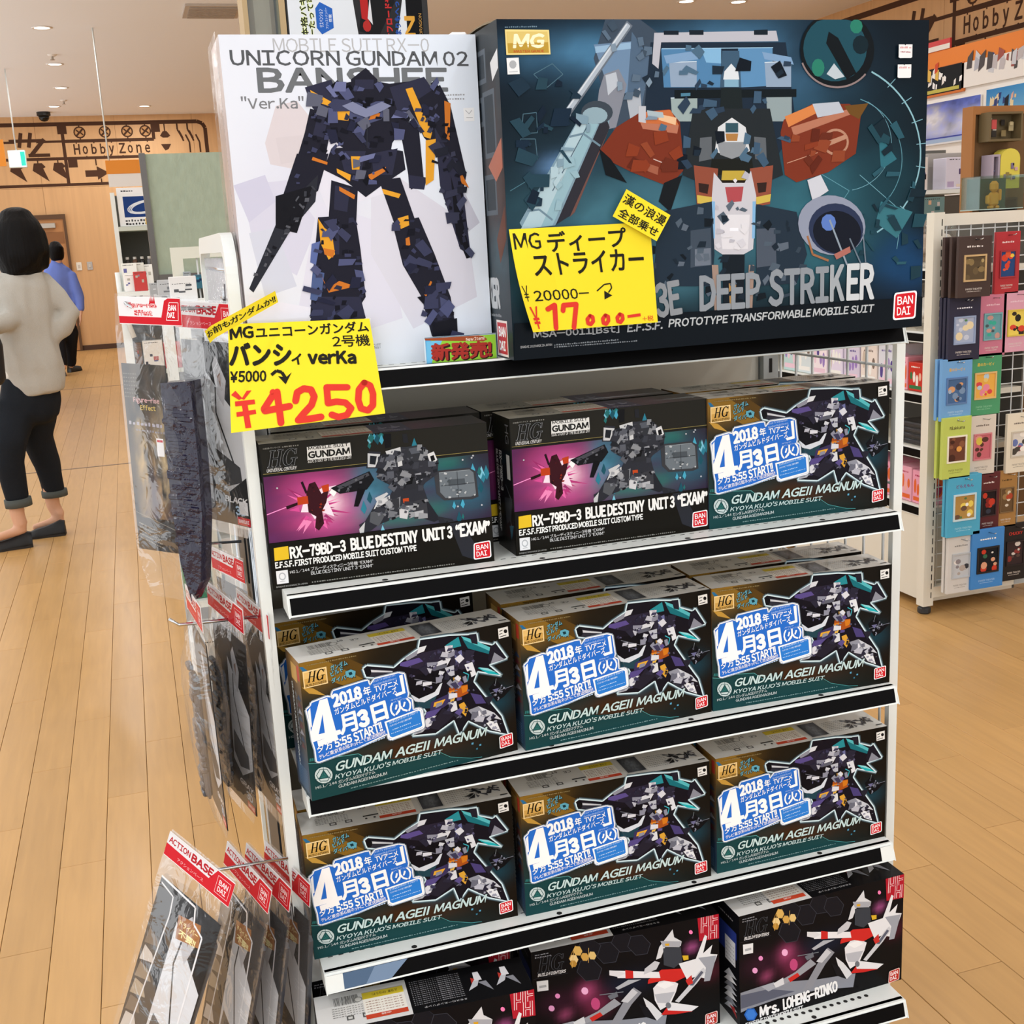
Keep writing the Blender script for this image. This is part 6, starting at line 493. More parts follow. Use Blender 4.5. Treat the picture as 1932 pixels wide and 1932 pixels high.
ART['tall_white'] = [('P','cfcfe0',[9.2,229.4,63.8,233.7,98.1,181.7,66.0,119.0,17.4,153.8]),('P','d4ccd0',[59.3,320.1,85.3,325.7,108.2,294.6,77.8,245.7,46.4,252.9,42.5,277.7]),('P','c8c8dc',[0,229.8,38.8,240.8,48.5,209.2,14.2,185.5]),('P','d8d8e6',[100.3,207.1,178.1,178.1,196.5,57.6,112.1,36.8,61.1,67.1]),('P','d4d4e0',[170.8,255.4,289.1,173.0,297.5,78.1,209.5,43.1,161.5,139.7]),('P','ccd0de',[12.9,173.0,45.5,177.8,64.8,106.1,24.5,95.6]),('P','dcdce8',[81.3,282.9,172.8,280.6,194.7,216.2,112.4,193.9]),('P','d0c8cc',[55.7,283.5,88.0,285.8,95.1,257.6,59.1,252.5]),('P','c4c6d4',[278.8,232.6,306.9,172.2,288.3,159.7,270.1,206.8]),('P','e4e4ee',[5.2,96.9,155.1,60.5,143.9,7.3,3.1,12.0]),('T','MOBILE SUIT RX-0','b4b6ba',62.7,380.8,191.7,16.1,-0.1,0,0.0),('T','UNICORN GUNDAM 02','55585c',10.9,366.3,293.1,17.8,-0.6,0.016,0.0),('T','BANSHEE','6c7074',39.9,334.9,235.7,29.5,-0.5,0.035,0.0),('T','"Ver.Ka"','7a7c80',18.8,317.2,74.6,14.5,-0.6,0.014,0.0),('M','9a9ca0',264.4,328.5,297.5,328.7,1.9,10),('M','9a9ca0',269.6,324.0,297.2,323.6,1.9,8),('T','MOBILE SUIT','707478',138.2,22.0,26.9,6.1,-1.6,0.0,0.0),('P','eceef0',[293.8,313.5,307.8,313.9,307.5,297.8,294.2,297.5]),('L','a0a2a6',0.7,[296.4,310.9,301.0,306.3,304.8,310.7]),('L','a0a2a6',0.7,[297.2,301.9,305.6,301.7]),('P','1f1f2b',[138.6,344.5,171.7,349.1,201.2,343.8,245.3,348.2,254.4,332.5,235.8,310.7,221.5,301.5,199.1,273.6,194.3,254.7,164.1,255.6,132.4,272.2,109.3,306.9,98.4,328.6,112.3,340.6]),('P','2d2e42',[96.3,340.8,129.3,349.5,136.9,324.9,122.5,309.7,103.7,316.2]),('P','2d2e42',[200.8,339.4,245.5,351.4,264.0,322.9,241.7,297.9,208.7,311.2]),('P','4a4f70',[136.6,321.8,203.0,323.8,187.9,302.2,167.4,296.4,145.0,305.0]),('P','1f1f2b',[153.3,349.3,172.8,362.6,186.3,348.9,184.3,324.1,169.2,318.2,152.7,325.9]),('P','2d2e42',[158.6,349.2,181.6,348.9,180.7,337.8,157.7,338.1]),('P','1f1f2b',[100.4,316.3,129.0,309.6,115.2,263.3,97.2,245.1,79.0,258.1,91.5,288.8]),('P','2d2e42',[109.6,310.0,122.3,306.6,113.6,282.1,100.9,285.5]),('P','1f1f2b',[79.5,264.3,118.4,263.2,101.5,219.7,63.4,196.0,55.0,208.9]),('P','2a2c34',[6.2,106.5,53.8,196.4,103.2,238.6,97.1,207.2,61.0,170.7,10.9,101.7]),('P','16161c',[49.1,215.4,95.5,226.3,70.8,170.2,45.5,177.8]),('P','1f1f2b',[222.7,317.2,265.3,341.7,277.3,316.3,292.8,232.2,283.7,199.7,266.1,252.5,240.3,278.9]),('P','2d2e42',[254.9,291.3,285.8,232.4,292.3,132.7,278.5,140.2,257.0,220.4]),('P','14141c',[271.8,232.9,293.5,129.3,286.2,127.7,274.1,160.4]),('P','1f1f2b',[208.3,304.9,234.4,291.8,236.5,224.4,218.7,216.6,214.6,254.1]),('P','2d2e42',[216.6,234.8,240.4,230.7,235.9,216.0,216.8,218.6]),('P','1f1f2b',[122.3,269.4,172.1,271.1,211.9,263.7,213.7,241.3,181.7,223.1,160.4,209.8,135.5,231.2,110.3,244.6]),('P','2d2e42',[131.8,266.0,164.9,265.0,155.9,236.8,136.3,240.6]),('P','2d2e42',[171.3,261.7,205.4,267.1,196.2,235.4,172.6,236.2]),('P','1f1f2b',[119.0,231.7,151.3,221.0,145.8,179.5,111.8,187.5]),('P','1f1f2b',[178.8,229.6,206.1,231.9,222.6,176.0,194.9,174.0]),('P','2d2e42',[123.0,225.3,141.3,221.4,135.5,192.9,119.2,196.8]),('P','1f1f2b',[98.6,188.1,145.3,189.2,148.5,146.9,150.4,87.5,131.3,62.2,77.7,65.9,85.7,117.8]),('P','2d2e42',[104.6,181.4,124.7,183.7,121.1,141.9,102.6,142.9]),('P','1f1f2b',[191.7,177.4,226.6,182.4,244.2,135.3,261.7,80.4,267.2,32.1,233.4,31.1,222.9,82.9,201.5,124.3]),('P','2d2e42',[227.4,96.1,258.2,80.6,259.9,53.2,235.1,55.0]),('P','4d5e8a',[86.3,124.3,100.5,120.2,92.7,84.7,79.7,88.8]),('P','5a6aa0',[87.9,156.5,98.7,159.2,90.8,130.5,83.9,134.2]),('P','2d2e42',[90.0,91.4,143.6,88.0,148.3,61.0,127.2,54.4,77.3,62.0]),('P','4a4f70',[247.5,81.3,261.3,73.6,259.0,60.1,247.8,64.3]),('P','16161e',[234.6,48.2,268.5,52.6,268.2,25.1,234.9,22.1]),('P','e0a030',[102.4,337.7,127.0,323.8,123.3,319.0,104.5,325.4]),('P','e0a030',[132.7,313.9,148.9,312.3,146.0,301.2,132.4,302.7]),('P','c8742a',[165.6,307.0,188.9,314.7,184.7,304.2,166.5,300.8]),('P','e0a030',[220.8,337.3,229.7,339.1,251.1,285.0,248.5,277.4,240.4,280.2]),('P','e0a030',[242.2,275.7,255.4,277.2,249.1,227.2,238.3,221.1]),('P','c8742a',[269.5,322.8,277.5,319.5,273.2,274.9,267.9,278.2]),('P','c8742a',[282.9,242.3,295.3,215.7,285.2,222.6]),('P','e0a030',[145.8,259.3,157.7,258.9,155.1,243.2,145.8,243.5]),('P','c8742a',[98.6,260.0,116.3,253.2,115.3,250.1,96.9,256.3]),('P','e0a030',[126.7,245.4,143.9,237.2,142.0,229.7,127.0,240.3]),('P','c8742a',[165.9,236.5,188.8,245.3,187.8,240.2,166.6,228.8]),('P','c8742a',[128.2,223.8,147.2,212.9,145.5,207.8,127.8,218.7]),('P','e0a030',[181.4,219.3,205.3,211.9,202.2,206.9,183.6,212.8]),('P','e0a030',[98.5,186.8,105.4,175.0,114.1,168.1,115.8,142.2,107.3,136.1,99.1,156.0]),('P','c8742a',[101.9,150.7,116.3,147.3,112.8,138.4,102.6,142.9]),('P','e0a030',[199.0,182.3,213.0,185.6,213.4,173.2,202.1,169.1]),('P','c8742a',[207.4,157.1,212.4,158.8,213.0,148.9,207.3,146.5]),('P','c8742a',[96.3,117.2,102.9,101.1,118.4,109.4,138.0,101.6,124.2,99.1,103.7,95.8]),('P','c8742a',[226.6,85.4,236.3,102.3,238.3,100.8,229.2,82.5]),('R',[96.3,340.8,138.6,344.5,201.2,343.8,265.7,348.0,275.2,284.4,234.9,298.1,199.1,273.6,193.3,241.9,160.5,211.1,129.9,244.0,109.3,306.9],70,('14141e','2c2e42','3c3f5c','4f5478','0e0e16'),3,12,21),('R',[98.6,188.1,145.3,189.2,150.4,87.5,127.2,54.4,77.7,65.9],40,('14141e','2c2e42','3c3f5c'),3,12,22),('R',[191.7,177.4,226.6,182.4,261.7,80.4,266.7,25.2,233.2,27.7,201.5,124.3],40,('14141e','2c2e42','3c3f5c'),3,12,23),('R',[222.7,317.2,277.3,316.3,293.7,132.6,278.5,140.2,240.3,278.9],40,('14141e','2a2c3e','3a3c50'),3,10,24),('R',[6.2,106.5,53.8,196.4,103.2,238.6,97.1,207.2,61.0,170.7],30,('16161c','3a3c44','54565e'),2,9,25),('R',[79.5,264.3,118.4,263.2,129.0,309.6,100.4,316.3,75.5,220.7],24,('14141e','3c3f5c'),3,9,26),('R',[96.3,340.8,138.6,344.5,201.2,343.8,265.7,348.0,275.2,284.4,234.9,298.1,199.1,273.6,193.3,241.9,160.5,211.1,129.9,244.0,109.3,306.9],26,('3a3d58','4f5478','23253a','6a7098','5c5f70'),8,26,27),('R',[98.6,188.1,145.3,189.2,150.4,87.5,127.2,54.4,77.7,65.9],14,('3a3d58','4f5478','23253a'),8,26,28),('R',[191.7,177.4,226.6,182.4,261.7,80.4,266.7,25.2,233.2,27.7,201.5,124.3],14,('3a3d58','4f5478','23253a'),8,26,29),('R',[248.1,291.5,287.1,251.9,293.7,132.6,278.5,140.2],10,('34364a','43475f','20222e'),8,22,30),('P','7c82a0',[139.6,318.7,153.1,323.4,169.0,315.1,189.5,322.8,201.2,317.6,183.1,309.2,168.1,304.5,154.0,309.7]),('L','30323c',1.0,[168.8,296.4,166.5,268.1])]
ABG['tall_white'] = [20,26,['dfe4ee','dce6f2','e0e8f2','e2e6ee'],[(.3,.55,.25,.2,'d2d2e2',.7),(.5,.3,.3,.2,'dad8e0',.6)],.01]
ART['card_large'] = [('T','MG','1c1c14',1.5,83.1,23.0,11.9,2.1,0.045,0.0),('T','ユニコーンガンダム','1c1c14',26.2,83.0,111.5,11.6,0.5,0.03,0.0),('T','2号機','1c1c14',99.6,70.2,37.0,12.1,-0.9,0.016,0.0),('T','バンシ','1c1c14',-0.2,59.0,58.9,22.3,-3.5,0.05,0.0),('T','ィ','1c1c14',58.7,55.4,10.5,10.7,4.3,0.04,0.0),('T','verKa','1c1c14',73.4,55.4,47.2,13.6,-4.0,0.055,0.0),('T','¥5000','1c1c14',0.1,44.3,33.7,10.7,-3.1,0.035,0.0),('L','1c1c14',3.0,[38.6,48.2,43.6,51.9,48.5,49.9,51.7,44.0]),('P','1c1c14',[44.8,46.6,51.2,38.4,57.7,49.2,52.2,44.9]),('P','d8382c',[1.0,33.3,5.0,36.8,11.0,29.4,8.0,28.3]),('P','d8382c',[15.2,35.8,19.6,35.8,12.6,28.0,10.3,29.0]),('P','d8382c',[4.3,27.2,21.9,27.3,22.3,23.1,4.4,22.8]),('P','d8382c',[5.2,17.5,22.4,18.0,22.8,14.2,5.4,13.4]),('P','d8382c',[10.2,24.2,15.3,24.6,17.8,2.4,12.7,2.4]),('B','d8382c',6.2,[38.9,32.0,39.8,30.9,30.0,17.8,30.8,15.8,53.2,17.7]),('B','d8382c',6.2,[42.8,32.1,44.3,3.4]),('B','d8382c',6.4,[59.0,22.0,61.2,29.8,67.5,32.7,74.1,31.1,76.5,24.2,73.2,16.5,65.4,9.5,59.9,3.9,69.8,3.7,80.6,4.3]),('B','d8382c',6.2,[108.2,29.9,88.9,31.8,88.5,16.4,96.2,17.1,104.5,15.2,109.1,9.1,104.5,3.1,96.4,2.0,90.7,5.1]),('B','d8382c',6.2,[124.9,32.7,118.8,26.3,116.7,16.0,118.2,7.6,124.3,4.9,129.6,9.4,131.5,20.8,130.0,29.5,124.9,32.7])]
ART['card_blue_box'] = [('T','MG','1c1c14',2.3,82.8,25.5,16.4,-1.6,0.012,0.0),('T','ディープ','1c1c14',34.3,77.8,80.4,20.9,0.8,0.022,0.0),('T','ストライカー','1c1c14',16.6,55.2,113.8,22.6,-0.1,0.022,0.0),('T','¥','1c1c14',1.7,31.4,5.3,15.8,0.8,0,0.0),('T','20000-','1c1c14',10.9,30.7,56.4,10.8,-0.7,0.014,0.0),('L','1c1c14',1.3,[76.2,36.7,85.1,42.9,91.8,43.4,92.5,38.9,88.4,34.4]),('P','1c1c14',[84.1,36.5,83.1,27.6,92.0,31.2]),('T','¥','d8382c',3.5,3.0,7.8,22.9,-0.2,0.015,0.0),('B','d8382c',5,[21.4,22.1,29.1,25.7,25.4,2.5]),('B','d8382c',5,[36.5,19.4,38.2,24.8,51.9,25.0,44.8,1.5]),('B','d8382c',4,[64.7,12.1,61.0,8.8,61.1,4.5,64.0,3.6,67.2,6.4,67.3,10.7,64.7,12.1]),('B','d8382c',4,[81.5,11.4,78.0,8.0,78.1,3.7,81.0,2.5,84.1,5.7,84.4,10.0,81.5,11.4]),('B','d8382c',4,[97.7,11.4,94.2,8.0,94.4,4.3,97.4,3.2,100.4,6.3,100.4,10.0,97.7,11.4]),('P','d8382c',[105.9,9.9,120.9,10.8,120.9,7.7,105.9,6.9]),('T','+税','d8382c',122.6,2.0,12.6,5.6,1.1,0,0.0)]
ART['card_small'] = [('T','漢の浪漫','1c1c14',1.9,20.7,53.4,13.5,-0.6,0.016,0.0),('T','全部乗せ','1c1c14',3.8,3.3,50.0,12.3,0.1,0.02,0.0)]
ART['card_strip'] = [('T','お前もガンダムか!!','1c1c14',0.7,6.1,96.6,9.8,-2.1,0.025,0.0)]
ART['new_item_card'] = [('P','4a9ad0',[1.9,33.7,9.3,34.3,8.4,0.1,1.6,0.1]),('P','8cc83a',[9.3,35.5,94.8,36.0,94.6,0.8,8.5,1.3]),('P','6cb8e0',[2.8,32.4,24.1,32.5,7.5,1.9,2.0,1.3]),('P','9a4a28',[1.0,36.4,72.3,36.1,78.9,34.3,83.7,29.4,77.9,26.4,71.8,27.5,1.9,33.7]),('T','New Item!','f4f0e0',55.3,28.8,24.4,4.9,1.2,0.01,0.0),('T','新発売!','2a1010',9.0,2.2,80.9,25.8,-1.3,0.07,0.0),('T','新発売!','a03028',7.6,3.7,80.8,25.8,-1.3,0.045,0.0),('L','30506a',0.8,[1.2,37.1,95.5,37.2,95.3,0.3])]

# ------------------------------------------------------------------ printed kit boxes
ICON = '8a8a88'
def top_sheet(P, W, D, kind):     # print on a lid edge: x along the width, y from the front edge to the back
    r = random.Random(3)
    if kind == 'teal': P.rect('d6d6d2', 0, 0, W, D)
    elif kind == 'purple': P.rect('b2b0a4', 0, 0, W * .5, D); P.rect('3a3458', W * .49, 0, W * .66, D); P.grid([W * .66, D, W, D, W, 0, W * .66, 0], [16, 6, ['2a2228', '1c181c', '2a2026', '33202e'], [(.2, .5, .3, .5, '5a2a48', .9)], .3])
    else: P.rect('dcdcda', 0, 0, W * .43, D); P.rect('121214', W * .43, 0, W, D)
    # bar code, marks and small print on the left
    for k in range(22): P.rect('3a3a38', 26 + k * 1.6, D * .62, 26 + k * 1.6 + r.uniform(.4, 1.1), D * .86)
    P.text('CE', '5a5a58', 84, D * .62, 12, 7, 180, .02) if False else P.text('CE', '5a5a58', 96, D * .78, 12, 7, 180, .02)
    P.text('ST', '5a5a58', 76, D * .86, 10, 7, 180, .03); P.ell('8a8a86', 60, D * .7, 6, 6, 12); P.ell('d6d6d2' if kind != 'purple' else 'b2b0a4', 60, D * .7, 4.6, 4.6, 12)
    for x, y in ((40, .18), (62, .18)): P.rect('5a5a58', x, D * y, x + 10, D * (y + .12)); P.rect('d0d0cc', x + 2, D * (y + .03), x + 8, D * (y + .09))
    for k in range(5): P.micro('8c8c88', 22, D * (.3 + .06 * k), 70, D * (.3 + .06 * k), 1.8, 12)
    P.rect('3a3a38', 88, D * .3, 110, D * .35); P.rect('3a3a38', 90, D * .18, 93, D * .24); P.rect('3a3a38', 102, D * .18, 105, D * .24)
    # caution panel
    x0, x1 = (82, 148) if kind == 'purple' else ((118, 190) if kind == 'teal' else (66, 124))
    if kind == 'teal': x0, x1 = 86 + 24, 152 + 10
    P.rect('f0ece2', x0, D * .1, x1, D * .84); P.rect('b0a89a', x0, D * .84, x1, D * .86)
    P.rect('dcc63a' if kind != 'purple' else 'c4bca8', x0, D * .66, x1, D * .84); P.rect('c8482e', x0, D * .1, x1, D * .22)
    P.text('⚠注意（かならず）', '3a3420', x1 - 8, D * .8, x1 - x0 - 22, 6, 180, .01)
    for k in range(5): P.micro('a88a7a', x0 + 3, D * (.28 + .07 * k), x1 - 3, D * (.28 + .07 * k), 2, 12)
    P.text('必読', 'f0d8d0', (x0 + x1) / 2 + 6, D * .2, 14, 4, 180, .02)
    if kind == 'teal':
        P.rect('c2c2be', 170, D * .1, 204, D * .9); P.grid([172, D * .86, 202, D * .86, 202, D * .14, 172, D * .14], [14, 12, ['2e3136', '3a3c42', '23252a', '44464c'], [(.5, .5, .3, .4, '8a9098', .8)], .8])
        for k in range(7): P.micro('8c8c88', 208, D * (.2 + .085 * k), 244, D * (.2 + .085 * k), 1.8, 10)
        for cx in (256, 280):
            for k in range(16):
                a = r.uniform(0, 6.28); q = r.uniform(4, 19); x = cx + r.uniform(-6, 6); y = D * .5 + r.uniform(-8, 8)
                P.poly(r.choice(('1e1e20', '34343a', '55565c', '26262a')), [x, y, x + q * cos(a), y + q * .9 * sin(a), x + q * .7 * cos(a + .5), y + q * .7 * sin(a + .5)])
        P.rect('2a2a2a', 286, D * .12, 297, D * .16)
    elif kind == 'purple':
        for x in (158, 176): P.poly('7a7a98', [x, D * .3, x + 5, D * .75, x + 9, D * .3]); P.poly('9a9ab0', [x - 3, D * .45, x + 14, D * .5, x + 12, D * .4])
        P.text('RX-79BD-3', 'b8b8c4', 158, D * .08, 34, 5, 0, .04); P.rect('a09cae', 158, D * .2, 176, D * .23)
    else:
        for k in range(13): P.micro('8e8e92', 134, D * (.2 + .055 * k), 206, D * (.2 + .055 * k), 2, 22)
        P.text('ミセスローエングリン子', 'd0d0d2', 206, D * .13, 60, 4, 180, .01)
        for cx in (228, 268):
            P.poly('c4c6cc', [cx - 16, D * .3, cx - 3, D * .62, cx + 4, D * .6, cx - 2, D * .4]); P.poly('8a8c94', [cx, D * .5, cx + 18, D * .2, cx + 12, D * .5]); P.poly('e2e2e6', [cx - 4, D * .55, cx + 7, D * .55, cx + 5, D * .8, cx - 3, D * .8]); P.poly('b83a30', [cx - 9, D * .48, cx - 3, D * .6, cx - 8, D * .66])
def left_sheet(P, D, H, kind):    # print on the left face: x from the back edge to the front edge
    if kind == 'teal':
        P.grid([0, H, D, H, D, 0, 0, 0], [8, 24, ['241c18', '7a5a30', '1c3c44', '16242c'], [(.7, .95, .4, .1, 'a87c38', .9), (.5, .18, .6, .16, '28486e', .9), (.5, .5, .3, .2, '141216', .8)], .3])
        P.rect('caa25a', D * .35, H * .83, D * .75, H * .95); P.rect('c04030', D * .8, H * .86, D * .95, H * .97)
        P.text('GUNDAM AGEⅡ MAGNUM', 'c8d2d4', D * .28, H * .8, H * .62, 7, -90, .02); P.text('ガンダムAGEⅡマグナム', 'a8b4c0', D * .5, H * .75, H * .4, 6, -90, .01)
        for k in range(12): P.line('6a90b8', .7, [D * .15, H * (.03 + k * .014), D * .85, H * (.04 + k * .014)])
        for k in range(8): P.poly(('5a2a30', '30405a', '8a8a94')[k % 3], [D * .6, H * (.35 + k * .05), D * .95, H * (.37 + k * .05), D * .75, H * (.40 + k * .05)])
    elif kind == 'purple':
        P.rect('181715', 0, 0, D, H); P.rect('24241f', 0, H * .76, D, H); P.text('HG', '7c7e82', D * .72, H * .95, H * .14, 14, -90, .0)
        P.text('RX-79BD-3', 'e8e8e6', D * .30, H * .74, H * .3, 12, -90, .05); P.text('BLUE DESTINY UNIT 3 “EXAM”', 'e0e0de', D * .12, H * .74, H * .62, 9, -90, .05)
        P.rect('d8d8d4', D * .72, H * .55, D * .9, H * .73)
        P.line('8a8e94', .8, [D * .6, H * .5, D * .9, H * .4, D * .7, H * .3, D * .85, H * .2]); P.poly('3a3d42', [D * .5, H * .4, D * .95, H * .42, D * .8, H * .25, D * .55, H * .2]); P.poly('2c5a6a', [D * .7, H * .2, D * .95, H * .22, D * .8, H * .1])
    else:
        P.rect('121216', 0, 0, D, H); P.rect('2a3a86', D * .1, H * .58, D * .9, H * .82); P.rect('d8dade', D * .45, H * .5, D * .85, H * .72)
        for k in range(5): P.micro('a0a4ac', D * .48, H * (.52 + k * .035), D * .82, H * (.52 + k * .035), 2, 6)
        for k in range(7): P.poly(('c4c6cc', '8a8c94', 'e0e0e2')[k % 3], [D * .4, H * (.05 + k * .05), D * .9, H * (.1 + k * .05), D * .6, H * (.14 + k * .05)])
        P.poly('a02a2a', [D * .6, H * .1, D * .9, H * .04, D * .8, H * .12]); P.micro('8a8a90', D * .2, H * .9, D * .8, H * .9, 3, 8)
def kit(kind, art, D, edge, label, W=300, H=192):
    t = thing('kit_box', label, 'box', (0, 0, 0))
    c = MB(); c.cbox(0, 0, 0, W / 1000, D / 1000, H / 1000, .0012); c.build('carton', mat('carton_' + kind, edge, .45), t)
    P = Print(lambda x, y, d: (x / 1000, -d - 5e-5, y / 1000)); P.grid([0, H, W, H, W, 0, 0, 0], ABG[art]); P.run(ART[art]); P.build('front_print', INK, t)
    P = Print(lambda x, y, d: (x / 1000, y / 1000, H / 1000 + d + 5e-5)); top_sheet(P, W, D, kind); P.build('top_print', INK, t)
    P = Print(lambda x, y, d: (-d - 5e-5, D / 1000 - x / 1000, y / 1000)); left_sheet(P, D, H, kind); P.build('side_print', INK, t)
    return t
Z1, Z2, Z3, Z4, Z5 = 1.270, .991, .714, .4465, .204      # shelf tops
G1, G2, G3 = 'teal-fronted kit boxes with the blue date sticker', 'kit boxes with the pink explosion picture', 'black kit boxes on the bottom deck'
tk = kit('teal', 'kit_teal', 68, '2a2420', 'dark kit box with blue date sticker, at the left end of the middle shelf, turned slightly')
pk = kit('purple', 'kit_purple', 76, '1a1916', 'black kit box with pink explosion picture, at the left end of the second shelf under the yellow card')
bk = kit('black', 'kit_black', 80, '141416', 'black kit box with white and red craft picture, at the right end of the bottom deck')
def put(src, used, x, y, z, rz, label, grp):
    o = src if not used[0] else dup(src)
    used[0] = True; o.location = (x, y, z); o.rotation_euler = (0, 0, rz); o['label'] = label; o['group'] = grp
    return o
ut, up_, ub = [False], [False], [False]
DT = 'dark kit box with blue date sticker, '
for x, y, z, r, l in ((.1503, 1.4393, Z3, .127, 'left end of middle shelf, turned slightly'), (.4574, 1.4698, Z3, .0512, 'centre of middle shelf'), (.7592, 1.4846, Z3, -.04, 'right end of middle shelf'),
                      (.138, 1.4957, Z4, -.02, 'left end of shelf above bottom deck'), (.4486, 1.4833, Z4, -.0177, 'centre of shelf above bottom deck'), (.76, 1.48, Z4, -.0109, 'right end of shelf above bottom deck'),
                      (.766, 1.5012, Z2, -.0119, 'right end of the second shelf')):
    put(tk, ut, x, y, z, r, DT + l, G1)
DB = 'grey-topped kit box in the back row, '
for x, y, z, r, l in ((.139, 1.62, Z3, .06, 'behind the left box of the middle shelf'), (.4574, 1.556, Z3, .03, 'behind the centre box of the middle shelf'), (.762, 1.562, Z3, -.02, 'behind the right box of the middle shelf'),
                      (.142, 1.572, Z4, 0, 'behind left box above the deck'), (.452, 1.56, Z4, 0, 'behind centre box above the deck'), (.759, 1.557, Z4, 0, 'behind right box above the deck'), (.762, 1.58, Z2, 0, 'behind the date-sticker box of the second shelf')):
    put(tk, ut, x, y, z, r, DB + l, 'back row of date-sticker kit boxes')
DP = 'black kit box with pink explosion picture, '
for x, y, z, r, l in ((.1335, 1.4964, Z2, -.0149, 'second shelf left, under yellow card'), (.4682, 1.5006, Z2, .0142, 'second shelf centre')): put(pk, up_, x, y, z, r, DP + l, G2)
for x, y, z, r, l in ((.152, 1.588, Z2, 0, 'behind the left one of the second shelf'), (.455, 1.592, Z2, .0, 'behind the centre one of the second shelf')): put(pk, up_, x, y, z, r, 'black kit box in the back row, ' + l, 'back row of explosion kit boxes')
DK = 'black kit box with white and red craft picture, '
for x, y, z, r, l in ((.772, 1.4339, Z5, .0223, 'bottom deck right'), (.448, 1.468, Z5, -.05, 'bottom deck centre'), (.125, 1.403, Z5, -.06, 'bottom deck left')): put(bk, ub, x, y, z, r, DK + l, G3)
for x, y, l in ((.772, 1.53, 'right'), (.45, 1.57, 'centre'), (.13, 1.52, 'left')): put(bk, ub, x, y, Z5, 0, 'white-topped black kit box in the back row, behind the %s box of the bottom deck' % l, 'back row of black kit boxes')
# big navy box, lid slightly open
t = thing('big_kit_box', 'largest navy box with grey machine picture and gold badge, top shelf right', 'box', (.4525, 1.4161, Z1), -.0051)
MB().cbox(0, 0, 0, .6028, .185, .404, .0015).build('carton', mat('carton_navy', '1a2230', .4), t)
P = Print(lambda x, y, d: (x / 1000, -d - 5e-5, y / 1000)); P.grid([0, 404, 603, 404, 603, 0, 0, 0], ABG['big_navy']); P.run(ART['big_navy']); P.build('front_print', INK, t)
P = Print(lambda x, y, d: (-d - 5e-5, .185 - x / 1000, y / 1000))
P.grid([0, 404, 185, 404, 185, 0, 0, 0], [16, 40, ['23282c', '2a3034', '20262e', '1c2026'], [(.8, .55, .2, .2, '6a4a40', .6), (.3, .7, .3, .3, '4a545c', .7), (.8, .3, .2, .1, '4a6a78', .7), (.5, .2, .5, .1, '3a4248', .8)], .7])
for a in ((70, 340, 130, 380), (60, 290, 110, 325), (110, 250, 160, 330), (40, 200, 100, 270), (100, 180, 150, 230)): P.rect('59626c', *a); P.rect('2c343c', a[0] + 6, a[1] + 6, a[2] - 6, a[3] - 6)
P.poly('b8705a', [120, 240, 180, 270, 180, 235, 150, 220]); P.poly('e0e2e4', [150, 360, 182, 372, 182, 350, 156, 338]); P.poly('6a4030', [140, 150, 180, 190, 180, 150, 150, 120])
P.text('3E', 'c0c4c8', 60, 116, 30, 38, 0, .06); P.text('RIKER', 'c0c4c8', 60, 62, 80, 40, 0, .06); P.micro('a0a4a8', 60, 52, 142, 52, 4, 18)
P.poly('f4e8e4', [118, 2, 164, 2, 164, 48, 118, 48]); P.poly('c43038', [121, 5, 161, 5, 161, 45, 121, 45]); P.text('BAN', 'ffffff', 126, 27, 30, 13, 0, .05); P.text('DAI', 'ffffff', 126, 9, 27, 13, 0, .05); P.build('side_print', INK, t)
lid = MB()
for k in range(6):
    y0, y1 = .004 + k * .03, .004 + (k + 1) * .03; z0, z1 = .4045 + .006 * sin(k / 6 * pi), .4045 + .006 * sin((k + 1) / 6 * pi)
    lid.quad((.002, y0, z0), (.6, y0, z0), (.6, y1, z1), (.002, y1, z1)); lid.quad((.002, y0, z0), (.002, y1, z1), (.002, y1, z1 - .002), (.002, y0, z0 - .002))
lid.build('lid_flap', KRAFT, t)
for i, (x, z) in enumerate(((.554, .356), (.553, .331))):
    P = Print(lambda a, b, d: (x + a / 1000, -.004 - d, z + b / 1000)); P.poly('ececec', [0, 1, 2, 0, 19, 0, 21, 1, 21, 17, 11, 17, 10, 15.5, 9, 17, 0, 17]); P.micro('d08a8a', 2, 12, 14, 12, 2.5, 6); P.micro('d08a8a', 16, 12, 20, 12, 2.5, 2)
    if i == 0: P.micro('a05058', 3, 7, 19, 6.5, 2, 8)
    P.build('price_sticker', INKM, t)
# tall white box
t = thing('tall_kit_box', 'tall white box with standing dark machine picture, top shelf left', 'box', (.1355, 1.5, Z1))
MB().cbox(0, 0, 0, .315, .115, .401, .0012).build('carton', mat('carton_white', 'd8dade', .4), t)
P = Print(lambda x, y, d: (x / 1000, -d - 5e-5, y / 1000)); P.grid([0, 401, 315, 401, 315, 0, 0, 0], ABG['tall_white']); P.run(ART['tall_white']); P.build('front_print', INK, t)
P = Print(lambda x, y, d: (-d - 5e-5, .115 - x / 1000, y / 1000)); P.grid([0, 401, 115, 401, 115, 0, 0, 0], [6, 12, ['d4c4ba', 'cfc2be', 'b8b0b8', 'a8a0a4'], [], .2])
P.text('UNICORN GUNDAM 02 BANSHEE', '6c6a70', 70, 380, 200, 9, -90); P.build('side_print', INK, t)
MB().box(-.004, .0, 0, -.0035, .118, .404).build('shrink_wrap', FILM, t)
MB().cbox(.292, .03, .401, .313, .06, .409, .002).build('lid_tab', mat('white_tab', 'f0f0f0', .4), t)
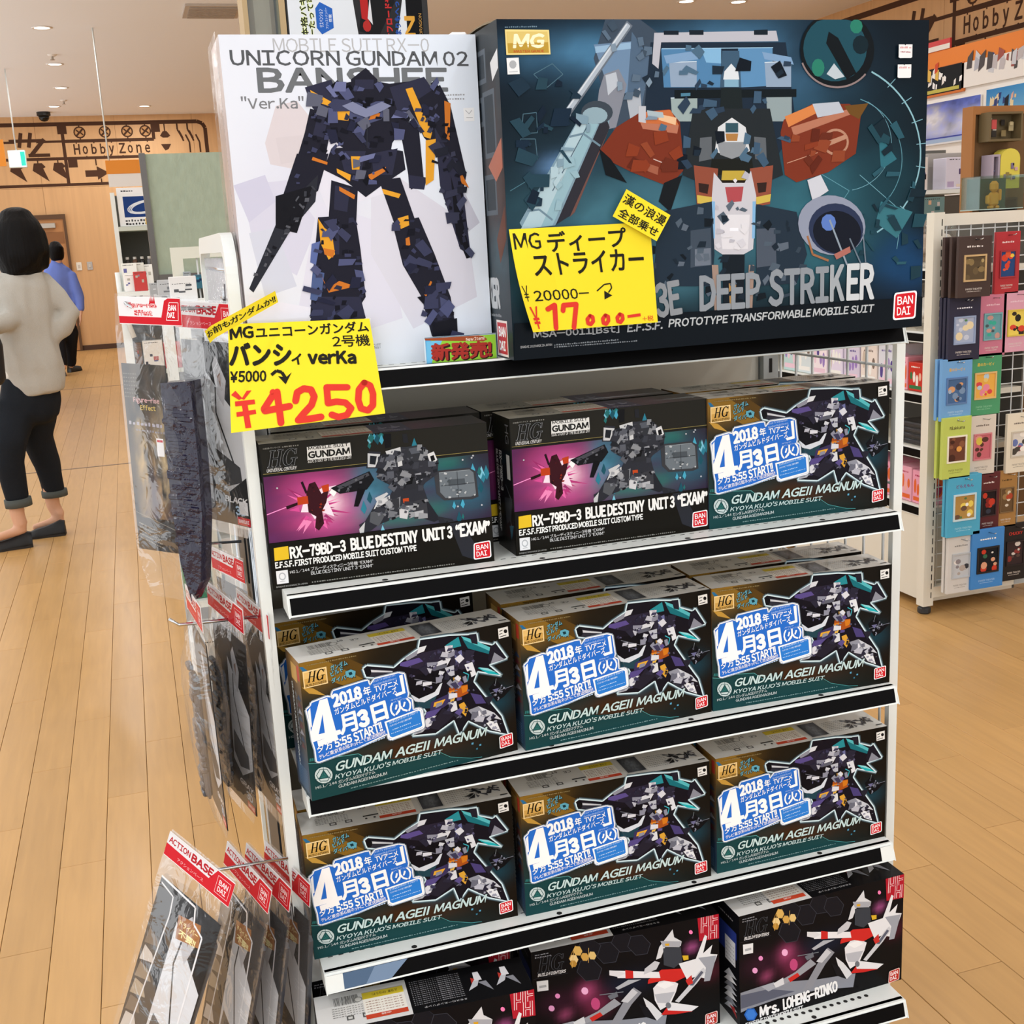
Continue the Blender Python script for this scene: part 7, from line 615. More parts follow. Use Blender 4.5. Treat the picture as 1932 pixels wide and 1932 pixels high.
# ------------------------------------------------------------------ hand-lettered paper cards
YEL = 'f6e028'
def card(name, art, label, cat, P3, W, H, n=(28, 22), bend=None, back='f2dc30', loc=None):
    """paper patch through four corner points TL TR BR BL; lettering laid on its front"""
    P3 = [Vector(p) for p in P3]; o = sum(P3, Vector()) / 4
    def at(u, v):      # v from the bottom
        p = (P3[3] * (1 - u) + P3[2] * u) * (1 - v) + (P3[0] * (1 - u) + P3[1] * u) * v
        if bend: p = p + bend(u, v)
        return p - o
    e = 1e-3
    def place(x, y, d):
        u, v = x / W, y / H
        nn = (at(u + e, v) - at(u - e, v)).cross(at(u, v + e) - at(u, v - e)).normalized()
        return at(u, v) + nn * (d + .0005)
    t = thing(name, label, cat, o)
    m = MB(); V = []; F = []
    for s_ in (0, 1):
        for j in range(n[1] + 1):
            for i in range(n[0] + 1): V.append(place(i / n[0] * W, j / n[1] * H, -.0004 - .0003 * s_))
    w_ = n[0] + 1; N = w_ * (n[1] + 1)
    for j in range(n[1]):
        for i in range(n[0]):
            a = j * w_ + i; F.append((a, a + 1, a + 1 + w_, a + w_)); F.append((N + a, N + a + w_, N + a + 1 + w_, N + a + 1))
    m.add(V, F).build('paper', mat('paper_' + back, back, .8, spec=.15), t)
    P = Print(place, 1.2e-5); P.run(ART[art]); P.build('lettering', INKM, t)
    return t
card('price_card', 'card_large', 'large yellow card hand-lettered with a red 4250 price, hung on the top shelf edge', 'sign', ((0.1111, 1.4920, 1.3357), (0.2856, 1.4850, 1.3309), (0.2846, 1.4250, 1.2173), (0.0961, 1.4200, 1.2122)), 140, 98)
card('price_card', 'card_blue_box', 'yellow card hand-lettered with a red 17000 price, taped to the navy box', 'sign', ((0.4523, 1.4090, 1.4310), (0.6410, 1.4090, 1.4312), (0.6474, 1.4060, 1.3046), (0.4744, 1.4000, 1.3046)), 140, 103, bend=lambda u, v: Vector((-.006, -.008, 0)) * max(0, 1 - u * 4) * sin(pi * v))
card('comment_card', 'card_small', 'small tilted yellow card with two lines, above the 17000 price card', 'sign', ((0.6084, 1.4050, 1.4727), (0.6672, 1.4030, 1.4384), (0.6458, 1.4000, 1.4072), (0.5886, 1.4050, 1.4406)), 57, 38, (4, 4))
card('slogan_strip', 'card_strip', 'narrow slanting yellow strip with black lettering, curled at its left end', 'sign', ((0.0734, 1.4000, 1.3352), (0.1707, 1.4800, 1.3726), (0.1732, 1.4800, 1.3589), (0.0778, 1.4000, 1.3216)), 100, 18, (30, 6), bend=lambda u, v: Vector((.004, -.006, 0)) * max(0, .12 - u) / .12)
card('new_item_card', 'new_item_card', 'small blue and green printed card with red lettering, standing on the top shelf edge', 'sign', ((0.3499, 1.4680, 1.3032), (0.4467, 1.4680, 1.3021), (0.4464, 1.4660, 1.2693), (0.3498, 1.4660, 1.2690)), 96, 38, (4, 2), back='cfe0ea')
# ------------------------------------------------------------------ main display rack
rack = thing('display_rack', 'white shop display rack with five shelves and black front strips', 'shelf', (.6, 1.7, 0))
def radd(m, name, mats, smooth=False, **kw):
    o = m.build(name, mats, rack, smooth, **kw); o.location = (-.6, -1.7, 0); return o
RX0, RX1 = .1165, 1.083
def frame_path(x, y0, y1, top, r=.05, n=9):
    p = [(x, y0, .0)]
    for k in range(n + 1): a = pi - k / n * pi / 2; p.append((x, y0 + r + r * cos(a), top - r + r * sin(a)))
    for k in range(n + 1): a = pi / 2 - k / n * pi / 2; p.append((x, y1 - r + r * cos(a), top - r + r * sin(a)))
    p.append((x, y1, 0)); return p
def sweep(x0, x1, path, th):     # flat bar frame in the YZ plane
    m = MB(); n = len(path); V = []
    for i, p in enumerate(path):
        a = Vector(path[max(i - 1, 0)]); b = Vector(path[min(i + 1, n - 1)]); t = (b - a).normalized(); nn = Vector((0, -t.z, t.y))
        c = Vector(p)
        for x, s_ in ((x0, 0), (x1, 0), (x1, -1), (x0, -1)): q = c + nn * s_ * th; V.append((x, q.y, q.z))
    F = []
    for i in range(n - 1):
        for k in range(4): F.append((i * 4 + k, i * 4 + (k + 1) % 4, i * 4 + 4 + (k + 1) % 4, i * 4 + 4 + k))
    F += [(0, 1, 2, 3), tuple((n - 1) * 4 + k for k in range(4))]
    return m.add(V, F)
radd(sweep(RX0, RX0 + .0145, frame_path(.1, 1.505, 2.02, 1.446), .024), 'side_frame', WHITE)
radd(sweep(RX1, RX1 + .015, frame_path(.1, 1.505, 2.02, 1.262, .012, 3), .011), 'side_frame', WHITE)
# wire panels in the side frames
m = MB()
for k in range(17): y = 1.545 + k * .027; m.tube([(.1237, y, .1), (.1237, y, 1.415)], .0026, 5)
for z in (.12, .5, .9, 1.3, 1.40): m.tube([(.1237, 1.53, z), (.1237, 1.99, z)], .003, 5)
radd(m, 'wire_panel', CHROME, True, kind='stuff')
m = MB()
for k in range(9): y = 1.54 + k * .052; m.tube([(1.09, y, .1), (1.09, y, 1.235)], .0025, 5)
for k in range(7): z = .12 + k * .18; m.tube([(1.09, 1.52, z), (1.09, 2.0, z)], .0025, 5)
radd(m, 'wire_panel', mat('white_wire', 'd8dcdc', .4), True, kind='stuff')
radd(MB().box(.133, 1.86, .08, 1.05, 1.872, 1.25), 'back_panel', mat('cream_panel', 'cfcbbf', .6))
for x in (.118, 1.052):
    m = MB(); m.box(x, 1.845, .02, x + .03, 1.885, 1.26)
    radd(m, 'upright', GREYM)
    s_ = MB()
    for k in range(20): s_.box(x + .011, 1.8445, .12 + k * .055, x + .017, 1.8455, .145 + k * .055)
    radd(s_, 'slot', mat('slot_dark', '1c1c1c', .8), kind='stuff')
radd(MB().box(.1185, 1.66, .0, .1225, 1.84, 1.2), 'side_brace', DARKM)
for z in (.25, .42, .6, .78, .95, 1.1): radd(MB().box(.1165, 1.69, z, .1185, 1.70, z + .09), 'bracket_slot', mat('slot_dark', '1c1c1c', .8))
def shelf(z, yf=1.456, x0=.1465, x1=1.058, deck=False):
    m = MB()
    m.box(x0, yf + .004, z - .006, x1, 1.86, z)
    m.prism([(yf + .01, z), (yf, z), (yf - .002, z - .003), (yf - .008, z - .0225), (yf - .010, z - .0255), (yf - .006, z - .0265), (yf + .004, z - .026), (yf + .006, z - .02)], 'x', x0, x1)
    s_ = radd(m, 'shelf', WHITE)
    for xa in (x0 - .0015, x1):
        c = MB(); c.prism([(yf + .05, z), (yf - .001, z), (yf - .011, z - .0265), (yf + .05, z - .028)], 'x', xa, xa + .0015); o = c.build('end_cap', WHITE, s_)
    k = MB(); k.add([(x0 + .002, yf - .0027, z - .0025), (x1 - .004, yf - .0027, z - .0025), (x1 - .004, yf - .0087, z - .0235), (x0 + .002, yf - .0087, z - .0235)], [(0, 3, 2, 1)])
    k.build('label_strip', BLACKS, s_)
    b = MB()
    for x in (x0 + .05, (x0 + x1) / 2, x1 - .05): b.box(x - .012, yf + .02, z - .024, x + .012, 1.85, z - .006)
    b.build('stiffener', GREYM, s_)
    h = MB(); r = random.Random(int(z * 100))
    for i in range(4): h.disc((x0 + .13 + i * .22, yf + .016, z + .0002), .0042, 10)
    if deck:
        for i in range(70): h.disc((x0 + .012 + i * .0128, yf + .031, z + .0002), .0036, 8)
    else:
        for i in range(60): h.box(x0 + .01 + i * .0151, yf + .037, z + .0001, x0 + .017 + i * .0151, yf + .0385, z + .0003)
    h.build('perforation', mat('slot_dark', '1c1c1c', .8), s_, kind='stuff')
    return s_
shelf(Z1); shelf(Z2); shelf(Z3); s4 = shelf(Z4); s5 = shelf(Z5, 1.395, .1, 1.045, True)
# blue-grey paper slipped into one strip, with a bare white end
k = MB(); yf = 1.456; z = Z4
k.add([(.146, yf - .0034, z - .0022), (.17, yf - .0034, z - .0022), (.17, yf - .0094, z - .0237), (.146, yf - .0094, z - .0237)], [(0, 3, 2, 1)]); k.build('bare_strip_end', WHITE, s4)
k = MB(); k.add([(.17, yf - .0033, z - .0026), (.26, yf - .0033, z - .0026), (.225, yf - .0093, z - .0235), (.17, yf - .0093, z - .0235)], [(0, 3, 2, 1)]); k.build('paper_insert', mat('slate_paper', '46607e', .4), s4)
k = MB(); k.add([(.215, yf - .0035, z - .0026), (.262, yf - .0035, z - .0026), (.236, yf - .0095, z - .0235), (.2, yf - .0095, z - .0235)], [(0, 3, 2, 1)]); k.build('paper_insert', mat('slate_paper_light', '6f87a4', .4), s4)
k = MB(); k.add([(1.035, yf - .0033, z - .0024), (1.058, yf - .0033, z - .0024), (1.058, yf - .0093, z - .0237), (1.035, yf - .0093, z - .0237)], [(0, 3, 2, 1)]); k.build('bare_strip_end', WHITE, s4)
radd(MB().box(.13, 1.44, .02, 1.05, 1.455, .176), 'kick_plate', GREYM)
radd(MB().box(.12, 1.88, .06, 1.08, 2.0, .08), 'rear_deck', WHITE); radd(MB().box(.133, 1.885, 1.25, 1.07, 2.12, 1.268), 'rear_shelf', WHITE)
for x in (.124, 1.09):
    for y in (1.517, 2.008): radd(MB().lathe([(.014, 0), (.016, .004), (.016, .012), (.008, .016)], 10, (x, y, 0)), 'levelling_foot', DARKM)
# hooks on the left side
def hook(y, z, L, double=False, dx=0):
    m = MB()
    for o in ((-.014, .014) if double else (0,)):
        m.tube([(.1165, y + o, z), (.1165 - L, y + o * 1, z + .004), (.1165 - L - .012, y + o, z + .014)], .0022, 6)
    if double: m.tube([(.1165 - L - .012, y - .014, z + .014), (.1165 - L - .012, y + .014, z + .014)], .0022, 6); m.tube([(.1165, y - .016, z + .012), (.1165, y + .016, z + .012)], .0022, 6); m.tube([(.118, y - .014, z + .03), (.1165, y - .014, z)], .002, 6)
    radd(m, 'hook', CHROME, True)
hook(1.6, 1.352, .11, True); hook(1.545, .943, .105); hook(1.5, .607, .105); hook(1.75, 1.0, .07); hook(1.7, .68, .06)
# tall boxes standing on the far side of the rack
t = thing('tall_toy_box', 'white toy box with black edge and sideways lettering behind the tall white box', 'box', (.297, 2.05, 1.268))
MB().cbox(0, 0, 0, .238, .06, .72, .001).build('carton', mat('carton_black', '101012', .4), t)
P = Print(lambda x, y, d: (x / 1000, -d - 1e-4, y / 1000)); P.rect('dde2e8', 3, 3, 228, 717); P.poly('2c2c2e', [122, 440, 172, 440, 205, 600, 150, 640, 110, 560]); P.poly('1a1a1c', [118, 500, 150, 490, 190, 560, 140, 620]); P.poly('b02828', [124, 520, 136, 515, 136, 570, 122, 575]); P.poly('d8d8dc', [134, 520, 142, 510, 140, 555]); P.ell('b0302c', 132, 508, 7, 9, 10); P.ell('8a8a88', 165, 480, 14, 10, 10)
for x, s_, c in ((34, '本格バギー', '22281a'), (46, '一たって可能', '22281a')): P.text(s_, 'dfe8a0', x, 490, 80, 12, 90, .1); P.text(s_, c, x, 490, 80, 12, 90, .03)
P.poly('2c62b8', [56, 550, 76, 560, 76, 590, 56, 600, 48, 590, 48, 560]); P.text('10', 'f0f4fa', 56, 562, 16, 14, 0, .05); P.poly('2c62b8', [56, 495, 76, 505, 76, 535, 56, 545, 48, 535, 48, 505])
P.text('サスペンション', 'f0f4fa', 60, 506, 28, 7, 90); P.text('アジャストナンバー', 'd8e4f4', 68, 504, 32, 5, 90); P.text('搭載', 'f0f4fa', 74, 514, 12, 5, 90)
P.text('オフロードや', 'c03030', 176, 486, 70, 12, 90, .05); P.text('水たまりもへっちゃら', '2a50a0', 190, 470, 110, 11, 90, .05)
P.rect('121214', 200, 3, 228, 717); P.poly('dde2e8', [196, 600, 228, 717, 196, 717]); P.text('N', 'd8a040', 214, 490, 34, 18, 90, .05); P.text('DRAGON', 'c89a50', 226, 494, 34, 5, 90); P.rect('6a6a6c', 206, 560, 224, 600); P.build('front_print', INK, t)
t = thing('framed_figure_box', 'wood-edged clear fronted box behind the tall white box, left of the toy box', 'box', (.228, 2.05, 1.268))
f = MB(); f.box(0, 0, 0, .008, .07, .72).box(.058, 0, 0, .068, .07, .72).box(.008, 0, 0, .058, .07, .01).box(.008, 0, .71, .058, .07, .72).box(.008, .062, .01, .058, .07, .71); f.build('wooden_frame', mat('pale_wood', 'b59c74', .6), t)
MB().cbox(.012, .02, .012, .054, .055, .62, .008).build('wrapped_figure', mat('soft_pink', 'd0a898', .6, vary=.25, vscale=9), t); MB().box(.008, .001, .01, .058, .003, .71).build('front_pane', ACRYL, t)
# ------------------------------------------------------------------ bagged stand parts hung on the side hooks
def pillow(W, H, T, seed, flat=.16, nx=8, nz=18):
    g = random.Random(seed); V = []; F = []
    for s_ in (1, -1):
        for j in range(nz + 1):
            v = j / nz
            for i in range(nx + 1):
                u = i / nx * 2 - 1
                k = max(0.0, (v - flat * .7) / (1 - flat * .7)); prof = (sin(pi * min(1, k ** .75)) ** .6 if 0 < k < 1 else 0) * (1 - abs(u) ** 2.6)
                narrow = 1 - .28 * max(0, (v - .82) / .18) ** 1.6 - .06 * max(0, .12 - v) / .12
                y = -s_ * (T / 2 * prof + .0006) + (g.uniform(-1, 1) * .0035 * prof)
                V.append((u * W / 2 * narrow, y, -v * H))
    n = (nx + 1) * (nz + 1)
    for s_ in (0, 1):
        for j in range(nz):
            for i in range(nx):
                a = s_ * n + j * (nx + 1) + i; F.append((a, a + 1, a + nx + 2, a + nx + 1))
    return V, F
def bag(label, loc, phi, roll, W, H, T, style, seed, swing=0.0, lean=0.0):
    t = thing('bagged_stand_part', label, 'packet', loc, rot=(lean, roll, phi), group=None)
    V, F = pillow(W, H, T, seed); m = MB().add(V, F); m.build('clear_bag', FILM, t, True)
    hh = .034
    hw = W * (.36 if style == 'effect' else .48); ho = -W * .07 if style == 'effect' else 0
    c = MB().box(ho - hw, -.0016, -hh - .004, ho + hw, -.0008, -.003); c.build('header_card', mat('header_card', 'eceaea', .5), t)
    P = Print(lambda x, y, d: (ho + x / 1000, -.0018 - d, y / 1000)); w2 = hw * 1000; h0 = -37; h1 = -4
    red = 'c8202c'
    if style == 'effect':
        P.rect('e6e4e6', -w2, h0, w2, h1); P.rect(red, -w2, h0, w2, h0 + 9); P.poly(red, [w2 * .35, h0 + 6, w2 * .5, h0 + 30, w2 * .62, h1, w2, h1, w2, h0, w2 * .35, h0])
        for c_, b in (('c8202c', .09), ('f0d8d8', .0)): P.text('Figure-rise', c_, -w2 * .72, h0 + 19, w2 * .98, 8, 0, b); P.text('Effect', c_, -w2 * .5, h0 + 10, w2 * .6, 8, 0, b)
        for k in range(6): P.poly(red, [w2 * (.02 + k * .03), h0 + 26, w2 * (.04 + k * .03), h0 + 33 + k % 3 * 2, w2 * (.06 + k * .03), h0 + 26])
        P.line('ffffff', .6, [w2 * .52, h0 + 6, w2 * .9, h0 + 6, w2 * .94, h0 + 28, w2 * .66, h0 + 28, w2 * .52, h0 + 6]); P.text('BAN', 'ffffff', w2 * .62, h0 + 18, w2 * .24, 7, 0, .03); P.text('DAI', 'ffffff', w2 * .58, h0 + 9, w2 * .22, 7, 0, .03)
    else:
        P.rect(red, -w2, h0, w2, h1); P.poly('dcdadc', [-w2, h1 - 16, -w2, h1, w2 * .5, h1, w2 * .32, h1 - 18])
        P.text('ACTION', 'b01c28', -w2 * .95, h1 - 13, w2 * .66, 9, 0, .04); P.text('BASE', 'b01c28', -w2 * .25, h1 - 15, w2 * .66, 12, 0, .06); P.text('アクションベース', 'e8b8bc', -w2 * .6, h0 + 4, w2 * .8, 5)
        P.line('f0d0d4', .6, [w2 * .55, h0 + 5, w2 * .92, h0 + 5, w2 * .92, h1 - 5, w2 * .55, h1 - 5, w2 * .55, h0 + 5]); P.text('BAN', 'f4e0e2', w2 * .61, h0 + 17, w2 * .26, 7, 0, .03); P.text('DAI', 'f4e0e2', w2 * .61, h0 + 8, w2 * .24, 7, 0, .03)
    P.build('header_print', INK, t)
    # insert card and plastic runner inside
    a, b = (-H * .93, -H * .22) if style == 'effect' else (-H * .95, -H * .17)
    cl, cr_ = (-W * .48, W * .04) if style == 'effect' else (-W * .44, W * .44); a0 = a; a = -H * .84 if style == 'effect' else a
    ic = MB().box(cl, .001, a, cr_, .002, b); ic.build('insert_card', mat('insert_dark', '1b1b1d', .5), t)
    P = Print(lambda x, y, d: ((cl + cr_) / 2 + x / 1000, .0008 - d, y / 1000)); X = (cr_ - cl) * 497; A, B = a * 1000, b * 1000
    if style == 'effect':
        P.grid([-X, B, X, B, X, A, -X, A], [20, 44, ['2e2822', '3c342a', '2a2436', '4a3a24'], [(.3, .4, .12, .35, 'd0ae68', .9), (.62, .35, .1, .35, 'b8945a', .9), (.8, .55, .08, .25, 'd8c090', .8), (.45, .2, .2, .2, '3a3050', .8), (.7, .6, .1, .2, '9a8a70', .7), (.5, .85, .5, .12, '2a2624', .8)], 1.4])
        P.rect('2a2624', -X, A, X, A + 45); P.line('9a9284', .6, [-X, A + 52, X, A + 30]);
        for k in range(5): P.micro('9a958a', -X + 4, A + 36 - k * 5, X - 30, A + 24 - k * 5, 2, 14)
        P.text('Figure-rise', 'c8a0a0', -X * .6, B - 52, X * 1.2, 9, 0, .03); P.text('Effect', 'c8b060', -X * .3, B - 60, X * .7, 7, 0, .03); P.micro('a8a4b0', -X * .9, B - 80, X * .9, B - 82, 5, 10); P.micro('88848c', -X * .6, B - 88, X * .9, B - 90, 3, 12)
        P.rect('e4e4e6', X * .3, B - 120, X * .62, B - 96); P.rect('c05058', X * .33, B - 101, X * .59, B - 98)
        for k in range(7): P.micro('7a766c', -X * .95, B - 14 - k * 5, -X * .3, B - 14 - k * 5, 2, 6)
    else:
        P.rect('161618', -X, A, X, B); P.poly('d2d4d8', [-X * .2, B - 40, X * .3, B - 70, X * .98, B - 105, X * .98, A + 70, X * .3, A + 45, -X * .2, A + 60])
        P.poly('3a3a3c', [-X * .1, (A + B) / 2 - 20, X * .75, (A + B) / 2 - 42, X * .78, (A + B) / 2 - 62, X * .2, (A + B) / 2 - 72, -X * .15, (A + B) / 2 - 55]); P.line('2c2c2e', 3, [X * .1, B - 60, X * .05, B - 95, X * .55, (A + B) / 2 - 40]); P.poly('b8b8bc', [X * .05, B - 30, X * .2, B - 18, X * .5, B - 50, X * .35, B - 85, X * .15, B - 70]); P.poly('8a6a5a', [X * .2, B - 45, X * .32, B - 40, X * .3, B - 60])
        P.text('BLACK' if style == 'black' else 'GRAY', 'e8e8ea', X * .1, A + 30, X * .8, 9, 0, .05, .2); P.text('3D', 'a8c4e0', X * .45, A + 14, X * .4, 13, 0, .05); P.poly('c8202c', [X * .5, A + 1, X * .95, A + 1, X * .95, A + 12, X * .5, A + 12]); P.text('BAN DAI', 'f4e4e6', X * .54, A + 4, X * .36, 5, 0, .03)
        if style == 'tag':
            P.poly('a0652c', [-X * .2, B - 30, X * .5, B - 20, X * .62, B - 50, -X * .1, B - 62]); P.text('ドライバー', 'f0e0a0', -X * .1, B - 42, X * .6, 8, 3, .02); P.text('不要!!', 'f4e8a8', -X * .05, B - 56, X * .55, 10, 3, .04)
            for q in range(8): P.poly(('a8977f', '8a7a66', 'c8c0b8', '6a5a4a')[q % 4], [-X * .95, A + 30 + q * 26, -X * (.5 - .04 * (q % 3)), A + 40 + q * 26, -X * .62, A + 62 + q * 24, -X * .9, A + 54 + q * 26])
            P.line('e4e4e6', 3, [-X, B, X * .2, B - 4, X * .3, B - 26, X * .62, B - 34, X * .7, A])
            P.line('dcdcde', 2.5, [-X * .95, B - 8, -X * .5, B - 14, -X * .45, B - 40, -X * .75, A + 20])
        P.rect('e4e4e6', X * .6, A + 16, X * .9, A + 34) if style == 'black' else None
    P.build('insert_print', INK, t)
    pc = {'effect': '16132e', 'black': '2a2b2e', 'gray': '4a4d54', 'tag': '3c3e44'}[style]
    r = MB(); g = random.Random(seed)
    if style == 'effect':
        ez = -H * .985; prof = [(W * .06, b - .02), (W * .40, b - .015), (W * .42, b - .12), (W * .41, ez + .12), (W * .33, ez + .03), (W * .2, ez), (W * .11, ez + .05), (W * .06, ez + .13)]
        r.prism([(x, z) for x, z in prof], 'y', -T * .42, T * .2); nb = 40
    elif style == 'tag': r.cbox(W * .02, .005, a + .02, W * .42, T * .3, b - .03, .006); nb = 0
    else: r.cbox(-W * .36, -T * .26, a + .02, -W * .02, -.004, b - .06, .006); nb = 26
    for k in range(nb):
        z = a + .02 + (b - a - .07) * k / nb; x = g.uniform(W * .12, W * .34) if style == 'effect' else g.uniform(-W * .28, -W * .02)
        y = (-T * .47, -T * .3) if style == 'effect' else (-T * .32, -T * .16)
        r.cbox(x - .012, y[0], z, x + .012, y[1], z + .008, .002)
    r.build('plastic_runner', mat('runner_' + style, pc, .12 if style == 'effect' else .3, spec=.6, bump=.7 if style == 'effect' else .3, bscale=45), t)
    return t
Q = radians
bag('clear bag with white and red header and purple plastic, outermost on the top hook', (0.0308, 1.5600, 1.3748), Q(-42), Q(3), .138, .405, .034, 'effect', 1, lean=Q(1))
bag('clear bag with dark stand card, second on the top hook behind the purple one', (0.0922, 1.6000, 1.3630), Q(-58), Q(2), .14, .315, .026, 'black', 2)
bag('clear bag with dark stand card, innermost on the top hook by the white post', (0.1247, 1.6200, 1.3533), Q(-62), Q(0), .135, .31, .026, 'black', 3)
bag('grey clear bag seen edge-on, outermost on the middle hook', (0.0338, 1.5450, 0.9883), Q(-84), Q(0), .13, .335, .05, 'gray', 4)
bag('clear bag with red header, second on the middle hook', (0.0745, 1.5500, 0.9810), Q(-73), Q(6), .13, .33, .046, 'gray', 5)
bag('clear bag with red header, innermost on the middle hook next to the post', (0.1100, 1.5600, 0.9642), Q(-76), Q(4), .13, .325, .04, 'gray', 6)
bag('clear bag with red header and white-edged card, outermost on the lowest hook', (0.0065, 1.5000, 0.6373), Q(-58), Q(13), .15, .40, .03, 'tag', 7, lean=Q(-17))
bag('clear bag with red header and orange tag, second on the lowest hook', (0.0656, 1.5000, 0.6113), Q(-70), Q(8), .14, .38, .026, 'tag', 8, lean=Q(-12))
bag('clear bag with red header and orange tag, third on the lowest hook', (0.0914, 1.5100, 0.6002), Q(-70), Q(6), .14, .38, .026, 'tag', 9, lean=Q(-9))
bag('clear bag with red header and orange tag, innermost on the lowest hook', (0.1175, 1.5200, 0.5939), Q(-70), Q(5), .14, .37, .026, 'tag', 10, lean=Q(-5))
bag('brownish clear bag on the short rear hook, seen through the side of the rack', (0.0939, 1.7500, 0.9876), Q(-72), Q(0), .13, .3, .03, 'gray', 11)
# ------------------------------------------------------------------ people
SKIN = mat('skin', 'd9a98c', .5, spec=.3); HAIR = mat('dark_hair', '070505', .55, spec=.15, bump=.5, bscale=60, bstretch=(1, 1, .08))
def ell_tube(m, ch, lat, n=14, cap=1.0):
    """ch: list of (pos, side radius, depth radius); lat: sideways direction of the body"""
    P = [Vector(c[0]) for c in ch]; lat = Vector(lat); V = []; rings = []
    def ring(p, t, a, b):
        s_ = (lat - t * lat.dot(t))
        if s_.length < .2: s_ = Vector((0, 0, 1)).cross(t) if abs(t.z) < .9 else Vector((1, 0, 0))
        s_.normalize(); d_ = t.cross(s_).normalized(); k0 = len(V)
        for k in range(n): q = 2 * pi * k / n; V.append(p + s_ * a * cos(q) + d_ * b * sin(q))
        rings.append(k0)
    T = [(P[min(i + 1, len(P) - 1)] - P[max(i - 1, 0)]).normalized() for i in range(len(P))]
    a, b = ch[0][1], ch[0][2]; r = min(a, b)
    for f, g in ((.95, .35), (.6, .8)): ring(P[0] - T[0] * r * .6 * f, T[0], a * g, b * g)
    for i, c in enumerate(ch): ring(P[i], T[i], c[1], c[2])
    a, b = ch[-1][1], ch[-1][2]; r = min(a, b)
    for f, g in ((.6, .8), (.95, .35)): ring(P[-1] + T[-1] * r * .6 * f * cap, T[-1], a * g, b * g)
    F = []
    for i in range(len(rings) - 1):
        for k in range(n): F.append((rings[i] + k, rings[i] + (k + 1) % n, rings[i + 1] + (k + 1) % n, rings[i + 1] + k))
    F.append([rings[0] + k for k in range(n)][::-1]); F.append([rings[-1] + k for k in range(n)])
    m.add(V, F)
def fleshed(name, chains, m, parent, lat, voxel=.012, sm=5, extra=None, wrinkle=0.0, caps={}):
    b = MB()
    for i, ch in enumerate(chains): ell_tube(b, ch, lat, 14, caps.get(i, 1))
    if extra: extra(b)
    me = b.mesh(name, m); o = bpy.data.objects.new(name, me); COL.objects.link(o)
    r = o.modifiers.new('remesh', 'REMESH'); r.mode = 'VOXEL'; r.voxel_size = voxel; r.use_smooth_shade = True
    s_ = o.modifiers.new('smooth', 'SMOOTH'); s_.iterations = sm; s_.factor = .6
    C.view_layer.update()
    me2 = bpy.data.meshes.new_from_object(o.evaluated_get(C.evaluated_depsgraph_get())); bpy.data.objects.remove(o); bpy.data.meshes.remove(me)
    if wrinkle:
        for v in me2.vertices:
            q = v.co; k = noise.noise((q.x * 13, q.y * 13, q.z * 4)) + .6 * noise.noise((q.x * 16 + q.z * 7, q.y * 16, q.z * 8))
            v.co = q + v.normal * wrinkle * k
    me2.name = name
    if not me2.materials: me2.materials.append(m)
    me2.polygons.foreach_set('use_smooth', [True] * len(me2.polygons))
    return obj(name, me2, parent)
def V_(p, dx=0, dy=0, dz=0): return Vector(p) + Vector((dx, dy, dz))
def fingers(b, w_, d, up, s=1.0):
    """palm and five fingers hanging from wrist w_ in direction d"""
    d = Vector(d).normalized(); up = Vector(up).normalized(); sd = d.cross(up).normalized()
    w_ = Vector(w_)
    ell_tube(b, [(w_, .026 * s, .02 * s), (w_ + d * .045 * s, .04 * s, .016 * s), (w_ + d * .085 * s, .038 * s, .015 * s)], sd, 10)
    for k, L in ((-1.5, .055), (-.5, .07), (.5, .075), (1.5, .065)):
        p = w_ + d * .085 * s + sd * k * .019 * s
        ell_tube(b, [(p, .0095 * s, .0095 * s), (p + d * L * .55 * s + up * .006, .0088 * s, .0088 * s), (p + d * L * s + up * .02 * s, .007 * s, .007 * s)], sd, 8)
    p = w_ + d * .03 * s + sd * .036 * s
    ell_tube(b, [(p, .012 * s, .012 * s), (p + d * .03 * s + sd * .022 * s, .0105 * s, .0105 * s), (p + d * .058 * s + sd * .024 * s, .0085 * s, .0085 * s)], sd, 8)
# --- woman in the grey cardigan, turned away, hand on hip
wl = Vector((.92, .39, 0)); wf = Vector((-.39, .92, 0)) 
wo = Vector((-0.6451, 6.5771, 0.0000)); wo.z = 0
wm = thing('person', 'person with black bob hair in a grey cardigan and rolled dark jeans, hand on hip', 'person', wo)
I = lambda p: Vector(p) - wo
hc = I((-0.4865, 6.4500, 1.5423)); nk = I((-0.4838, 6.4500, 1.4181)); ch_ = I((-0.5051, 6.4500, 1.2628)); wa = I((-0.5076, 6.4500, 1.0246)); hp = I((-0.5233, 6.4500, 0.7968))
sr = I((-0.4003, 6.5000, 1.3209)); el = I((-0.3117, 6.5000, 1.1631)); wr_ = I((-0.4083, 6.4500, 1.0492)); sl = I((-0.5748, 6.4000, 1.2998)); ell_ = I((-0.5747, 6.3300, 1.1522)); wl_ = I((-0.6751, 6.2000, 1.1354))
rk = I((-0.5328, 6.6000, 0.4528)); ra = I((-0.5224, 6.6700, 0.1408)); lk = I((-0.6711, 6.3500, 0.5060)); la = I((-0.6762, 6.3700, 0.1721)); rh = I((-0.5116, 6.5000, 0.6999)); lh = I((-0.6139, 6.4200, 0.7080)); lt = I((-0.6439, 6.3800, 0.6129)); rt_ = I((-0.5434, 6.5600, 0.5503))
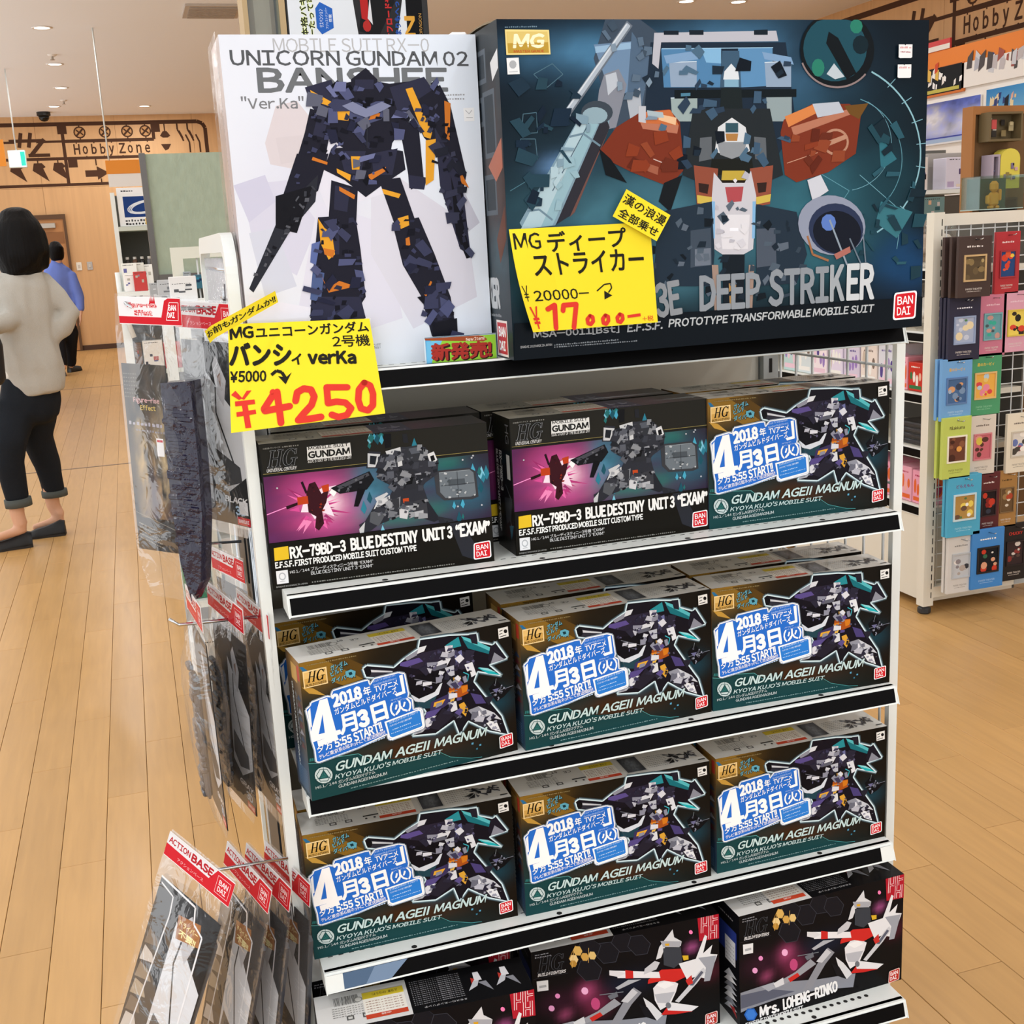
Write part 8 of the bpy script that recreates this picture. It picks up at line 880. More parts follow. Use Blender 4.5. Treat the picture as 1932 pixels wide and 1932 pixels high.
def w_extra(b):
    f = (wf * .6 + Vector((-.6, -.1, 0))).normalized()
    ell_tube(b, [(hc + f * .085 + Vector((0, 0, .0)), .012, .012), (hc + f * .105 + Vector((0, 0, -.025)), .016, .014)], wl, 8)     # nose
    ell_tube(b, [(hc + f * .08 + Vector((0, 0, -.06)) - wl * .02, .008, .008), (hc + f * .08 + Vector((0, 0, -.06)) + wl * .02, .008, .008)], Vector((0, 0, 1)), 8)   # lips
    for s_ in (-1, 1): ell_tube(b, [(hc + wl * s_ * .078 + Vector((0, 0, .02)), .012, .02), (hc + wl * s_ * .08 + Vector((0, 0, -.03)), .01, .014)], wf, 8)     # ears
    fingers(b, wr_ + Vector((-.0, .0, .0)), Vector((-.8, .1, -.5)), wf); fingers(b, wl_, Vector((-.8, -.3, -.2)), Vector((0, 0, 1)))
bodyw = fleshed('body', [[(hc + Vector((0, 0, .09)), .06, .075), (hc + Vector((0, 0, .04)), .075, .095), (hc + Vector((0, 0, -.04)), .07, .088), (hc + Vector((0, 0, -.095)), .05, .06)], [(hc + Vector((0, .01, -.08)), .05, .05), (nk, .048, .05), (ch_, .13, .085), (wa, .115, .08), (hp, .14, .1)],
    [(sr - wl * .03, .04, .04), (el, .034, .034), (wr_, .026, .024)], [(sl, .038, .038), (ell_, .034, .034), (wl_, .024, .022)], [(rh, .07, .07), (rt_, .055, .055), (rk, .046, .05), (ra, .036, .04), (ra + Vector((.02, .0, -.05)), .034, .04)], [(lh, .07, .07), (lt, .055, .055), (lk, .046, .05), (la, .036, .04), (la + Vector((.01, 0, -.05)), .034, .04)],
    [(ra + Vector((.03, 0, -.075)), .03, .026), (ra + Vector((-.11, -.02, -.105)), .034, .018)], [(la + Vector((.02, 0, -.075)), .03, .026), (la + Vector((-.12, -.02, -.105)), .034, .018)]], SKIN, wm, wl, .011, 3, w_extra)
for s_ in (-1, 1): MB().lathe([(.004, -.002), (.011, 0), (.004, .002)], 8, tuple(hc + wf * .088 + wl * s_ * .032 + Vector((-.01, 0, .0)))).build('eye', mat('eye_dark', '15100e', .2), wm)
H_ = lambda dx, dz, dy=0: hc + wl * dx + Vector((0, dy, dz))
fleshed('hair', [[(H_(0, .108), .085, .09), (H_(0, .085), .105, .108), (H_(0, .05), .118, .12), (H_(0, .0), .122, .125), (H_(.004, -.07), .136, .13), (H_(.012, -.115), .13, .122), (H_(.05, -.135), .07, .09)], [(H_(.09, .03), .04, .07), (H_(.102, -.06), .035, .08), (H_(.1, -.14), .022, .06)], [(H_(-.09, .03), .04, .07), (H_(-.1, -.05), .035, .08), (H_(-.095, -.11), .022, .05)]], HAIR, wm, wl, .01, 6)
KNIT = mat('grey_knit', 'b9b6ae', .9, spec=.1, bump=.25, bscale=180, vary=.05, vscale=8)
fleshed('cardigan', [[(I((-0.4768, 6.4500, 1.4333)), .055, .055), (I((-0.4849, 6.4500, 1.3922)), .095, .075), (I((-0.5015, 6.4500, 1.3254)), .138, .105), (I((-0.5171, 6.4500, 1.2110)), .15, .125), (I((-0.5238, 6.4500, 1.0525)), .150, .13), (I((-0.5170, 6.4500, 0.9180)), .155, .145), (I((-0.5086, 6.4500, 0.8308)), .142, .145), (I((-0.5029, 6.4500, 0.7787)), .128, .135)],
    [(I((-0.4250, 6.5000, 1.3251)), .066, .064), (I((-0.3551, 6.5000, 1.2410)), .062, .06), (el, .056, .056), (I((-0.3572, 6.4700, 1.0979)), .058, .056), (wr_, .042, .042)], [(I((-0.5820, 6.4200, 1.3309)), .066, .066), (I((-0.5791, 6.3600, 1.2444)), .062, .062), (ell_, .058, .058), (I((-0.6367, 6.2500, 1.1401)), .048, .048), (wl_ + Vector((.03, .03, 0)), .04, .04)]], KNIT, wm, wl, .011, 2, None, .013, {0: .12})
fleshed('shirt_hem', [[(I((-0.5691, 6.4200, 0.9248)), .12, .1), (I((-0.6034, 6.4000, 0.8814)), .06, .06)]], mat('white_cotton', 'e8e6e2', .9), wm, wl, .012, 4)
JEAN = mat('dark_denim', '1d2127', .85, spec=.15, bump=.2, bscale=220, vary=.2, vscale=7)
jeans = fleshed('jeans', [[(I((-0.5260, 6.4500, 0.8513)), .14, .11), (I((-0.5388, 6.4500, 0.7574)), .15, .125), (I((-0.5530, 6.4500, 0.6905)), .145, .12)], [(I((-0.5131, 6.5000, 0.7083)), .1, .1), (I((-0.5512, 6.5700, 0.5356)), .085, .085), (I((-0.5185, 6.6200, 0.3908)), .068, .07), (I((-0.5090, 6.6600, 0.2379)), .06, .062)], [(I((-0.6132, 6.4200, 0.7133)), .105, .1), (I((-0.6667, 6.3500, 0.5381)), .085, .085), (I((-0.6772, 6.3500, 0.4440)), .07, .072), (I((-0.6659, 6.3700, 0.2656)), .058, .06)]], JEAN, wm, wl, .012, 4, None, .006)
CUFF = mat('cuff_denim', '4e5350', .9, bump=.2, bscale=200)
for p, q in ((I((-0.5071, 6.6600, 0.2319)), I((-0.5064, 6.6600, 0.1967))), (I((-0.6642, 6.3700, 0.2599)), I((-0.6623, 6.3700, 0.2179)))): b = MB(); b.tube([p, p * .5 + q * .5, q], [.066, .067, .066], 18); b.build('cuff', CUFF, wm, True)
LOAF = mat('black_loafer', '17181a', .6, bump=.1)
def shoe(heel, toe, s=1.0, wedge=.03, m_=LOAF, parent=None, top=.075):
    h, t = Vector(heel), Vector(toe); d = (t - h).normalized(); sd = Vector((-d.y, d.x, 0)); L = (t - h).length
    m = MB(); prof = [(0, .030, top), (.12, .036, top + .005), (.3, .036, top - .01), (.5, .038, top - .022), (.7, .046, top - .03), (.88, .04, top - .042), (1, .012, top - .055)]; V = []
    for u, wv, z in prof:
        zb = wedge * max(0, 1 - u * 1.6)
        for a, zz in ((-1, .004 + zb * 0), (-1.02, .3), (-.55, 1), (.55, 1), (1.02, .3), (1, .004)):
            q = h + d * L * u + sd * wv * a; V.append((q.x, q.y, .003 if zz == .004 else z * zz))
    F = []
    for i in range(len(prof) - 1):
        for k in range(6): F.append((i * 6 + k, i * 6 + (k + 1) % 6, i * 6 + 6 + (k + 1) % 6, i * 6 + 6 + k))
    F += [[0, 1, 2, 3, 4, 5], [len(prof) * 6 - 6 + k for k in range(6)]]
    o = m.add(V, F).build('shoe', m_, parent, True)
    s_ = MB(); V = [h + d * L * u + sd * wv * a * 1.04 for a, seq in ((-1, prof), (1, prof[::-1])) for u, wv, z in seq]
    n = len(V); s_.add([(v.x, v.y, 0) for v in V] + [(v.x, v.y, .012) for v in V], [list(range(n))[::-1], list(range(n, 2 * n))] + [(i, (i + 1) % n, n + (i + 1) % n, n + i) for i in range(n)]); s_.build('sole', mat('shoe_sole', '24211f', .7), o)
    return o
z0 = lambda v: Vector((v[0], v[1], 0))
shoe(z0(I((-0.4715, 6.5694, 0.0000))), z0(I((-0.6717, 6.5793, 0.0000))), parent=wm); shoe(z0(I((-0.6238, 6.3788, 0.0000))), z0(I((-0.8430, 6.3577, 0.0000))), parent=wm)
bag_ = thing('shoulder_bag', 'black shoulder bag at the left picture edge beside the grey cardigan', 'bag', (-0.6854, 6.0500, 1.0527))
fleshed('bag_body', [[((-.02, 0, .12), .075, .05), ((0, 0, 0), .095, .06), ((.0, 0, -.16), .085, .06)]], mat('black_leather', '1a181b', .5), bag_, (1, 0, 0), .012, 3)
MB().tube([(.03, 0, .14), (.05, .03, .25), (.06, .08, .33), (.03, .16, .36), (-.04, .14, .25), (-.05, .02, .14)], .01, 8).build('strap', mat('black_leather', '1a181b', .5), bag_, True)
# --- man in the blue shirt walking away
mo = Vector((-0.8995, 16.3887, 0.0000)); mo.z = 0; I = lambda p: Vector(p) - mo
mn = thing('person', 'person with short black hair in a blue shirt walking away near the wooden door', 'person', mo)
ml = Vector((.96, .28, 0)); mf = Vector((-.28, .96, 0)); Y = 16.3
hc = I((-0.8159, 16.3000, 1.5376)); nk = I((-0.8223, 16.3000, 1.3928)); wa = I((-0.8324, 16.3000, 0.9272)); hp = I((-0.8437, 16.3000, 0.6452)); sr = I((-0.6804, 16.3000, 1.2586)); el = I((-0.6069, 16.2500, 0.9678)); wr_ = I((-0.6161, 16.2000, 0.7823)); sl = I((-0.9938, 16.3500, 1.2697)); ell_ = I((-1.0779, 16.4500, 0.9719)); wl_ = I((-1.0744, 16.5000, 0.7330))
rk = I((-0.7967, 16.4000, 0.3425)); ra = I((-0.8327, 16.5000, 0.0957)); lk = I((-0.9295, 16.2000, 0.3464)); la = I((-0.9057, 16.1000, 0.1016))
def m_extra(b):
    ell_tube(b, [(hc + mf * .09, .012, .012), (hc + mf * .112 + Vector((0, 0, -.03)), .017, .014)], ml, 8)
    for s_ in (-1, 1): ell_tube(b, [(hc + ml * s_ * .088 + Vector((0, 0, .02)), .014, .022), (hc + ml * s_ * .088 + Vector((0, 0, -.035)), .01, .016)], mf, 8)
    fingers(b, wr_, Vector((-.1, -.1, -1)), Vector((-1, 0, 0)), 1.1); fingers(b, wl_, Vector((0, .2, -1)), Vector((1, 0, 0)), 1.1)
fleshed('body', [[(hc + Vector((0, 0, .08)), .065, .08), (hc + Vector((0, 0, .03)), .082, .1), (hc + Vector((0, 0, -.05)), .074, .092), (hc + Vector((0, 0, -.11)), .055, .06)], [(hc + Vector((0, 0, -.1)), .06, .06), (nk, .06, .06), (wa, .14, .09), (hp, .14, .1)], [(sr, .05, .05), (el, .04, .04), (wr_, .03, .026)], [(sl, .05, .05), (ell_, .04, .04), (wl_, .03, .026)], [(hp + ml * .08, .09, .09), (rk, .06, .06), (ra, .04, .045)], [(hp - ml * .08, .09, .09), (lk, .06, .06), (la, .04, .045)]], SKIN, mn, ml, .014, 3, m_extra)
for s_ in (-1, 1): MB().lathe([(.004, -.002), (.011, 0), (.004, .002)], 8, tuple(hc + mf * .095 + ml * s_ * .033)).build('eye', mat('eye_dark', '15100e', .2), mn)
fleshed('hair', [[(hc + Vector((0, 0, .11)), .07, .08), (hc + Vector((0, -.01, .06)), .1, .115), (hc + Vector((0, -.02, .0)), .098, .105), (hc - mf * .035 + Vector((0, 0, -.06)), .085, .07)]], HAIR, mn, ml, .013, 4)
BLUE = mat('blue_shirt', '6f84cf', .85, spec=.15, vary=.08, vscale=7)
fleshed('shirt', [[(I((-0.8260, 16.3000, 1.4128)), .075, .07), (I((-0.8292, 16.3000, 1.3402)), .16, .1), (I((-0.8313, 16.3000, 1.2276)), .215, .125), (I((-0.8388, 16.3000, 0.9276)), .19, .125), (I((-0.8448, 16.3000, 0.6858)), .17, .13)], [(sr, .075, .075), (I((-0.6378, 16.2700, 1.0831)), .07, .07), (el, .062, .062), (I((-0.6118, 16.2200, 0.8215)), .05, .05)], [(sl, .075, .075), (ell_, .062, .062), (I((-1.0705, 16.4800, 0.8015)), .05, .05)], [(I((-0.8243, 16.3000, 1.4260)), .07, .065), (I((-0.8199, 16.3000, 1.4587)), .066, .062)]], BLUE, mn, ml, .014, 3, None, .008)
BLK = mat('black_trousers', '1b1b1f', .85, spec=.15)
fleshed('trousers', [[(I((-0.8393, 16.3000, 0.6786)), .155, .115), (I((-0.8461, 16.3000, 0.5776)), .165, .125)], [(I((-0.7743, 16.3300, 0.5436)), .1, .1), (rk, .078, .08), (I((-0.8291, 16.5000, 0.1233)), .06, .065)], [(I((-0.9180, 16.2700, 0.5575)), .1, .1), (lk, .08, .08), (I((-0.9133, 16.1200, 0.1480)), .062, .065)]], BLK, mn, ml, .014, 3, None, .006)
SNK = mat('dark_sneaker', '33383a', .6)
shoe(z0(I((-0.9126, 16.1027, 0.0000))), z0(I((-0.9327, 16.1210, 0.0000))) + Vector((-.05, .27, 0)), parent=mn, m_=SNK, top=.1); shoe(z0(I((-0.8686, 16.5907, 0.0000))), z0(I((-0.8686, 16.5907, 0.0000))) + Vector((.14, .23, 0)), parent=mn, m_=SNK, top=.1)
# ------------------------------------------------------------------ background on the left, beyond the rack
def flat_print(name, o, u, v, n, fn, parent, m=INKM):
    P = Print(facing(o, u, v, n), 4e-5); fn(P); return P.build(name, m, parent)
FX, FZ, FN = (1, 0, 0), (0, 0, 1), (0, -1, 0)
# pale green board with a dark frame
t = thing('display_board', 'large pale green textured board with a dark metal left edge, behind the rack', 'board', (.143, 7.0, 0))
MB().box(.03, 0, 1.325, 1.05, .03, 1.975).build('board_face', mat('green_board', 'a6b5a3', .9, bump=.8, bscale=26, bstretch=(1, 1, .5), vary=.16, vscale=22), t)
MB().box(-.002, -.02, 1.29, .03, .05, 1.98).build('frame_edge', mat('pewter_edge', '6a6866', .35, .6), t); MB().box(.03, -.03, 1.285, 1.05, .04, 1.325).build('frame_edge', mat('pewter_edge', '6a6866', .35, .6), t)
for x in (.02, .95): MB().box(x, .0, 0, x + .04, .04, 1.29).build('leg', GREYM, t)
# white wire stand
t = thing('wire_stand', 'white framed wire grid stand in front of the green board', 'rack', (.178, 5.0, 0))
b = MB(); b.box(0, 0, 0, .045, .03, 1.455).box(.5, 0, 0, .545, .03, 1.455).box(.045, 0, 1.41, .5, .03, 1.455); b.build('stand_frame', mat('ivory_enamel', 'dfe2d6', .5), t)
b = MB()
for k in range(5): b.tube([(.1 + k * .08, .012, .1), (.1 + k * .08, .012, 1.41)], .004, 5)
for k in range(9): b.tube([(.045, .012, .2 + k * .14), (.5, .012, .2 + k * .14)], .004, 5)
b.build('wire_grid', mat('white_wire', 'd8dcdc', .4), t, True, kind='stuff')
def small_pack(label, p, w_, h_, c, art=None, d=.03, cat='packet', grp=None, name='hanging_pack'):
    t = thing(name, label, cat, p, 0, grp)
    MB().cbox(0, 0, 0, w_, d, h_, .002).build('pack_body', mat('pack_' + c, c, .5), t)
    if art: flat_print('pack_print', (0, -.0002, 0), FX, FZ, FN, art, t, INK)
    return t
def blocks(cols, W, H, seed, n=7):
    g = random.Random(seed)
    def f(P):
        for k in range(n):
            x, y = g.uniform(.05, .7) * W, g.uniform(.05, .8) * H; P.rect(g.choice(cols), x, y, x + g.uniform(.1, .28) * W, y + g.uniform(.06, .18) * H)
        P.micro('4a4a4a', W * .1, H * .92, W * .8, H * .92, H * .03, 8)
    return f
small_pack('blue and teal pack hanging inside the white wire stand', (0.2565, 4.9780, 1.2888), .075, .055, '2d6a80', blocks(('3a8aa8', '1f3a5a', '88b0b8'), 75, 55, 1))
small_pack('small grey pack hanging at the left of the white wire stand', (0.2168, 4.9780, 1.2682), .03, .09, '9aa4ac', blocks(('c8ccd0', '70787e'), 30, 90, 2))
# long shelf unit with the race track set
t = thing('wall_shelf_unit', 'tall white shelf unit stocked with kits, beyond the green board', 'shelf', (-.045, 9.0, 0))
b = MB(); b.box(0, 0, 0, .03, .45, 1.88).build('side_post', WHITE, t); MB().box(.03, .44, 0, 1.2, .46, 1.88).build('back_sheet', mat('unit_back', '6a6a66', .8), t)
for z in (.2, .62, 1.05, 1.36, 1.645): MB().box(.03, 0, z - .03, 1.2, .44, z).build('shelf', mat('pale_green_shelf', 'c9d2c8', .5), t)
t = small_pack('white race set box with blue picture of an oval track, on the top shelf', (.0, 9.02, 1.646), .36, .265, 'eceff0', None, .1, 'box', None, 'race_set_box')
def track(P):
    P.rect('24407e', 38, 62, 330, 205); P.rect('f0f2f4', 0, 225, 360, 262)
    for k, r in enumerate((1, .9, .8)): P.line('dfe6ee', 7, [v for a in range(0, 360, 20) for v in (190 + 125 * r * cos(radians(a)) + 20 * sin(radians(a)), 132 + 46 * r * sin(radians(a)) + 12 * cos(radians(a)))] + [190 + 125 * r, 144])
    P.micro('3a3a40', 30, 238, 120, 238, 12, 5); P.micro('4a4c50', 40, 32, 220, 32, 16, 9); P.micro('2a2a2e', 40, 10, 260, 10, 14, 10); P.rect('f2c63a', 175, 8, 300, 52)
flat_print('box_print', (0, -.0003, 0), FX, FZ, FN, track, t, INK)
g = random.Random(21)
LB = (('dark paint bottle', '2a2624'), ('brown jar', '5a4030'), ('black paint bottle', '1c1c1e'), ('grey paint bottle', '6a6a6c'), ('cream jar', 'b8ac98'), ('dark red bottle', '5a2a28'))
for k in range(6):
    t = thing('paint_bottle', '%s, number %d from the left under the race set box' % (LB[k][0], k + 1), 'bottle', (.02 + k * .05, 9.05, 1.361), 0, 'paint bottles under the race set box')
    MB().lathe([(.016, 0), (.018, .01), (.018, .045), (.01, .055)], 10).build('glass_body', mat('bottle_' + LB[k][1], LB[k][1], .2), t, True); MB().lathe([(.012, .055), (.012, .072)], 10).build('screw_cap', mat('cap_white', 'c8c8c4', .4), t)
for k, (x, z, w_, h_, c, lb) in enumerate(((.06, 1.361 + .1, .0, .0, 'ffffff', ''),)): pass
for k, (px_, w_, h_, z, c, lb) in enumerate(((.0, .05, .16, 1.051, '7a5634', 'narrow brown kit box at the left edge of the shelf unit'), (.06, .15, .17, 1.051, 'e2e0e2', 'white kit box with a dark picture frame on the shelf unit'), (.215, .13, .14, 1.051, 'cfc8c4', 'beige kit box beside the framed white one'), (.0, .05, .2, .621, '6a4a30', 'tall brown box low on the shelf unit, left end'), (.06, .14, .21, .621, 'e8e6e0', 'white box low on the shelf unit, next to the brown box'), (.205, .12, .19, .621, 'b43030', 'red box low on the shelf unit'), (.33, .12, .2, .621, 'd8d4c8', 'cream box low on the shelf unit, right of the red one'))):
    small_pack(lb, (-.01 + px_, 9.03, z), w_, h_, c, blocks(('2a2a38', '8a8a90', 'b0483a', '3c5a8a'), w_ * 1000, h_ * 1000, k + 40, 5), .1, 'box', None, 'kit_box_small')
# near hooks with white cards and red-topped packs between the aisle and the rack
t = thing('card_rail', 'white angled card rail full of white cards, behind the bag hooks', 'rail', (.02, 6.0, 0))
MB().tube([(-.06, 0, 1.36), (-.06, 0, 1.2), (-.02, 0, 1.05)], .012, 8).build('rail_arm', WHITE, t, True); zr = (0.0132, 5.9000, 1.2703)[2]
MB().box(-.07, -.14, zr - .02, .16, .06, zr).build('card_tray', WHITE, t); MB().box(-.07, .02, 0, -.03, .06, 1.36).build('rail_post', WHITE, t)
for k, (px_, py_, w_, h_, c, lb) in enumerate(((236, 508, .07, .13, 'e9e8e0', 'tall cream card standing in the rail, first from the left'), (250, 512, .07, .13, 'dcdad0', 'tall cream card with grey rules, second from the left'), (266, 516, .07, .12, 'efeee8', 'white card with a violet stamp in the rail'), (244, 545, .07, .08, 'f0eeea', 'low white card at the bottom of the rail'), (262, 552, .06, .09, 'c23a38', 'red pointed card at the bottom of the rail'))):
    small_pack(lb, (*{236: (-0.0189, 6.0000, 1.2823), 250: (0.0149, 6.0200, 1.2797), 266: (0.0530, 6.0400, 1.2693), 244: (-0.0141, 5.9000, 1.2425), 262: (0.0291, 5.8800, 1.2453)}[px_][:2], zr), w_, h_, c, blocks(('b8b4a8', '8a8894', '6a6aa0'), w_ * 1000, h_ * 1000, k + 70, 3), .01, 'card', None, 'paper_card')
t = thing('stock_stand', 'narrow white stock stand under the grey blister packs', 'stand', (.1, 4.15, 0))
zt = Vector((0.0969, 4.3000, 1.2765)).z
MB().box(0, 0, zt - .03, .5, .32, zt - .008).build('top_board', WHITE, t)
for x, y in ((0, 0), (.47, 0), (0, .29), (.47, .29)): MB().box(x, y, 0, x + .03, y + .03, zt - .03).build('leg', WHITE, t)
for k, (p, lb, c) in enumerate(((Vector((*(0.0713, 4.4000, 1.2824)[:2], zt - .008)), 'grey blister pack lying highest behind the top hook', 'a8aaac'), (Vector((*(0.0969, 4.3000, 1.2765)[:2], zt - .008)), 'grey blister pack behind the top hook, right of another', 'b8babc'), (Vector((*(0.1331, 4.2000, 1.2827)[:2], zt - .008)), 'small white tag card behind the top hook', 'e4e4e4'))):
    small_pack(lb, p, .09, .065 + .01 * k, c, blocks(('d0d2d4', '7a7c80', '5a5c60'), 90, 65, k + 90, 6), .02)
# low shelf seen through the wire side of the rack
t = thing('low_shelf', 'low white shelf with boxed goods seen through the wire side of the rack', 'shelf', (.05, 3.2, 0))
for z in (.25, .5, .75): MB().box(0, 0, z - .02, .6, .35, z).build('shelf', WHITE, t)
MB().box(.075, -.02, 0, .1, .0, .95).build('front_post', mat('ivory_enamel', 'dfe2d6', .5), t); MB().box(0, .34, 0, .6, .36, .95).build('back_sheet', mat('unit_back_white', 'c8cacc', .7), t)
for k, (x, z, w_, h_, c, lb) in enumerate(((.0, .501, .07, .14, '2f7a58', 'green carton on the low shelf behind the rack'), (.11, .501, .09, .16, 'd8dadc', 'white carton on the low shelf behind the rack'), (.21, .501, .1, .13, '2c4f8c', 'blue carton on the low shelf behind the rack'), (.0, .251, .09, .13, 'e0e0dc', 'white carton at the bottom of the low shelf, left'), (.11, .251, .12, .16, '34588c', 'blue carton at the bottom of the low shelf'), (.0, .751, .1, .11, 'c8ccd0', 'grey carton on top of the low shelf, left'), (.12, .751, .1, .12, 'e4e4e2', 'white carton on top of the low shelf, right'))):
    small_pack(lb, (.05 + x, 3.22, z), w_, h_, c, blocks(('e8e8e8', '5a6a8a', 'a8acb0', 'b04a40'), w_ * 1000, h_ * 1000, k + 110, 6), .2, 'box', None, 'carton_box')
# hanging signs
t = thing('hanging_banner', 'orange hanging aisle sign with a white lower panel on a thin pole', 'sign', (-.07, 13.0, 0))
MB().box(0, 0, 2.268, .34, .02, 2.4).build('orange_panel', mat('orange_panel', 'f0962c', .5), t); MB().box(.01, .004, 2.14, .34, .016, 2.267).build('white_panel', mat('white_panel', 'f4f2ee', .5), t)
MB().tube([(.037, .01, 2.4), (.037, .01, H_C)], .008, 6).build('pole', WHITE, t, True)
t = thing('hanging_banner', 'orange hanging aisle sign at the left picture edge beside the exit light', 'sign', (-1.33, 15.5, 0))
MB().box(0, 0, 2.56, .14, .03, 2.86).build('orange_panel', mat('orange_panel', 'f0962c', .5), t); MB().tube([(.1, .01, 2.86), (.1, .01, H_C)], .012, 6).build('pole', WHITE, t, True)
t = thing('exit_light', 'small lit white and cyan exit light hanging near the left picture edge', 'sign', (-1.17, 15.6, 2.545))
MB().cbox(0, 0, 0, .2, .06, .2, .006).build('housing', mat('exit_housing', 'e0e6e4', .4), t); MB().box(.008, -.004, .008, .192, -.0002, .192).build('lit_panel', mat('exit_panel', 'd8f6f0', .4, emit=1.2), t)
MB().box(.14, -.006, .02, .19, -.0042, .18).build('cyan_symbol', mat('exit_cyan', '2fc8b4', .4, emit=.8), t); MB().tube([(.1, .03, .2), (.1, .03, H_C - 2.545)], .008, 6).build('pole', WHITE, t, True)
# goods stacked at the far left edge
t = thing('aisle_shelf', 'pale shelf end stacked with boxes at the left picture edge', 'shelf', (-1.75, 12.4, 0))
MB().box(0, 0, 0, .72, .5, 1.62).build('cabinet', mat('pale_unit', 'cfc8bc', .6), t); MB().box(-.02, -.02, 1.62, .74, .5, 1.66).build('top_board', WHITE, t)
for k, (x, w_, h_, z, c, lb) in enumerate(((.52, .18, .16, 1.661, 'b8b4b8', 'grey box on the shelf top behind the black bob hair'), (.54, .13, .07, 1.823, '8a8480', 'flat grey box lying on the grey box at the left'), (.42, .09, .12, 1.661, '2a3c86', 'blue box at the left picture edge'), (.42, .09, .1, 1.783, 'f0c428', 'yellow box on the blue box at the left picture edge'), (.4, .1, .26, 1.9, 'e4e2dc', 'white panel box above the yellow box at the left edge'))):
    small_pack(lb, (-1.75 + x, 12.42, z), w_, h_, c, blocks(('e0dcd8', '6a6668', '4a4a60'), w_ * 1000, h_ * 1000, k + 140, 4), .2, 'box', None, 'stock_box')
# ------------------------------------------------------------------ rack with the wire mesh end, on the right
IV = mat('ivory_rack', 'e2ded0', .5)
t = thing('mesh_end_rack', 'ivory shop rack with a wire mesh end hung with paper craft packs', 'rack', (2.626, 3.46, 0))
b = MB(); b.box(0, 0, .03, .043, .04, 1.431).build('post', IV, t); MB().box(.9, 0, .03, .943, .04, 1.431).build('post', IV, t)
s_ = MB()
for k in range(40): s_.box(.031, -.0006, .06 + k * .034, .0345, .0002, .082 + k * .034)
s_.build('post_slot', mat('slot_dark', '1c1c1c', .8), t, kind='stuff')
MB().box(.043, .004, 1.385, .9, .036, 1.425).build('top_rail', IV, t); MB().box(.043, .0, .06, .9, .036, .1).build('bottom_rail', IV, t); MB().box(.4, -.002, .062, .46, -.0002, .098).build('rail_joint', GREYM, t)
for x in (.02, .92): MB().lathe([(.02, 0), (.024, .005), (.024, .02), (.012, .03)], 12, (x, .02, 0)).build('levelling_foot', DARKM, t)
g_ = MB()
for k in range(18): g_.tube([(.06 + k * .05, .012, .1), (.06 + k * .05, .012, 1.385)], .0022, 5)
for k in range(26): g_.tube([(.043, .014, .12 + k * .05), (.9, .014, .12 + k * .05)], .0022, 5)
g_.build('wire_mesh', mat('white_wire', 'd8dcdc', .4), t, True, kind='stuff')
MB().box(.045, .045, .03, .43, 1.9, .36).build('base_cabinet', IV, t)
SZ = (.385, .60, .80, 1.02, 1.24)
for z in SZ:
    s = MB(); s.box(.05, .045, z - .02, .43, 1.9, z).build('shelf', IV, t)
    k = MB(); k.box(.042, .05, z - .038, .05, 1.9, z + .001).build('shelf_lip', WHITE, t); k = MB(); k.box(.0405, .05, z - .034, .042, 1.9, z - .006).build('label_strip', BLACKS, t)
MB().box(.43, .045, .03, .44, 1.9, 1.4).build('back_panel', mat('rack_back', '58544e', .8), t)
t2 = t
# goods on the side shelves
def side_box(label, y, z, L, d, h_, c, cols, seed, name='gift_box', grp=None):
    t = thing(name, label, 'box', (2.685, y, z + .001), 0, grp)
    MB().cbox(0, 0, 0, d, L, h_, .002).build('carton', mat('pack_' + c, c, .5), t)
    P = Print(facing((-.0002, L, 0), (0, -1, 0), (0, 0, 1), (-1, 0, 0)), 4e-5); W, H = L * 1000, h_ * 1000; g = random.Random(seed)
    P.rect(c, W * .02, H * .02, W * .98, H * .98)
    for k in range(4): P.ell(g.choice(cols), W * (.2 + .2 * k), H * g.uniform(.35, .65), W * .09, H * g.uniform(.12, .25), 10)
    P.rect(cols[0], W * .08, H * .08, W * .9, H * .2); P.micro(cols[-1], W * .2, H * .82, W * .8, H * .82, H * .06, 6); P.build('carton_print', INK, t)
    Q_ = Print(facing((0, -.0002, 0), (1, 0, 0), (0, 0, 1), (0, -1, 0)), 4e-5); Q_.ell(cols[0], d * 400, H * .5, d * 220, H * .3, 12); Q_.ell(cols[-1], d * 420, H * .45, d * 120, H * .18, 10); Q_.build('carton_print', INK, t)
PKC = (('e06a3a', 'f0b0a0', 'b03a5a'), ('e8c8d8', '9a80c0', '5a4a90'), ('f0f0ec', 'c8b8a8', '7a6a60'))
side_box('pink box with an orange figure print, nearest on the lowest side shelf', 3.535, .385, .085, .12, .125, 'eaa0b8', PKC[0], 1); side_box('pink box with an orange figure print, second on the lowest side shelf', 3.625, .385, .085, .12, .13, 'e8a8bc', PKC[0], 2)
side_box('red box with a green lid band on the middle side shelf', 3.575, .80, .085, .1, .105, 'c8382c', ('3a7a4a', 'e8b8a0', 'f0e8e0'), 3); side_box('small white box nearest on the middle side shelf', 3.525, .80, .04, .08, .07, 'd8d8d4', PKC[2], 4)
side_box('pink box behind the red one on the middle side shelf', 3.665, .80, .05, .1, .12, 'e8a0b0', PKC[0], 5)
for k, (c, w_) in enumerate((('d8dae4', 'white'), ('e8dcd4', 'cream'), ('d4cce0', 'pale lilac'), ('e0d8ec', 'lilac'), ('f0e4ea', 'pale pink'), ('d4e0e4', 'pale blue'), ('bcd8d8', 'pale green'))):
    side_box('%s character gift box, number %d from the near end seen through the rack side' % (w_, k + 1), 3.74 + k * .115, .80, .105, .12, .16 - .01 * (k % 3), c, PKC[1 + k % 2], 10 + k)
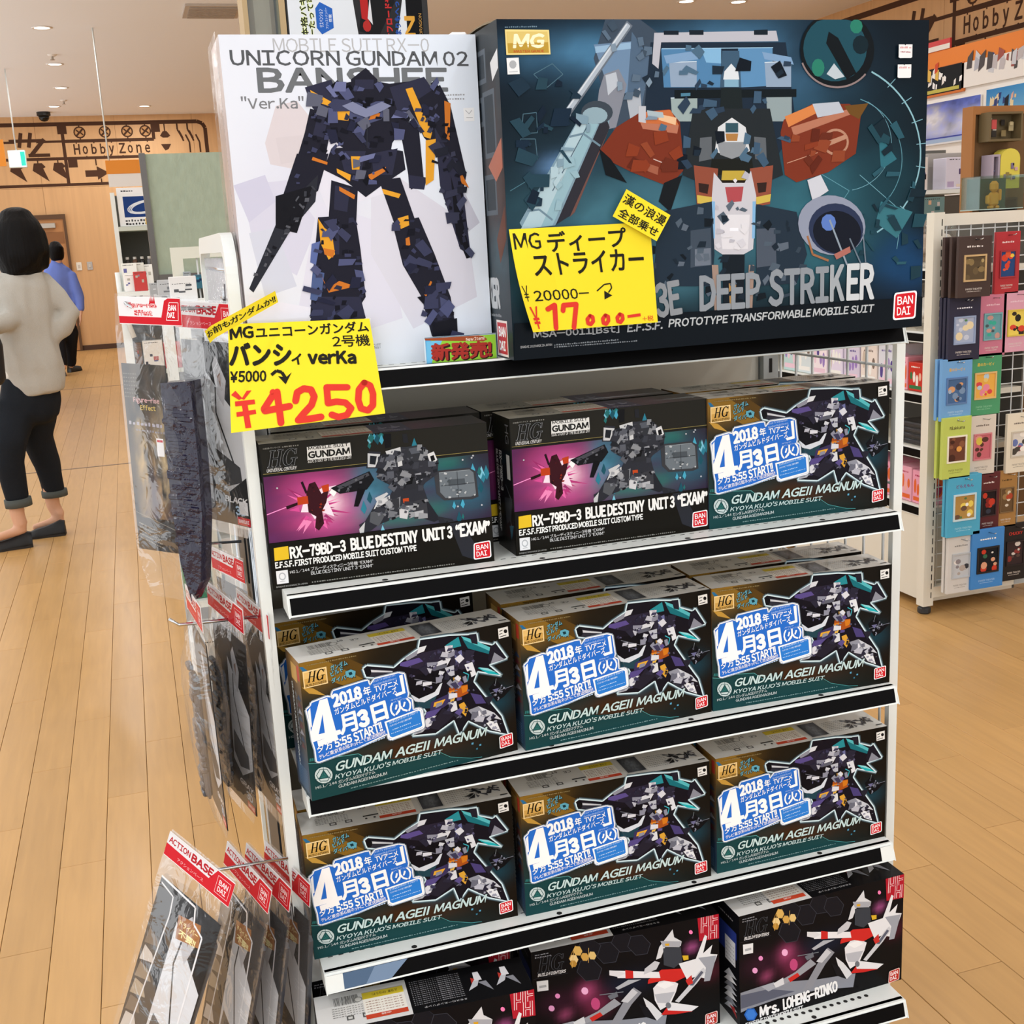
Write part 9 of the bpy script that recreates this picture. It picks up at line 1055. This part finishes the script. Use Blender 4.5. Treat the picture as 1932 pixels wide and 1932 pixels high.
for k, (c, w_) in enumerate((('e8a0b8', 'pink'), ('d8a0c8', 'mauve'), ('f0b8c0', 'rose'))): side_box('%s gift box deep on the lowest side shelf, number %d' % (w_, k + 3), 3.74 + k * .12, .385, .11, .12, .13, c, PKC[0], 30 + k)
CL = mat('folded_black_cloth', '26272a', .8, vary=.2, vscale=12)
for k in range(4):
    t = thing('folded_shirt_pack', 'flat black bagged shirt on the second side shelf, ' + ('bottom of the stack', 'second from the bottom', 'second from the top', 'top of the stack')[k], 'packet', (2.69, 3.52, .602 + k * .021), 0, 'bagged shirts on the second side shelf')
    MB().cbox(0, 0, 0, .2, .22, .018, .006).build('folded_cloth', CL, t); MB().cbox(-.003, -.003, -.0005, .203, .223, .0195, .004).build('clear_bag', FILM, t)
for k, (y, z, c, w_) in enumerate(((3.53, 1.02, 'b8a894', 'beige'), (3.6, 1.02, 'd8d4cc', 'white'), (3.53, 1.24, 'cfc8bc', 'cream'), (3.62, 1.24, 'a8988a', 'brown'), (3.7, 1.24, 'c8c4c0', 'grey'))):
    t = thing('bagged_plush', '%s soft toy in a clear bag on the %s side shelf, number %d' % (w_, 'upper' if z < 1.2 else 'top', k + 1), 'toy', (2.69, y, z + .002))
    fleshed('soft_toy', [[((.05, .03, .04), .04, .035), ((.05, .03, .1), .034, .03)], [((.03, .005, .06), .014, .014), ((.0, -.0, .05), .012, .012)], [((.07, .06, .06), .014, .014), ((.1, .065, .05), .012, .012)]], mat('plush_' + c, c, .95), t, (1, 0, 0), .008, 2)
    V, F = pillow(.12, .17, .09, 60 + k, .05, 6, 10); MB().add([(.05 + v[0], .032 + v[1], .165 + v[2]) for v in V], F).build('clear_bag', FILM, t, True)
# paper craft packs on hooks
def pack(label, loc, W, H, c, title, tcol, art, frame, seed, name='paper_craft_pack', grp=None, sub='PAPER THEATER', scol='d8d0c8'):
    t = thing(name, label, 'packet', loc, 0, grp)
    b = MB(); b.cbox(0, 0, 0, W, .013, H, .001).build('card', mat('pack_' + c, c, .6), t)
    w, h = W * 1000, H * 1000
    P = Print(lambda x, y, d: (x / 1000, -d - 1e-4, y / 1000), 2e-5)
    if title: P.text(title, tcol, w * .24, h * .8, w * .52, h * .055, 0, .03)
    else: P.micro(tcol, w * .25, h * .82, w * .75, h * .82, h * .03, 7)
    P.text(sub, scol, w * .24, h * .12, w * .5, h * .03, 0, .01); P.micro(scol, w * .28, h * .09, w * .7, h * .09, h * .012, 12)
    P.build('pack_print', INKM, t)
    x0, z0_, x1, z1 = W * .16, H * .26, W * .84, H * .70
    f = MB(); fw = W * .045
    f.box(x0, -.004, z0_, x1, -.0003, z0_ + fw).box(x0, -.004, z1 - fw, x1, -.0003, z1).box(x0, -.004, z0_ + fw, x0 + fw, -.0003, z1 - fw).box(x1 - fw, -.004, z0_ + fw, x1, -.0003, z1 - fw); f.build('window_frame', mat('pack_' + frame, frame, .6), t)
    P = Print(lambda x, y, d: (x / 1000, -.0006 - d, y / 1000), 2e-5); g = random.Random(seed); a = (x0 * 1000, z0_ * 1000, x1 * 1000, z1 * 1000)
    P.rect(art[0], *a)
    for k in range(9):
        cx, cy = g.uniform(a[0] + 14, a[2] - 14), g.uniform(a[1] + 12, a[3] - 12); q = g.uniform(5, 15); P.ell(g.choice(art[1:]), cx, cy, q, q * g.uniform(.6, 1.1), 9)
    P.build('window_scene', INKM, t)
    MB().tube([(W / 2, .01, H * .94), (W / 2, -.03, H * .945), (W / 2 + .002, -.036, H * .965)], .0018, 5).build('hook_wire', CHROME, t, True)
    return t
YP = 3.41
def stack(n, step, label, p, W, H, *a, **k):
    for i in range(n):
        q = (p[0], p[1] + step * i, p[2]); pack(label if i == 0 else label.split(',')[0] + (', just behind the front one on its hook' if i == 1 else ', last of the three on its hook'), q, W, H, *a, **k)
stack(3, .036, 'dark brown pack with a sepia framed scene, at the top left of the mesh', (2.6274, 3.3300, 1.1482), .132, .20, '40302c', '', 'e8e0dc', ('5a4c38', '8a7650', '3a3226', 'b09a6a', '6a5a40'), 'c8a878', 1)
stack(1, .02, 'red pack with a blue window, right of the brown packs', (2.8346, 3.4000, 1.1453), .10, .21, 'b02c34', '', 'f0d8d8', ('2c4a7c', 'e05a3a', 'd84830', 'f0c84a'), 'a03038', 2)
stack(3, .02, 'navy pack with a blue framed burger-coloured scene, second row left', (2.6288, 3.3700, 0.9327), .128, .215, '25253c', '', 'e8e8f0', ('a8b4cc', '8a4a30', '6a3a2a', '5a8a5a', 'e8d8b0', 'c8d0e0'), '93a4c4', 3)
stack(1, .02, 'pink pack with a teal window, second row centre', (2.7765, 3.4000, 0.9349), .112, .212, 'c87890', '', 'e8c0cc', ('6aa0a8', '4a5a60', '3fae98', 'c89a90', '2a2a2c'), '78b0b4', 4)
stack(1, .02, 'pale pink pack with a black and yellow scene, second row right', (2.8760, 3.4000, 0.9417), .112, .21, 'd8a0b4', '', 'e8c8d4', ('e8d060', '2a2622', '3a302a', 'f0e8e0', 'd84a3a'), 'd8c050', 5)
stack(2, .025, 'sky blue pack with a grey-blue window, third row left', (2.6063, 3.3700, 0.7284), .125, .212, '6ea4d8', '星のカービィ', 'd8b048', ('4a6a94', '36445c', '7a94b4', 'd8a070', 'a8b8cc'), '5a7cac', 6, scol='b8d4ec')
stack(1, .02, 'green pack with an orange-framed scene, third row right', (2.7436, 3.4000, 0.7299), .135, .215, '4a9a6c', '星のカービィ', 'e0c04c', ('e8b050', 'e88aa0', 'd84a50', '5a7a48', 'e8c87a', 'b8d0e0'), 'e0b878', 7, scol='90c8a4')
stack(2, .03, 'lime pack with a brown window, fourth row left', (2.6105, 3.3600, 0.5243), .118, .216, 'bccb60', 'Rilakkuma', '5a5230', ('6a4030', '8a5a40', 'e0a050', 'f0e4d4', '4a2c22'), 'f0ead8', 8, scol='7a7a40')
stack(1, .02, 'cream pack with a pink arched scene, fourth row centre', (2.7530, 3.4000, 0.5126), .112, .216, 'd8d0c4', '', '7a7068', ('c86a74', '5a3a30', '3a70b8', 'd8c050', 'e09a90'), 'd08088', 9, scol='8a8278')
stack(1, .02, 'ivory pack with a pale scene, fourth row at the right edge', (2.9145, 3.4000, 0.5062), .112, .215, 'e4dcc8', '', '7a7068', ('d8d4cc', 'b05a6a', '6a7ab0', '4a4640', 'f0ece4'), 'c8c0b0', 10, scol='8a8278')
stack(2, .018, 'cyan pack with a cloud-edged tan window, fifth row left', (2.6405, 3.3600, 0.3107), .14, .22, '4aa8cc', 'どらえもん', '7a3a70', ('b08a4a', 'f0f0ee', 'c83a30', '5a7a48', 'e8d060', '6a5040'), 'c4dce4', 11, scol='a8d8e8')
stack(1, .02, 'dark red pack with a red and black scene, fifth row centre', (2.7985, 3.4000, 0.3029), .095, .215, '5a2024', '', 'e8d8d4', ('241c1e', 'c8402c', '8a2a24', 'd8a850', '3a3c48'), '3a2426', 12)
stack(1, .02, 'gold-brown pack with a brown scene, fifth row right', (2.8893, 3.4100, 0.3050), .088, .21, 'a67c44', '', '4a3820', ('6a5236', '9a7c50', 'd8ccb8', 'b04a30'), '7a6040', 13)
stack(2, .02, 'pale grey pack with a faded figure scene, bottom row left', (2.6563, 3.3700, 0.0983), .112, .21, 'd2d0cc', '', '8a8a88', ('c0c4c8', '3a3a40', 'e8e4e0', '8a8488', 'b0a49c'), 'b8bcc0', 14, scol='908c88')
stack(1, .02, 'blue and white cloud pack with a black window, bottom row centre', (2.7501, 3.3600, 0.1035), .138, .22, '3f86cc', '', 'f4f4f0', ('1a1c20', '3a6a50', 'c8402c', 'd8a080', 'e8e4dc'), '1c1a1c', 15, scol='a8c8e8')
stack(1, .02, 'black pack with red lettering, bottom row right', (2.9231, 3.4100, 0.0975), .115, .215, '1a1718', 'CHUCKY', 'c83a30', ('3a2c2c', '8a3a34', 'd8d0c8', '5a4640'), '241c1e', 16)
# acrylic case on the rack top
t = thing('acrylic_case', 'clear acrylic display case with a small orange model on the mesh rack', 'case', (2.84, 3.5, 1.431))
b = MB(); W, D, H = .185, .1, .112
for a in ((0, 0, 0, W, .003, H), (0, D - .003, 0, W, D, H), (0, .003, 0, .003, D - .003, H), (W - .003, .003, 0, W, D - .003, H), (0, 0, H, W, D, H + .003)): MB().box(*a).build('pane', ACRYL, t)
MB().box(0, 0, 0, W, D, .003).build('base_plate', mat('case_base', 'c8d4d0', .3), t); MB().box(.02, D - .012, .004, W - .004, D - .006, H - .004).build('back_card', mat('case_card', '3a5a50', .6, vary=.5, vscale=20), t)
b = MB(); b.cbox(.08, .04, .012, .12, .062, .06, .008).cbox(.084, .036, .06, .116, .064, .098, .01).cbox(.07, .042, .02, .082, .06, .05, .004).cbox(.118, .042, .03, .13, .06, .07, .004).cbox(.08, .04, .004, .096, .062, .014, .003).cbox(.104, .04, .004, .12, .062, .014, .003); b.build('orange_model', mat('orange_clay', 'd8963c', .6), t)
# brown board with sample works
t = thing('sample_board', 'brown wooden display board with finished paper scenes, behind the mesh rack', 'board', (3.085, 3.86, 0))
MB().box(0, 0, .2, .6, .03, 1.80).build('board', mat('brown_board', '6d5030', .7, vary=.15, vscale=12), t); MB().box(-.012, -.02, .2, .0, .04, 1.81).build('edge_strip', mat('board_edge', 'a06a38', .6), t); MB().box(.0, -.02, 1.78, .6, .04, 1.81).build('edge_strip', mat('board_edge', 'a06a38', .6), t)
for x in (.02, .54): MB().box(x, 0, 0, x + .04, .03, .2).build('leg', mat('brown_board', '6d5030'), t)
def sample(label, p, W, H, c, inner, arch=False, seed=0):
    t = thing('sample_scene', label, 'model', p)
    m = MB()
    if arch:
        m.prism([(0, 0), (W, 0), (W, H * .75)] + [(W / 2 + W / 2 * cos(a * pi / 8), H * .75 + H * .25 * sin(a * pi / 8)) for a in range(1, 8)] + [(0, H * .75)], 'y', 0, .05); m.build('scene_box', mat('pack_' + c, c, .6), t)
    else:
        m.box(0, 0, 0, W, .06, .008).box(0, 0, H - .008, W, .06, H).box(0, 0, .008, .008, .06, H - .008).box(W - .008, 0, .008, W, .06, H - .008).box(.008, .054, .008, W - .008, .06, H - .008); m.build('scene_box', mat('pack_' + c, c, .6), t)
    g = random.Random(seed)
    for k in range(8):
        x, z = g.uniform(.15, .75) * W, g.uniform(.15, .6) * H; q = g.uniform(.08, .16) * W; y = g.uniform(.012, .05) if not arch else -.004
        MB().cbox(x, y, z, x + q, y + .003, z + q * g.uniform(.8, 1.8), .0008).build('paper_piece', mat('pack_' + inner[k % len(inner)], inner[k % len(inner)], .7), t)
sample('framed paper scene with white figures and a red heart, top of the brown board', (3.1080, 3.7900, 1.6788), .15, .105, '6a5a3c', ('d8d4cc', '2a241e', 'b8a880', 'd85a58', '8a7850'), False, 3)
sample('yellow arched paper scene, middle of the brown board', (3.1643, 3.7900, 1.5071), .088, .145, 'd8c850', ('7a6a8a', '4a4a6a', 'c8a0a0', '8a7a40'), True, 5)
sample('narrow row of pastel booklets beside the yellow arched scene', (3.1259, 3.7900, 1.5066), .036, .125, 'a89aa8', ('b0a0c0', 'd0b0b8', '8a90b0'), False, 6)
sample('black shadow box with a silver figure, low on the brown board', (3.1237, 3.7900, 1.3535), .125, .12, '1c1814', ('b8bcc0', '8a8c90', 'c89a48', '4a4a50'), False, 7)
# shelf with boxes behind, between the navy box and the brown board
t = thing('tall_shelf', 'white shelf with colourful boxes below the sky poster', 'shelf', (3.5, 5.05, 0))
for z in (.5, 1.0, 1.36, 1.545): MB().box(0, 0, z - .02, .62, .3, z).build('shelf', WHITE, t)
MB().box(.06, -.005, 0, .09, .02, 1.75).build('post', WHITE, t); MB().box(0, .3, 0, .62, .32, 1.75).build('back_sheet', mat('unit_back', '6a6a66', .8), t)
small_pack('box with a pink and purple figure print and a price ladder strip', (3.71, 5.06, 1.546), .085, .155, 'e0d8d4', blocks(('e8a080', '5a4a8a', '2a2428', 'c8a8b0'), 85, 155, 160, 8), .1, 'box', None, 'figure_box')
small_pack('white and violet box with two pale figures under the sky poster', (3.9, 5.06, 1.546), .2, .15, 'd8d4e4', blocks(('e8d8d4', '5a4a70', 'b8a8c8', 'e0d0c0'), 200, 150, 161, 9), .1, 'box', None, 'figure_box')
small_pack('grey flat box lying under the sky poster, behind the violet box', (3.9, 5.2, 1.546), .2, .18, 'a8a4a0', None, .08, 'box', None, 'figure_box')
small_pack('box with red and tan figures below the price ladder strip', (3.64, 5.06, 1.361), .12, .16, 'c86a74', blocks(('e0b090', '5a3a40', 'd8d0cc', '8a4a50'), 120, 160, 162, 9), .1, 'box', None, 'figure_box')
small_pack('box with a teal lid and a tan figure, left of the acrylic case', (3.77, 5.06, 1.361), .13, .15, '6a8a8a', blocks(('d8b090', '3a5a60', 'c8c0bc'), 130, 150, 163, 8), .1, 'box', None, 'figure_box')
# header panels and posters along the right wall
t = thing('wall_header', 'long orange header band with white backing along the right wall', 'sign', (XR - .35, 9.5, 0))
MB().box(0, -6, 2.70, .05, 2.2, 2.915).build('orange_band', mat('orange_band', 'f08a34', .45), t); MB().box(.02, -6, 1.6, .05, 2.2, 2.70).build('white_backing', mat('backing_white', 'f2f0ec', .6), t)
for y in (-5.9, -2, 1.9): MB().box(.05, y, 2.75, .34, y + .05, 2.8).build('bracket', GREYM, t)
MB().box(.03, -6, 0, .34, 2.2, 1.6).build('stock_cabinet', mat('stock_dark', '4a443c', .8), t)
XP = XR - .352
def poster(label, q0, q1, fn, c='f4f2ee'):
    (y0, z0_), (y1, z1) = q0, q1; W, H = (y0 - y1), (z0_ - z1)
    t = thing('poster', label, 'poster', (XP, y0, z1)); MB().box(-.003, -W, 0, .018, 0, H).build('sheet', mat('pack_' + c, c, .5), t)
    P = Print(facing((-.0035, 0, 0), (0, -1, 0), (0, 0, 1), (-1, 0, 0)), 1e-4); fn(P, W * 1000, H * 1000); P.build('poster_print', INKM, t)
def blobs(cols, seed, n, lo=.1, hi=.9):
    def f(P, W, H):
        g = random.Random(seed)
        for k in range(n):
            x, y = g.uniform(.06, .9) * W, g.uniform(lo, hi) * H; a = g.uniform(.03, .09) * W
            P.poly(g.choice(cols), [x, y, x + a, y + a * g.uniform(-.5, .6), x + a * 1.2, y + a * g.uniform(1, 2.4), x + a * .2, y + a * g.uniform(1.2, 2.2)])
    return f
pp = lambda p: (p[1], p[2])
def p1(P, W, H): P.rect('22262a', W * .02, H * .08, W * .95, H * .98); blobs(('f4f2ee', 'ffffff', 'e8c060', 'd85a40', '3a4250', 'f4f2ee'), 4, 16, .25, .8)(P, W, H); P.rect('c8c060', W * .1, H * .12, W * .9, H * .24)
poster('poster with white shapes on black and an orange edge, under the orange band', pp((7.4480, 10.0469, 2.7705)), pp((7.4480, 9.4482, 2.5124)), p1, 'd87838')
poster('wide white poster with faint grey and blue shapes', pp((7.4480, 9.5048, 2.7579)), pp((7.4480, 8.5967, 2.5405)), blobs(('d4d8e0', '4a70c8', '5a5658', 'c8c4c8', 'a86058', 'b8bcc8'), 6, 22, .3, .75))
def sky(P, W, H):
    P.grid([0, H, W, H, W, 0, 0, 0], [26, 22, ['5460b4', '5a6cc0', '9aa4dc', '8c98d0'], [(.15, .6, .25, .25, 'f4f4fa', .9), (.7, .45, .12, .2, 'e8eaf6', .8), (.4, .3, .4, .12, 'd8dcf2', .7), (.9, .7, .15, .08, 'c8d0ee', .6)], .5])
    P.rect('4450a8', 0, H * .14, W, H * .17); P.rect('a8c0e0', 0, H * .04, W, H * .13); P.rect('e4e6ea', 0, 0, W, H * .04)
poster('poster of blue sky, white clouds and sea', pp((7.4480, 10.0253, 2.4553)), pp((7.4480, 9.2097, 2.0744)), sky)
def grp_(P, W, H): P.grid([0, H, W, H, W, 0, 0, 0], [6, 4, ['3a86c8', '4a98d4', '78b4dc', '6aa8d4'], [], 0]); blobs(('e8d8b0', 'd8a080', '3a4a80', '2a2c34', 'e8c890', 'e0b0a0'), 9, 18, .05, .6)(P, W, H)
poster('light blue poster with a row of pale shapes, at the right picture edge', pp((7.4480, 9.1357, 2.4818)), pp((7.4480, 8.5779, 2.2617)), grp_)
t = thing('red_tag_sign', 'red and white strip sign above the orange band', 'sign', (XR - .36, 10.2, 2.916)); MB().box(0, -.55, 0, .02, .3, .09).build('tag_strip', mat('red_tag', 'd8484a', .5), t); MB().box(-.002, -.55, 0, -.0002, .3, .045).build('white_strip', mat('tag_white', 'f4efe8', .5), t)
